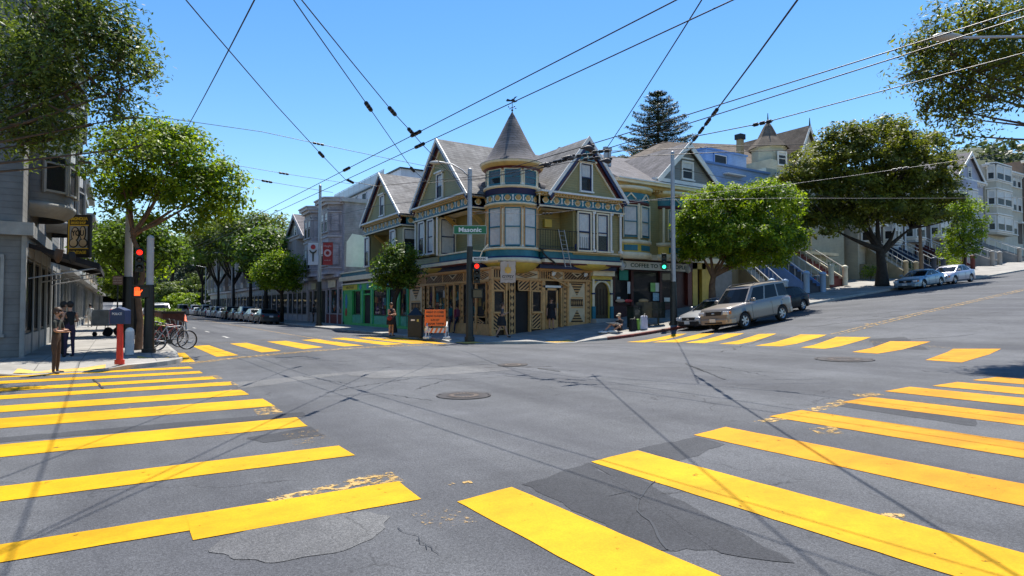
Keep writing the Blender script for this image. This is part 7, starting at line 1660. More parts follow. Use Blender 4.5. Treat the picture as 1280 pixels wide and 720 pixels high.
# bicycles
def bicycle(label, pos, rz, col):
    e = empty('bicycle', pos, label, 'bicycle', 'bicycles leaning at the left corner rack', rz); WLOC[e.name] = Vector((0, 0, 0)); r = .34; FR_ = mat('bike_frame_%d' % int(col[0] * 1000), col, .35)
    for x in (-.52, .52):
        m = MB(); m.tube([(x + r * math.cos(t), 0, r + r * math.sin(t)) for t in np.linspace(0, 2 * PI, 25)], .022, BLACKP, 6, cap=False); w_ = m.build('wheel', e)
        m = MB(); m.tube([(x + (r - .03) * math.cos(t), 0, r + (r - .03) * math.sin(t)) for t in np.linspace(0, 2 * PI, 25)], .01, STEEL, 5, cap=False)
        for k in range(12): t = 2 * PI * k / 12; m.tube([(x, 0, r), (x + (r - .03) * math.cos(t), 0, r + (r - .03) * math.sin(t))], .003, STEEL, 3, cap=False)
        m.build('rim', w_)
    m = MB(); A, B_, C_, D_, E_ = (-.52, 0, r), (-.08, 0, .3), (-.2, 0, .82), (.36, 0, .86), (.52, 0, r)
    for p, q in ((A, B_), (A, C_), (B_, C_), (C_, D_), (B_, D_), (D_, E_)): m.tube([p, q], .018, FR_, 6)
    m.build('frame', e); m = MB(); m.ball((-.22, 0, .93), .13, BLACKP, 8, 5, sc=(1, .5, .25)); m.tube([(-.2, 0, .8), (-.22, 0, .92)], .014, STEEL, 5); m.build('saddle', e)
    m = MB(); m.tube([(.36, 0, .86), (.34, 0, 1.0)], .014, STEEL, 5); m.tube([(.42, -.25, .98), (.36, -.2, 1.02), (.34, 0, 1.0), (.36, .2, 1.02), (.42, .25, .98)], .014, BLACKP, 6); m.build('handlebar', e)
    m = MB(); m.tube([(-.08, -.03, .3), (-.08, .03, .3)], .09, DARKST, 12); m.tube([(-.08, .06, .3), (.02, .06, .16)], .012, STEEL, 5); m.build('crank', e)
for px_, py_, rz, c_, lb in ((216, 437, R(80), (.4, .4, .42), 'silver bicycle nearest the kerb at the left corner rack'), (208, 434, R(86), (.3, .03, .03), 'red framed bicycle second from the kerb at the rack'), (202, 431, R(82), (.03, .03, .04), 'black bicycle third in the left corner rack'), (197, 428, R(95), (.05, .15, .3), 'blue bicycle farthest from the camera at the rack')):
    p = G(px_, py_, fn=sz); bicycle(lb, (p.x, p.y, p.z), rz - R(62), c_)

# ------------------------------------------------------------------ overhead wires
def ray_gap(c, p): return (c - p).length
def wire(label, pts, r=.014, ins=(), name='trolley_wire', group='overhead trolley wires', mt=WIREM):
    e = empty(name, pts[0], label, 'overhead wire', group); m = MB(); Q = []
    for a, b in zip(pts, pts[1:]):
        a, b = Vector(a), Vector(b); L_ = (b - a).length; n = max(1, int(L_ / 2.5))
        for k in range(n): t = k / n; p = a.lerp(b, t); p.z -= min(.0013 * L_ * L_, .25) * t * (1 - t); Q.append(p)
    Q.append(Vector(pts[-1])); m.tube(Q, r, mt, 6); m.build('cable', e, fixn=False)
    for p in ins:
        p = Vector(p); p = min((Q[k].lerp(Q[k + 1], j / 8) for k in range(len(Q) - 1) for j in range(9)), key=lambda c: (ray_gap(c, p))); i = min(range(len(Q)), key=lambda k: (Q[k] - p).length); d = (Q[min(i + 1, len(Q) - 1)] - Q[max(i - 1, 0)]).normalized()
        m = MB()
        for s_ in (-.16, 0, .16): m.tube([p + d * (s_ - .05), p + d * (s_ + .05)], [.045, .045], BLACKP, 8)
        m.tube([p - d * .25, p + d * .25], .018, BLACKP, 6); m.build('insulator', e)
    return e
Zw = 5.7
def ph(*pp): return [PH(x, y, Zw) for x, y in pp]
def ext(a, b, fa=0., fb=0.): return a + (a - b) * fa, b + (b - a) * fb
a, b = ph((765, 36), (310, 272)); q0, q1 = ext(a, b, .4, 3.); wire('left one of the two long trolley wires running down the shopping street', [q0, q1], .0095, ph((513, 165), (432, 208)))
a, b = ph((828, 36), (325, 272)); q0, q1 = ext(a, b, .4, 3.); wire('right one of the two long trolley wires, passing just over the weather vane', [q0, q1], .0095, ph((526, 178),))
wire('span wire from the upper left building to the lamp pole before the corner shop', [P3(20, 118, 19), P3(325, 163, 22), t1 - Vector((0, 0, .2))], .010, [P3(393, 173, 24)], 'span_wire')
wire('thin span wire left of centre ending on the trolley wires, higher of two', [P3(110, 184, 22), P3(284, 204, 24), P3(353, 216, 26), P3(437, 229, 29)], .009, [P3(353, 216, 26)], 'span_wire')
wire('thin span wire left of centre ending on the trolley wires, lower of two', [P3(110, 188, 20), P3(293, 218, 23), P3(332, 226, 24), P3(415, 240, 27)], .009, [P3(332, 226, 24)], 'span_wire')
a, b = ph((263, 36), (343, 130)); a2 = a + (a - b) * 1.2
wire('turning trolley wire descending from upper left towards the corner house', [a2, b] + ph((400, 192), (432, 225), (470, 232), (600, 219), (700, 200), (752, 188), (868, 184), (920, 181), (1010, 179)), .009, ph((400, 192), (437, 226), (700, 200), (728, 192), (752, 188)))
a, b = ph((393, 36), (459, 131)); wire('left of two turning wires crossing the middle of the sky', [a + (a - b) * 1.2, b] + ph((515, 211), (535, 228), (600, 222), (740, 197), (905, 189), (1000, 186)), .009, ph((459, 131), (515, 211), (740, 197)))
a, b = ph((408, 36), (489, 137)); wire('right of two turning wires crossing the middle of the sky', [a + (a - b) * 1.2, b] + ph((513, 163), (526, 178), (552, 205), (580, 235)), .009, ph((489, 137), (513, 163)))
wire('steep guy cable from the top edge down to the left street tree', [PH(290, 38, 6.2) + (PH(290, 38, 6.2) - P3(226, 166, 21)) * .4, P3(226, 166, 21), P3(160, 290, 21)], .011, (), 'guy_cable')
for k, (p0, p1, p2) in enumerate((((1132, 56), (858, 142.5), (640, 208)), ((1124, 69), (858, 154), (640, 220)), ((1160, 97), (955.6, 152), (765, 190)))):
    a, b, c = PH(*p0, 6.0), PH(*p1, 6.0), PH(*p2, 6.0); wire(('topmost', 'middle', 'lowest')[k] + ' of the three cables slanting across the right-hand sky', [a + (a - b) * .6, a, b, c], .011, [PH(*p1, 6.0)] if k == 2 else (), 'span_wire')
a, b = PH(969.5, 35.6, 6.2), PH(864, 180, 6.2); wire('heavy cable with a string of insulators dropping to the wire junction over the coffee house', [a + (a - b) * .7, b], .016, [PH(896, 137, 6.2), PH(888, 148, 6.2), PH(876, 163, 6.2), PH(869, 173, 6.2)], 'guy_cable')
a, b = PH(852, 36, 6.2), PH(757, 187.5, 6.2); wire('lone straight cable between the turret and the Norfolk pine', [a + (a - b) * .7, b], .011, (), 'guy_cable')
wire('pale low cable passing across the turret and over the big tree', [P3(590, 264, 28), P3(674, 268, 27), P3(860, 243, 24), P3(971, 232, 22), P3(1192, 201, 18), P3(1330, 178, 16)], .008, [P3(692, 265, 27), P3(1128, 211, 19)], 'span_wire', mt=mat('pale_cable', (.2, .2, .21), .5, var=0))
wire('level low cable crossing the round tree and big tree', [P3(587, 268, 29), P3(740, 250, 27), P3(979, 247, 23), P3(1330, 246, 19)], .007, (), 'span_wire', mt=mat('pale_cable', (.35, .35, .36)))
wire('cable falling from the junction to the pole by the coffee shop', [t2 - Vector((0, 0, .1)), PH(868, 184, Zw)], .012, (), 'span_wire')
wire('cable slung from the coffee shop pole uphill to the wooden pole', [t2 - Vector((0, 0, .8)), (xp_ - .4, 25.1, ZD(266, dp_))], .012, (), 'span_wire')
wire('cable from lamp pole to the hanging wires over the corner shop', [t1 - Vector((0, 0, .5)), PH(700, 200, Zw)], .011, (), 'span_wire')
wire('thin cable from the mauve house to the lamp pole before the corner shop', [P3(360, 280, 64), P3(470, 257, 38), t1 - Vector((0, 0, 1.1))], .013, (), 'span_wire')
# ================================================================== vehicles
CGL = mat('car_glass', (.006, .008, .010), .07, var=0, spec=.2); TYRE = mat('tyre_rubber', (.012, .012, .012), .8, var=.2); ALLOY = mat('alloy_rim', (.42, .42, .43), .3, metal=.8, var=.1)
PLAS = mat('black_plastic', (.015, .015, .016), .5, var=.2); HEADL = mat('headlamp_glass', (.55, .56, .58), .08, var=.1, spec=.8, coat=1.); TAILL = mat('tail_lamp_red', (.35, .01, .012), .15, var=0, coat=.5); AMBER = mat('indicator_amber', (.6, .16, .02), .2, var=0); CHROME = mat('chrome_trim', (.6, .6, .6), .15, metal=1., var=0); PLATE = mat('number_plate', (.6, .6, .58), .5, var=.05)
def carpaint(name, rgb, metal=.5, rough=.32):
    m = mat(name, rgb, rough, metal=metal, var=.05, scale=.6, coat=.3 if max(rgb) > .02 else .08, spec=.4 if max(rgb) > .02 else .1); return m
STY = {
 'suv': dict(L=4.89, W=1.94, H=1.97, wb=2.85, r=.385, gc=.34, hood=[(-2.44, .98), (-2.42, 1.16), (-1.6, 1.2), (0, 1.18), (1.0, 1.18), (1.2, 1.17), (2.2, 1.08), (2.38, .98), (2.44, .78)], gh=(-2.36, -2.18, .38, 1.12), roofdrop=.03),
 'sedan': dict(L=4.6, W=1.78, H=1.43, wb=2.7, r=.32, gc=.2, hood=[(-2.3, .72), (-2.26, .95), (-1.6, .98), (-1.0, .93), (.6, .92), (1.0, .90), (1.9, .76), (2.22, .62), (2.3, .5)], gh=(-1.72, -1.0, .18, 1.15), roofdrop=.05),
 'hatch': dict(L=4.15, W=1.75, H=1.45, wb=2.55, r=.315, gc=.2, hood=[(-2.07, .8), (-2.05, .95), (-1.6, .97), (-1.0, .94), (.6, .92), (.95, .90), (1.75, .78), (2.0, .62), (2.07, .5)], gh=(-2.0, -1.45, .1, 1.08), roofdrop=.06),
 'wagon': dict(L=4.6, W=1.82, H=1.66, wb=2.65, r=.345, gc=.24, hood=[(-2.3, .82), (-2.27, 1.02), (-1.6, 1.04), (-1.0, 1.02), (.6, 1.0), (1.0, 1.0), (1.95, .88), (2.22, .72), (2.3, .55)], gh=(-2.2, -1.85, .2, 1.15), roofdrop=.05),
 'van': dict(L=4.9, W=1.95, H=1.95, wb=3.0, r=.345, gc=.24, hood=[(-2.45, .9), (-2.43, 1.1), (-1.6, 1.1), (0, 1.08), (1.2, 1.05), (1.5, 1.02), (2.15, .88), (2.4, .7), (2.45, .55)], gh=(-2.4, -2.3, .75, 1.75), roofdrop=.04),
 'coupe': dict(L=4.25, W=1.76, H=1.33, wb=2.55, r=.32, gc=.18, hood=[(-2.12, .7), (-2.08, .9), (-1.5, .93), (-1.0, .9), (.5, .88), (.8, .86), (1.75, .72), (2.05, .58), (2.12, .46)], gh=(-1.6, -.85, -.05, .85), roofdrop=.06),
}
def car(label, style, paint, group=None, lower=None, name='parked_car', cat='car', bumper=None, detail=True, rails=False):
    s = STY[style]; L, W, H, wb, r, gc = s['L'], s['W'], s['H'], s['wb'], s['r'], s['gc']; e = empty(name, (0, 0, 0), label, cat, group); WLOC[e.name] = Vector((0, 0, 0))
    xw = (wb / 2 - .02, -wb / 2 - .02); ra = r * 1.17; bump = bumper or paint
    xs = sorted(set([round(-L / 2 + L * k / 56, 4) for k in range(57)] + [round(x + ra * math.cos(t), 4) for x in xw for t in np.linspace(0, PI, 15)]))
    zt = lambda x: interp(x, s['hood'])
    def hw(x): u = abs(2 * x / L); return W / 2 * (1 - .035 * u ** 2 - .16 * max(0, (u - .84) / .16) ** 2.2)
    def zb(x):
        z = gc + .10 * max(0, (abs(2 * x / L) - .9) / .1)
        for q in xw:
            if abs(x - q) < ra: z = max(z, r * .95 + math.sqrt(ra * ra - (x - q) ** 2))
        return z
    ring = []; n = 0; V = []; Fp = []; Fd = []; Fl = []
    for x in xs:
        w, b, t = hw(x), zb(x), zt(x); mid = gc + (t - gc) * .55; shy = [(0, b), (w * .86, b), (w * .95, b), (w * .985, max(b, gc + .1)), (w, max(b, mid - .12)), (w * 1.0, max(b, mid)), (w * .992, max(b, t - .14)), (w * .965, max(b, t - .05)), (w * .915, t), (w * .6, t + .025), (0, t + .035)]
        full = shy + [(-y, z) for y, z in shy[-2:0:-1]]; n = len(full); V += [(x, y, z) for y, z in full]
    for i in range(len(xs) - 1):
        for k in range(n):
            k2 = (k + 1) % n; f = (i * n + k, i * n + k2, (i + 1) * n + k2, (i + 1) * n + k)
            (Fd if k in (0, n - 1) else (Fl if k in (1, 2, n - 2, n - 3) else Fp)).append(f)
    m = MB(); m.add(V, Fp, paint, True); m.add(V, Fl, lower or paint, True); m.add(V, Fd, PLAS)
    m.add(V[:n], [tuple(range(n))], paint); m.add(V[-n:], [tuple(range(n))], paint)
    # pillars and roof
    xa, xb, xc, xd = s['gh']; cols = {'suv': [0, .03, .28, .31, .60, .63, .93, 1], 'wagon': [0, .05, .3, .335, .62, .655, .93, 1], 'hatch': [0, .16, .38, .415, .50, .52, .93, 1], 'sedan': [0, .1, .22, .24, .54, .575, .94, 1], 'van': [0, .04, .36, .39, .66, .69, .94, 1], 'coupe': [0, .14, .3, .32, .62, .63, .94, 1]}[style]
    glassc = {'hatch': (1, 3, 5), 'suv': (1, 3, 5), 'wagon': (1, 3, 5), 'sedan': (1, 3, 5), 'van': (1, 3, 5), 'coupe': (1, 3, 5)}[style]; rows = [0, .07, .88, 1]
    cols2 = sorted(set(cols)); nc = len(cols2); g = MB(); 
    def side(u, v, sg):
        x = (xa + (xd - xa) * u) * (1 - v) + (xb + (xc - xb) * u) * v; zb_ = zt(xa + (xd - xa) * u) - .01; zr = H - s['roofdrop'] * (2 * u - 1) ** 2 - .04 - (.05 if u in (0, 1) else 0) * 0
        y = hw(x) * (.915 * (1 - v) + .76 * v) * (1 - .02 * (v ** 2)); 
        if u in (0, 1): y *= .965
        return (x, sg * y, zb_ + (zr - zb_) * v)
    for sg in (1, -1):
        Vv = [side(u, v, sg) for u in cols2 for v in rows]; nr = 4
        for i in range(nc - 1):
            for j in range(3):
                f = (i * nr + j, i * nr + j + 1, (i + 1) * nr + j + 1, (i + 1) * nr + j)
                (g if (j == 1 and i in glassc) else m).add([Vv[q] for q in f], [(0, 1, 2, 3)], CGL if (j == 1 and i in glassc) else paint, False)
    for u, bow in ((1, .16), (0, -.10)):       # windscreen and rear window
        cc = [-1, -.93, -.5, 0, .5, .93, 1]; Vv = []
        for c_ in cc:
            for v in rows:
                p = side(u, v, 1); Vv.append((p[0] + bow * (1 - c_ * c_), p[1] * c_, p[2] + .012 * (1 - c_ * c_)))
        for i in range(6):
            for j in range(3):
                f = (i * 4 + j, i * 4 + j + 1, (i + 1) * 4 + j + 1, (i + 1) * 4 + j); gl = j == 1 and 0 < i < 5
                (g if gl else m).add([Vv[q] for q in f], [(0, 1, 2, 3)], CGL if gl else paint, True)
    Vr = []; cu = [0, .12, .35, .6, .85, 1]
    for u in cu:
        p = side(u, 1, 1); bw = .16 if u == 1 else (-.10 if u == 0 else 0)
        for c_ in (-1, -.92, -.5, 0, .5, .92, 1): Vr.append((p[0] + bw * (1 - c_ * c_), p[1] * c_, p[2] + .05 * (1 - abs(c_) ** 3) + (.012 if u in (0, 1) else 0) * 0))
    m.add(Vr, [(i * 7 + k, i * 7 + k + 1, (i + 1) * 7 + k + 1, (i + 1) * 7 + k) for i in range(5) for k in range(6)], paint, True)
    body = m.build('body', e); g.build('window', e)
    # wheels
    for x in xw:
        for sg in (1, -1):
            yo = sg * (W / 2 - .03); yi = sg * (W / 2 - .25); w_ = MB()
            prof = [(r * .62, yi), (r * .93, yi), (r, yi + sg * .04), (r, yo - sg * .05), (r * .95, yo - sg * .01), (r * .64, yo - sg * .015)]
            Vw = [(x + q * math.cos(t), y, r + q * math.sin(t)) for q, y in prof for t in np.linspace(0, 2 * PI, 25)[:-1]]
            w_.add(Vw, [(a * 24 + k, a * 24 + (k + 1) % 24, (a + 1) * 24 + (k + 1) % 24, (a + 1) * 24 + k) for a in range(5) for k in range(24)], TYRE, True); wo = w_.build('wheel', e)
            q = MB(); q.add([(x + r * .64 * math.cos(t), yo - sg * .02, r + r * .64 * math.sin(t)) for t in np.linspace(0, 2 * PI, 25)[:-1]] + [(x + r * .55 * math.cos(t), yo - sg * .05, r + r * .55 * math.sin(t)) for t in np.linspace(0, 2 * PI, 25)[:-1]], [(k, (k + 1) % 24, 24 + (k + 1) % 24, 24 + k) for k in range(24)], ALLOY, True)
            q.disc((x, yo - sg * .1, r), (0, sg, 0), r * .62, PLAS, 20)
            for k in range(6):
                t = 2 * PI * k / 6 + .3; c, s_ = math.cos(t), math.sin(t); wd = r * .11; q.add([(x + c * r * .1 - s_ * wd, yo - sg * .04, r + s_ * r * .1 + c * wd), (x + c * r * .58 - s_ * wd * .9, yo - sg * .045, r + s_ * r * .58 + c * wd * .9), (x + c * r * .58 + s_ * wd * .9, yo - sg * .045, r + s_ * r * .58 - c * wd * .9), (x + c * r * .1 + s_ * wd, yo - sg * .04, r + s_ * r * .1 - c * wd)], [(0, 1, 2, 3)], ALLOY)
            q.disc((x, yo - sg * .03, r), (0, sg, 0), r * .17, ALLOY, 12); q.build('rim', wo, fixn=False)
    # lamps, grille, bumpers, plates, mirrors, handles, seams
    zf = zt(L / 2 - .12); zr_ = zt(-L / 2 + .05)
    def blob(nm, c, d, mt, bev=.03): m = MB(); m.cbox(c, d, mt); o = m.build(nm, e, bevel=bev); return o
    hz = {'suv': .86, 'van': .72, 'wagon': .7}.get(style, .58)
    for sg in (1, -1):
        yy = sg * hw(L / 2 - .12) * .80
        blob('headlight', (L / 2 - .10, yy, hz), (.26, W * .15, .17), HEADL); blob('indicator', (L / 2 - .20, yy + sg * W * .085, hz), (.26, .07, .14), AMBER, .02)
        blob('tail_light', (-L / 2 + .09, sg * hw(-L / 2 + .1) * .86, {'suv': .95, 'van': 1.1, 'wagon': .95}.get(style, .76)), (.2, .16, .34 if style in ('suv', 'van', 'wagon') else .16), TAILL)
        xm = xd - .32; blob('mirror', (xm, sg * (hw(xm) + .08), zt(xm) + .1), (.13, .2, .15), paint, .03)
        for xh in ((xa + xd) / 2 + .12, (xa + xd) / 2 - .85) if style != 'coupe' else ((xa + xd) / 2 - .2,):
            blob('door_handle', (xh - .15, sg * (hw(xh) * .997), zt(xh) - .16), (.16, .035, .035), paint, .008)
    m = MB()
    for sg in (1, -1):
        for xx in ((xd - .28), (xa + xd) / 2 - .05, (xa + xd) / 2 - .95):
            if abs(xx - xw[1]) < ra * .8: continue
            y = sg * (hw(xx) + .0015); m.tube([(xx, y * .998, gc + .12), (xx, y * 1.0, gc + (zt(xx) - gc) * .5), (xx, y * .994, zt(xx) - .12)], .006, PLAS, 4, cap=False)
    m.build('door_seam', e)
    gx = L / 2 + .005
    blob('grille', (gx - .06, 0, hz), (.12, W * .46, .16 if style != 'suv' else .2), PLAS, .02); 
    m = MB(); m.cbox((gx + .005, 0, hz), (.02, .16, .08), CHROME); m.build('badge', e, bevel=.01)
    zbmp = gc + .19
    m = MB(); 
    for x0, sgx in ((L / 2, 1), (-L / 2, -1)):
        P = [(x0 - sgx * .38, W / 2 * .99), (x0 - sgx * .12, W / 2 * .93), (x0 + sgx * .05, W / 2 * .72), (x0 + sgx * .09, 0), (x0 + sgx * .05, -W / 2 * .72), (x0 - sgx * .12, -W / 2 * .93), (x0 - sgx * .38, -W / 2 * .99)]
        m = MB(); m.prism(P, gc + .02, gc + .26, bump, ax=2); m.build('bumper', e, bevel=.03)
        m = MB(); m.cbox((x0 + sgx * .1, 0, zbmp + (.02 if sgx > 0 else .32)), (.02, .34, .16), PLATE); m.build('number_plate', e)
    blob('air_intake', (L / 2 + .075, 0, gc + .09), (.05, W * .5, .07), PLAS, .01)
    if rails:
        for sg in (1, -1): m = MB(); y = sg * hw(0) * .72; m.tube([(xb + .2, y, H - .02), (xb + .35, y, H + .05), (xc - .35, y, H + .05), (xc - .15, y, H - .03)], .018, PLAS, 6); m.build('roof_rail', e)
        blob('running_board', (0, W / 2 - .06, gc + .04), (wb - .95, .16, .05), PLAS, .01); blob('running_board', (0, -W / 2 + .06, gc + .04), (wb - .95, .16, .05), PLAS, .01)
    return e
def place(e, x, y, heading, side_off=0.):
    """set a car on the road, tilted with it; heading is the direction of its nose in radians"""
    c, s_ = math.cos(heading), math.sin(heading); fx, fy = Vector((x + c * 1.3, y + s_ * 1.3, 0)), Vector((x - c * 1.3, y - s_ * 1.3, 0))
    fz, bz_ = gz(fx.x, fx.y), gz(fy.x, fy.y); lz, rz_ = gz(x - s_ * .7, y + c * .7), gz(x + s_ * .7, y - c * .7)
    X = Vector((c * 2.6, s_ * 2.6, fz - bz_)).normalized(); Y = Vector((-s_ * 1.4, c * 1.4, lz - rz_)).normalized(); Z = X.cross(Y).normalized(); Y = Z.cross(X)
    M = Matrix((X, Y, Z)).transposed().to_4x4(); M.translation = Vector((x, y, (fz + bz_) / 2 + .005)); e.matrix_world = M; e.location = M.translation; e.rotation_euler = M.to_euler()
P_SUV = carpaint('pewter_paint', (.24, .212, .185), .4); P_SIL = carpaint('silver_paint', (.33, .34, .35), .55); P_DK = carpaint('charcoal_paint', (.035, .038, .045), .5); P_BK = carpaint('black_car_paint', (.008, .010, .014), .2); P_WH = carpaint('white_car_paint', (.62, .62, .62), .0); P_BL = carpaint('pale_blue_paint_metallic', (.22, .30, .36), .5); P_GR = carpaint('grey_paint', (.13, .135, .14), .5); P_NV = carpaint('navy_car_paint', (.02, .03, .07), .4)
GOLDL = carpaint('champagne_bumper', (.34, .28, .22), .4)
xq = PY(930, 18.2)[0]
c_ = car('large pewter four-wheel-drive wagon heading down to the junction, nearest car', 'suv', P_SUV, name='suv', lower=GOLDL, bumper=GOLDL, rails=True); place(c_, xq + 1.6, 19.15, PI)
for k, (x, z) in enumerate(((-.6, 0),)):
    m = MB(); m.ball((.35, .38, 1.32), .11, mat('driver_shadow', (.1, .07, .05), .8), 10, 8, sc=(1, 1, 1.2)); 
c_ = car('silver grey sedan parked at the kerb behind the nearest four-wheel-drive', 'sedan', P_SIL, bumper=PLAS, lower=P_DK); place(c_, PY(848, 21.6)[0] + 3.1, 21.65, PI)
c_ = car('glossy black hatchback parked just uphill of the nearest four-wheel-drive', 'hatch', P_BK); place(c_, PY(1003, 20.9)[0] - 1.2, 21.7, PI)
c_ = car('pale blue low coupe parked uphill right of the big tree', 'coupe', P_BL); place(c_, PY(1155, 20.9)[0] + 1.3, 21.7, PI)
c_ = car('silver lavender sedan parked behind the pale blue coupe, farthest uphill', 'sedan', carpaint('lavender_silver_paint', (.34, .34, .40), .5)); place(c_, PY(1155, 20.9)[0] + 6.4, 21.8, PI)
c_ = car('grey sedan parked nose-in on the driveway between blue and red stairs', 'sedan', P_GR); place(c_, 44.85, 29.1, PI / 2); c_.location.z = sz(44.85, 27.5) + .05
# the kerbside row down the shopping street, one prototype of each kind then copies
RG = 'cars parked down the right side of the shopping street'; LG = 'cars parked down the left kerb'
proto = {}
def parked(style, paint, label, x, y, h, group):
    k = (style, paint.name)
    if k not in proto: c = car(label, style, paint, group); proto[k] = c
    else: c = copy_tree(proto[k]); c['label'] = label; c['group'] = group
    place(c, x, y, h); return c
row_ = [('sedan', P_DK, 'dark grey sedan at the near end of the right-hand parked row'), ('sedan', P_SIL, 'silver sedan second in the right-hand parked row'), ('wagon', P_SIL, 'silver crossover third in the right-hand parked row'), ('hatch', P_GR, 'grey hatchback fourth in the right-hand parked row'), ('wagon', P_BK, 'black crossover, largest dark car in the right-hand parked row'), ('sedan', P_WH, 'white sedan just beyond the black crossover'), ('wagon', P_SIL, 'silver crossover beyond the white sedan'), ('wagon', P_WH, 'white crossover eighth in the right-hand parked row'), ('sedan', P_NV, 'navy sedan ninth in the right-hand parked row'), ('van', P_SIL, 'tall silver van far down the right-hand parked row'), ('sedan', P_DK, 'dark sedan beyond the tall silver van'), ('hatch', P_WH, 'white hatchback twelfth in the right-hand row'), ('van', P_WH, 'white van near the far end of the right-hand row'), ('sedan', P_SIL, 'last silver sedan at the far end of the right-hand row')]
y = 62.6
for st_, pa, lb in row_: parked(st_, pa, lb, 11.85 + random.uniform(-.06, .06), y, PI / 2 + random.uniform(-.012, .012), RG); y += random.uniform(5.4, 5.9)
for st_, pa, lb, yv in (('van', P_WH, 'white van parked down the left kerb behind the signal pole', 62), ('sedan', P_SIL, 'silver sedan behind the white van at the left kerb', 70), ('wagon', P_DK, 'charcoal crossover farther along the left kerb', 77), ('sedan', P_WH, 'white sedan fourth along the left kerb', 84), ('hatch', P_GR, 'grey hatchback farthest along the left kerb', 92)): parked(st_, pa, lb, 2.95, yv, -PI / 2, LG)
parked('van', P_SIL, 'silver van driving away in the middle of the distant street', 9.2, 122, PI / 2, 'distant moving cars'); parked('sedan', P_DK, 'dark sedan coming towards the junction in the far distance', 5.6, 132, -PI / 2, 'distant moving cars')
# ================================================================== people
SKIN = mat('skin', (.42, .23, .15), .55, var=.08); SKIN2 = mat('skin_tanned', (.30, .16, .10), .55, var=.08); HAIRD = mat('dark_hair', (.012, .009, .007), .6, var=.3); HAIRB = mat('brown_hair', (.06, .032, .016), .6, var=.3); HAIRL = mat('fair_hair', (.25, .17, .08), .6, var=.3); SHOE = mat('dark_shoes', (.02, .018, .018), .6)
cloth = lambda n, c: mat('cloth_' + n, c, .85, var=.2, scale=6)
EYEW = mat('eye', (.02, .015, .012), .2, var=0); LIP = mat('lips', (.30, .10, .08), .5, var=0)
def person(label, pos, face, J, top, legs, hair=HAIRD, skin=SKIN, shoes=SHOE, sleeve=.5, leglen=1., skirt=False, beard=False, longhair=False, hat=None, scale=1., group=None, cat='person', detail=True, dress=None):
    """J: joint positions in metres, x forward, y left, z up; the body is one skin grown over this skeleton"""
    e = empty('person', pos, label, cat, group, face); WLOC[e.name] = Vector((0, 0, 0)); e.scale = (scale,) * 3
    V = []; E = []; Rd = []; part = []
    def v(p, r, tag_): V.append(tuple(p)); Rd.append(r); part.append(tag_); return len(V) - 1
    def chain(a, pts): 
        for p, r, t in pts: b = v(p, r, t); E.append((a, b)); a = b
        return a
    P = {k: Vector(q) for k, q in J.items()}
    root = v(P['pelvis'], .135, 'leg'); ch = chain(root, [(P['pelvis'].lerp(P['chest'], .45), .115, 'top'), (P['chest'], .135, 'top')]); nk = chain(ch, [(P['chest'].lerp(P['neck'], .75), .09, 'top'), (P['neck'], .052, 'skin')])
    hd = chain(nk, [(P['neck'].lerp(P['head'], .5), .055, 'skin'), (P['head'] - Vector((0, 0, .05)), .082, 'skin'), (P['head'] + Vector((0, 0, .05)), .088, 'skin')])
    for s_ in ('L', 'R'):
        sh, el, wr, ha = P['sh' + s_], P['el' + s_], P['wr' + s_], P['ha' + s_]
        t1 = 'top' if sleeve > .05 else 'skin'; t2 = 'top' if sleeve > .55 else 'skin'
        a = chain(ch, [(P['chest'].lerp(sh, .6) + Vector((0, 0, .03)), .075, 'top'), (sh, .062, t1), (sh.lerp(el, .5), .05, t1), (el, .042, t2 if sleeve > .5 else 'skin'), (el.lerp(wr, .5), .038, t2), (wr, .027, 'skin'), (wr.lerp(ha, .5), .034, 'skin')])
        if detail:
            d = (ha - wr).normalized(); up = Vector((0, 0, 1)) if abs(d.z) < .8 else Vector((1, 0, 0)); sd = d.cross(up).normalized(); nn_ = sd.cross(d)
            for k, (o_, l_) in enumerate(((-.030, .062), (-.010, .074), (.011, .070), (.031, .055))):
                b0 = wr.lerp(ha, .75) + sd * o_ + d * .01; chain(a, [(b0, .0095, 'skin'), (b0 + d * l_ * .55 - nn_ * .006, .0085, 'skin'), (b0 + d * l_ * .95 - nn_ * .022, .0075, 'skin')])
            b0 = wr.lerp(ha, .45) - sd * .04; chain(a, [(b0, .011, 'skin'), (b0 + d * .035 - sd * .018 - nn_ * .01, .009, 'skin')])
        else: chain(a, [(ha, .03, 'skin')])
        hp, kn, an, to = P['hp' + s_], P['kn' + s_], P['an' + s_], P['to' + s_]
        lt = 'leg' if leglen > .9 else 'skin'; lm = 'leg' if leglen > .4 else 'skin'
        chain(root, [(hp, .095, 'leg'), (hp.lerp(kn, .5), .078, lm), (kn, .056, lt if leglen > .6 else 'skin'), (kn.lerp(an, .35), .056, lt), (an, .038, lt), (an - Vector((0, 0, .035)) + (to - an) * .1, .042, 'shoe'), (an.lerp(to, .6) - Vector((0, 0, .02)), .04, 'shoe'), (to, .034, 'shoe')])
    me = bpy.data.meshes.new('body'); me.from_pydata(V, E, []); o = bpy.data.objects.new('body_tmp', me); COL.objects.link(o)
    sk = o.modifiers.new('skin', 'SKIN'); sk.use_smooth_shade = True; sk.branch_smoothing = .5
    for i, sv in enumerate(me.skin_vertices[0].data): sv.radius = (Rd[i] * (1.22 if part[i] == 'top' and i < 4 else 1), Rd[i] * (.86 if part[i] == 'top' and i < 4 else 1)); sv.use_root = (i == 0)
    ss = o.modifiers.new('sub', 'SUBSURF'); ss.levels = 1; ss.render_levels = 1
    bpy.context.view_layer.update(); dg = bpy.context.evaluated_depsgraph_get(); nm = bpy.data.meshes.new_from_object(o.evaluated_get(dg)); bpy.data.objects.remove(o)
    mts = {'skin': skin, 'top': top, 'leg': legs, 'shoe': shoes}; nm.materials.clear(); keys = list(mts)
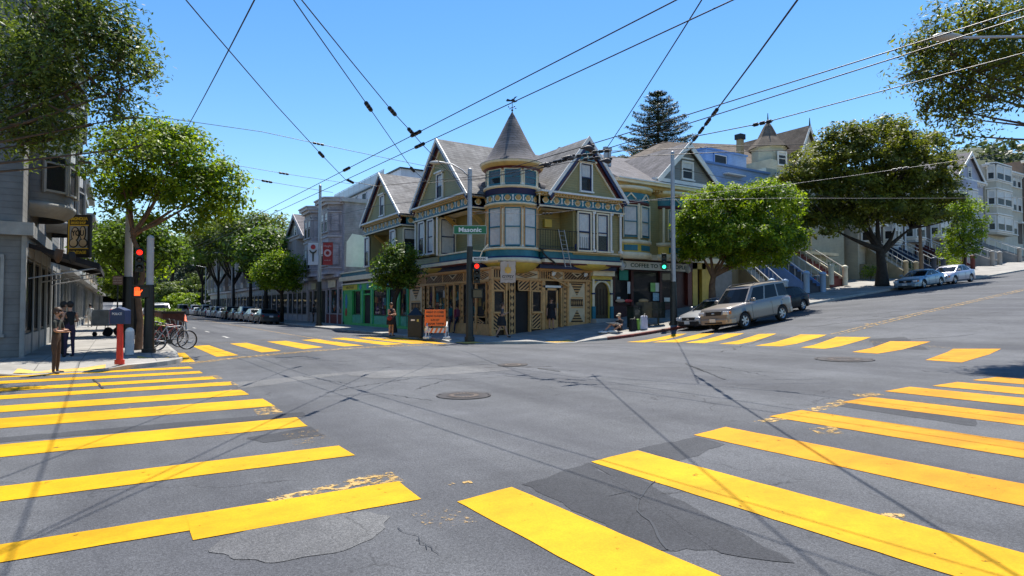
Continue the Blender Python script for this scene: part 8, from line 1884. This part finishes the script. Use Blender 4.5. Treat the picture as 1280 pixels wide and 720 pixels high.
    for k in keys: nm.materials.append(mts[k])
    VV = np.array(V); A_ = np.array([VV[a] for a, b in E]); B_ = np.array([VV[b] for a, b in E]); AB = B_ - A_; l2 = (AB ** 2).sum(1) + 1e-9
    for p in nm.polygons:
        c = np.array(p.center); t = np.clip(((c - A_) * AB).sum(1) / l2, 0, 1); d2 = ((A_ + AB * t[:, None] - c) ** 2).sum(1); i = int(d2.argmin()); a, b = E[i]; p.material_index = keys.index(part[a] if t[i] < .5 else part[b]); p.use_smooth = True
    nm.name = 'body'; bo = bpy.data.objects.new('body', nm); COL.objects.link(bo); bo.parent = e; WLOC[bo.name] = Vector((0, 0, 0))
    h = P['head']; f = Vector(J.get('face', (1, 0, 0))).normalized(); sd = Vector((-f.y, f.x, 0)).normalized(); Th = lambda q: h + f * q[0] + sd * q[1] + Vector((0, 0, 1)) * q[2]
    m = MB(Th)
    if not hat: m.ball((-.018, 0, .035), .102, hair, 14, 10, sc=(1.02, .92, 1.12))
    # keep the face clear
    m.v = [tuple(Vector(v_)) for v_ in m.v]
    keepf = [i for i, fc in enumerate(m.f) if not (sum(((Vector(m.v[q]) - h).dot(f)) for q in fc) / len(fc) > .035 and sum(m.v[q][2] for q in fc) / len(fc) < h.z + .075)]
    m.f = [m.f[i] for i in keepf]; m.m = [m.m[i] for i in keepf]; m.s = [m.s[i] for i in keepf]
    if longhair: m.tube([Th((-.05, 0, .06)), Th((-.08, 0, -.06)), Th((-.09, 0, -.2)), Th((-.09, 0, -.3))], [.09, .10, .085, .03], hair, 10)
    if hat: m.ball((-.01, 0, .055), .108, hat, 14, 8, sc=(1, .95, .85)); m.prism([(.05, -.07), (.17, -.05), (.17, .05), (.05, .07)], .055, .07, hat, ax=2)
    m.build('hair' if not hat else 'cap', e)
    if beard: q_ = MB(Th); q_.ball((.055, 0, -.085), .06, hair, 10, 8, sc=(.75, .9, .9)); q_.build('beard', e)
    if detail:
        m = MB(Th)
        m.ball((.092, 0, -.005), .017, skin, 8, 6, sc=(1.1, .8, 1.5))
        for s_ in (1, -1): m.ball((.082, .033 * s_, .02), .012, EYEW, 8, 6, sc=(.6, 1.2, .7)); m.ball((-.0, .088 * s_, .0), .022, skin, 8, 6, sc=(.8, .4, 1.3)); m.ball((.084, .033 * s_, .042), .016, hair, 6, 4, sc=(.5, 1.3, .3))
        m.ball((.083, 0, -.048), .02, LIP, 8, 6, sc=(.5, 1.2, .35)); m.build('face', e)
    if skirt or dress:
        c = P['pelvis']; m = MB(); zk = (P['knL'].z + P['knR'].z) / 2 + .1; m.lathe((c.x, c.y, 0), [(.15, c.z + .12), (.19, c.z), (.23, (c.z + zk) / 2), (.24, zk)], dress or legs, 18, sy=1.05); m.build('skirt', e, fixn=False)
    return e
def stand(lean=0., arms='down', stride=0., bend=0.):
    J = dict(pelvis=(0, 0, .95), chest=(.0 + lean, 0, 1.28), neck=(lean * 1.3, 0, 1.47), head=(lean * 1.4 + .02, 0, 1.62), shL=(lean, .17, 1.40), shR=(lean, -.17, 1.40),
             hpL=(0, .09, .88), hpR=(0, -.09, .88), knL=(.02 + stride * .55, .10, .50), knR=(.02 - stride * .3, -.10, .50), anL=(stride, .11, .085 + 0), anR=(-stride * .9, -.11, .085 + max(0, stride) * .12), toL=(stride + .17, .12, .04), toR=(-stride * .9 + .16, -.12, .045 + max(0, stride) * .02))
    if arms == 'down': J.update(elL=(lean - .02 - stride * .3, .23, 1.12), elR=(lean - .02 + stride * .3, -.23, 1.12), wrL=(lean + .06 - stride * .5, .25, .88), wrR=(lean + .06 + stride * .6, -.25, .88), haL=(lean + .08 - stride * .55, .25, .79), haR=(lean + .08 + stride * .66, -.25, .79))
    if arms == 'folded': J.update(elL=(.08, .25, 1.13), elR=(.08, -.25, 1.13), wrL=(.24, .03, 1.16), wrR=(.26, -.02, 1.11), haL=(.25, -.06, 1.17), haR=(.27, .07, 1.11))
    if arms == 'phone': J.update(elL=(.06, .22, 1.13), elR=(.06, -.22, 1.13), wrL=(.28, .06, 1.22), wrR=(.28, -.06, 1.22), haL=(.34, .03, 1.27), haR=(.34, -.03, 1.27))
    if arms == 'hold': J.update(elL=(-.02, .24, 1.12), elR=(.02, -.24, 1.12), wrL=(.06, .25, .88), wrR=(.24, -.1, 1.12), haL=(.08, .25, .79), haR=(.32, -.06, 1.14))
    return J
def at(px, py, fn=sz): p = G(px, py, fn=fn); return (p.x, p.y, p.z)
camdir = math.atan2(-CS, -SN)     # heading that looks back at the camera
right = math.atan2(-SN, CS)       # heading towards the right of the picture
# left pavement
person('bearded man in dark T-shirt and brown trousers, arms folded, at the left pavement edge', at(71, 467, gz), right + .25, stand(.02, 'folded'), cloth('dark_tee', (.025, .028, .02)), cloth('brown_trousers', (.075, .045, .028)), HAIRB, SKIN, shoes=cloth('grey_shoes', (.12, .11, .11)), sleeve=.5, beard=True, longhair=True, scale=.955)
person('dark-haired woman in black sleeveless top and purple-black trousers behind the bearded man', at(88, 446), PI / 2 + .5, stand(.0, 'hold'), cloth('black_top', (.01, .01, .012)), cloth('purple_black', (.03, .02, .045)), HAIRD, SKIN, sleeve=0, longhair=True, scale=.98)
person('person in black jacket standing between the bearded man and the dark-haired woman', at(80, 444), right + .9, stand(.0, 'down'), cloth('black_jacket', (.012, .012, .012)), cloth('black_trousers', (.015, .014, .016)), HAIRD, SKIN2, sleeve=1, scale=.98)
gp = 'people walking far down the left pavement'
for px_, py_, c1_, c2_, lb in ((98, 403, (.02, .02, .03), (.02, .02, .03), 'distant walker in dark clothes nearest the shop fronts'), (104, 402, (.03, .02, .02), (.03, .03, .05), 'distant walker in black beside the pale walker'), (108, 402, (.35, .2, .12), (.04, .04, .05), 'distant walker in a tan top'), (113, 409, (.55, .54, .5), (.5, .5, .48), 'walker dressed in white down the left pavement'), (92, 399, (.3, .05, .04), (.03, .03, .04), 'farthest walker in a red top by the shop fronts')):
    b = at(px_, py_); person(lb, b, random.choice([PI / 2, -PI / 2]), stand(.03, 'down', .22), cloth('w%d' % px_, c1_), cloth('v%d' % px_, c2_), sleeve=.6, group=gp, detail=False)
# in front of the green shop
person('woman in black dress, arms folded, beside the young tree at the green shop', at(489, 420), camdir + .9, stand(.0, 'folded'), cloth('black_dress', (.012, .011, .014)), cloth('black_dress', (.012, .011, .014)), HAIRB, SKIN, sleeve=0, leglen=.3, skirt=True, scale=.97)
x_, y_, z_ = at(489, 420); m = MB(); m.ball((x_ - .16, y_ - .2, z_ + .92), .14, cloth('red_bag', (.2, .03, .03)), 10, 8, sc=(1, .5, .9)); o = m.build('handbag', off=(x_, y_, z_)); tag(o, 'dark red handbag at the waist of the woman in the black dress', 'handbag')
# before the corner shop
bp = at(565, 416); person('person in a teal jacket and dark jeans seen from behind before the carved shop windows', bp, PI / 2 + .3, stand(.03, 'down', .12), cloth('teal', (.01, .12, .14)), cloth('dark_jeans', (.02, .03, .06)), HAIRD, SKIN2, sleeve=1, scale=1.02)
bq = at(572, 416.5); person('person with a rose-red top and navy jeans walking just right of the teal jacket', bq, PI / 2 + .1, stand(.04, 'down', .2), cloth('rose', (.28, .03, .06)), cloth('navy_jeans', (.015, .025, .06)), HAIRD, SKIN2, sleeve=.6, scale=.97)
m = MB(); m.cbox((bq[0] - .02, bq[1] - .22, bq[2] + 1.18), (.3, .16, .42), cloth('plum_pack', (.1, .03, .06))); o = m.build('backpack', off=bq, bevel=.05); tag(o, 'plum backpack worn by the walker in the rose-red top', 'backpack')
person('person in a white shirt and blue trousers just left of the lamp pole', at(578, 416), PI / 2 + .3, stand(.05, 'down', .24), cloth('white_shirt', (.6, .62, .68)), cloth('blue_trousers', (.03, .05, .12)), HAIRD, SKIN2, sleeve=1, scale=.98)
person('person in black mostly hidden behind the orange notice board', at(538, 418), PI / 2, stand(.0, 'down'), cloth('black_coat', (.012, .012, .012)), cloth('black_trousers', (.015, .014, .016)), HAIRD, SKIN2, sleeve=1, scale=1.04)
person('woman in grey top and black skirt striding past the corner shop door', at(627, 422), right, stand(.04, 'phone', .3), cloth('grey_top', (.07, .07, .08)), cloth('black_skirt', (.015, .014, .016)), HAIRB, SKIN, sleeve=.5, leglen=.3, skirt=True, scale=1.0)
person('woman in a dark dress standing still at the glazed side door of the corner shop', (20.25, 27.75, GBASE(20.2) - .02), camdir, stand(0, 'down'), cloth('black_dress', (.012, .011, .014)), cloth('black_dress', (.012, .011, .014)), HAIRB, SKIN, sleeve=.2, leglen=.3, skirt=True)
person('distant person in dark clothes on the pavement behind the parked row', (14.3, 68.5, .16), -PI / 2, stand(0, 'down', .1), cloth('dark_tee', (.025, .028, .02)), cloth('w_jeans', (.03, .05, .1)), sleeve=.5, detail=False)
person('person in dark coat by the mauve shop doorway', (15.7, 60.2, .16), PI, stand(0, 'down', .05), cloth('black_coat', (.012, .012, .012)), cloth('black_trousers', (.015, .014, .016)), sleeve=1, detail=False)
# seated man
xs_, _ = PY(776, 23.9); zs_ = sz(xs_, 23.9)
J = dict(pelvis=(0, 0, .13), chest=(.06, 0, .46), neck=(.10, 0, .65), head=(.15, 0, .79), shL=(.06, .17, .58), shR=(.06, -.17, .58), elL=(.2, .25, .34), elR=(.2, -.25, .34), wrL=(.42, .1, .36), wrR=(.42, -.1, .34), haL=(.5, .06, .36), haR=(.5, -.06, .33),
         hpL=(.05, .1, .12), hpR=(.05, -.1, .12), knL=(.42, .28, .30), knR=(.46, -.22, .42), anL=(.55, .0, .10), anR=(.86, -.25, .10), toL=(.68, -.06, .05), toR=(1.02, -.27, .07), face=(1, 0, -.35))
person('man in black T-shirt, shorts and pale cap sitting on the kerbside pavement, reading', (xs_, 23.9, zs_), camdir - .9, J, cloth('black_tee', (.012, .012, .014)), cloth('black_shorts', (.014, .014, .016)), HAIRB, SKIN, sleeve=.5, leglen=.5, hat=cloth('pale_cap', (.35, .3, .22)), scale=1.03)
d_ = Vector((math.cos(camdir - .9), math.sin(camdir - .9), 0)); s_ = Vector((-d_.y, d_.x, 0)); c0_ = Vector((xs_, 23.9, zs_)) + d_ * .55 + Vector((0, 0, .38)); T = lambda p: c0_ + d_ * p[0] + s_ * p[1] + Vector((0, 0, 1)) * p[2]
m = MB(T); m.add([(-.12, -.42, .0), (-.12, .42, 0), (.16, .42, .1), (.16, -.42, .1), (-.12, -.42, .015), (-.12, .42, .015), (.16, .42, .115), (.16, -.42, .115)], [(0, 1, 2, 3), (4, 7, 6, 5), (0, 4, 5, 1), (3, 2, 6, 7), (0, 3, 7, 4), (1, 5, 6, 2)], WP); o = m.build('drawing_board', off=c0_); tag(o, 'white board held across the lap of the seated man', 'board')
# birds resting on the wires
for px_, py_ in ((684, 205), (713, 196), (737, 184), (760, 200)):
    p = PH(px_, py_, Zw + .07); e = empty('pigeon', p, 'dark pigeon on the cables over the right gable of the corner house', 'bird', 'pigeons resting on the overhead wires'); WLOC[e.name] = Vector(p)
    BD = mat('pigeon_feathers', (.03, .03, .035), .6, var=.4, scale=20); m = MB(); m.ball(p, .09, BD, 12, 8, sc=(1.6, .8, .85)); m.ball(p + Vector((.13, 0, .08)), .045, BD, 10, 6); m.tube([p + Vector((-.1, 0, 0)), p + Vector((-.28, 0, -.04))], [.05, .02], BD, 6); m.tube([p + Vector((.16, 0, .08)), p + Vector((.2, 0, .075))], [.012, .003], BD, 5); m.build('body', e)
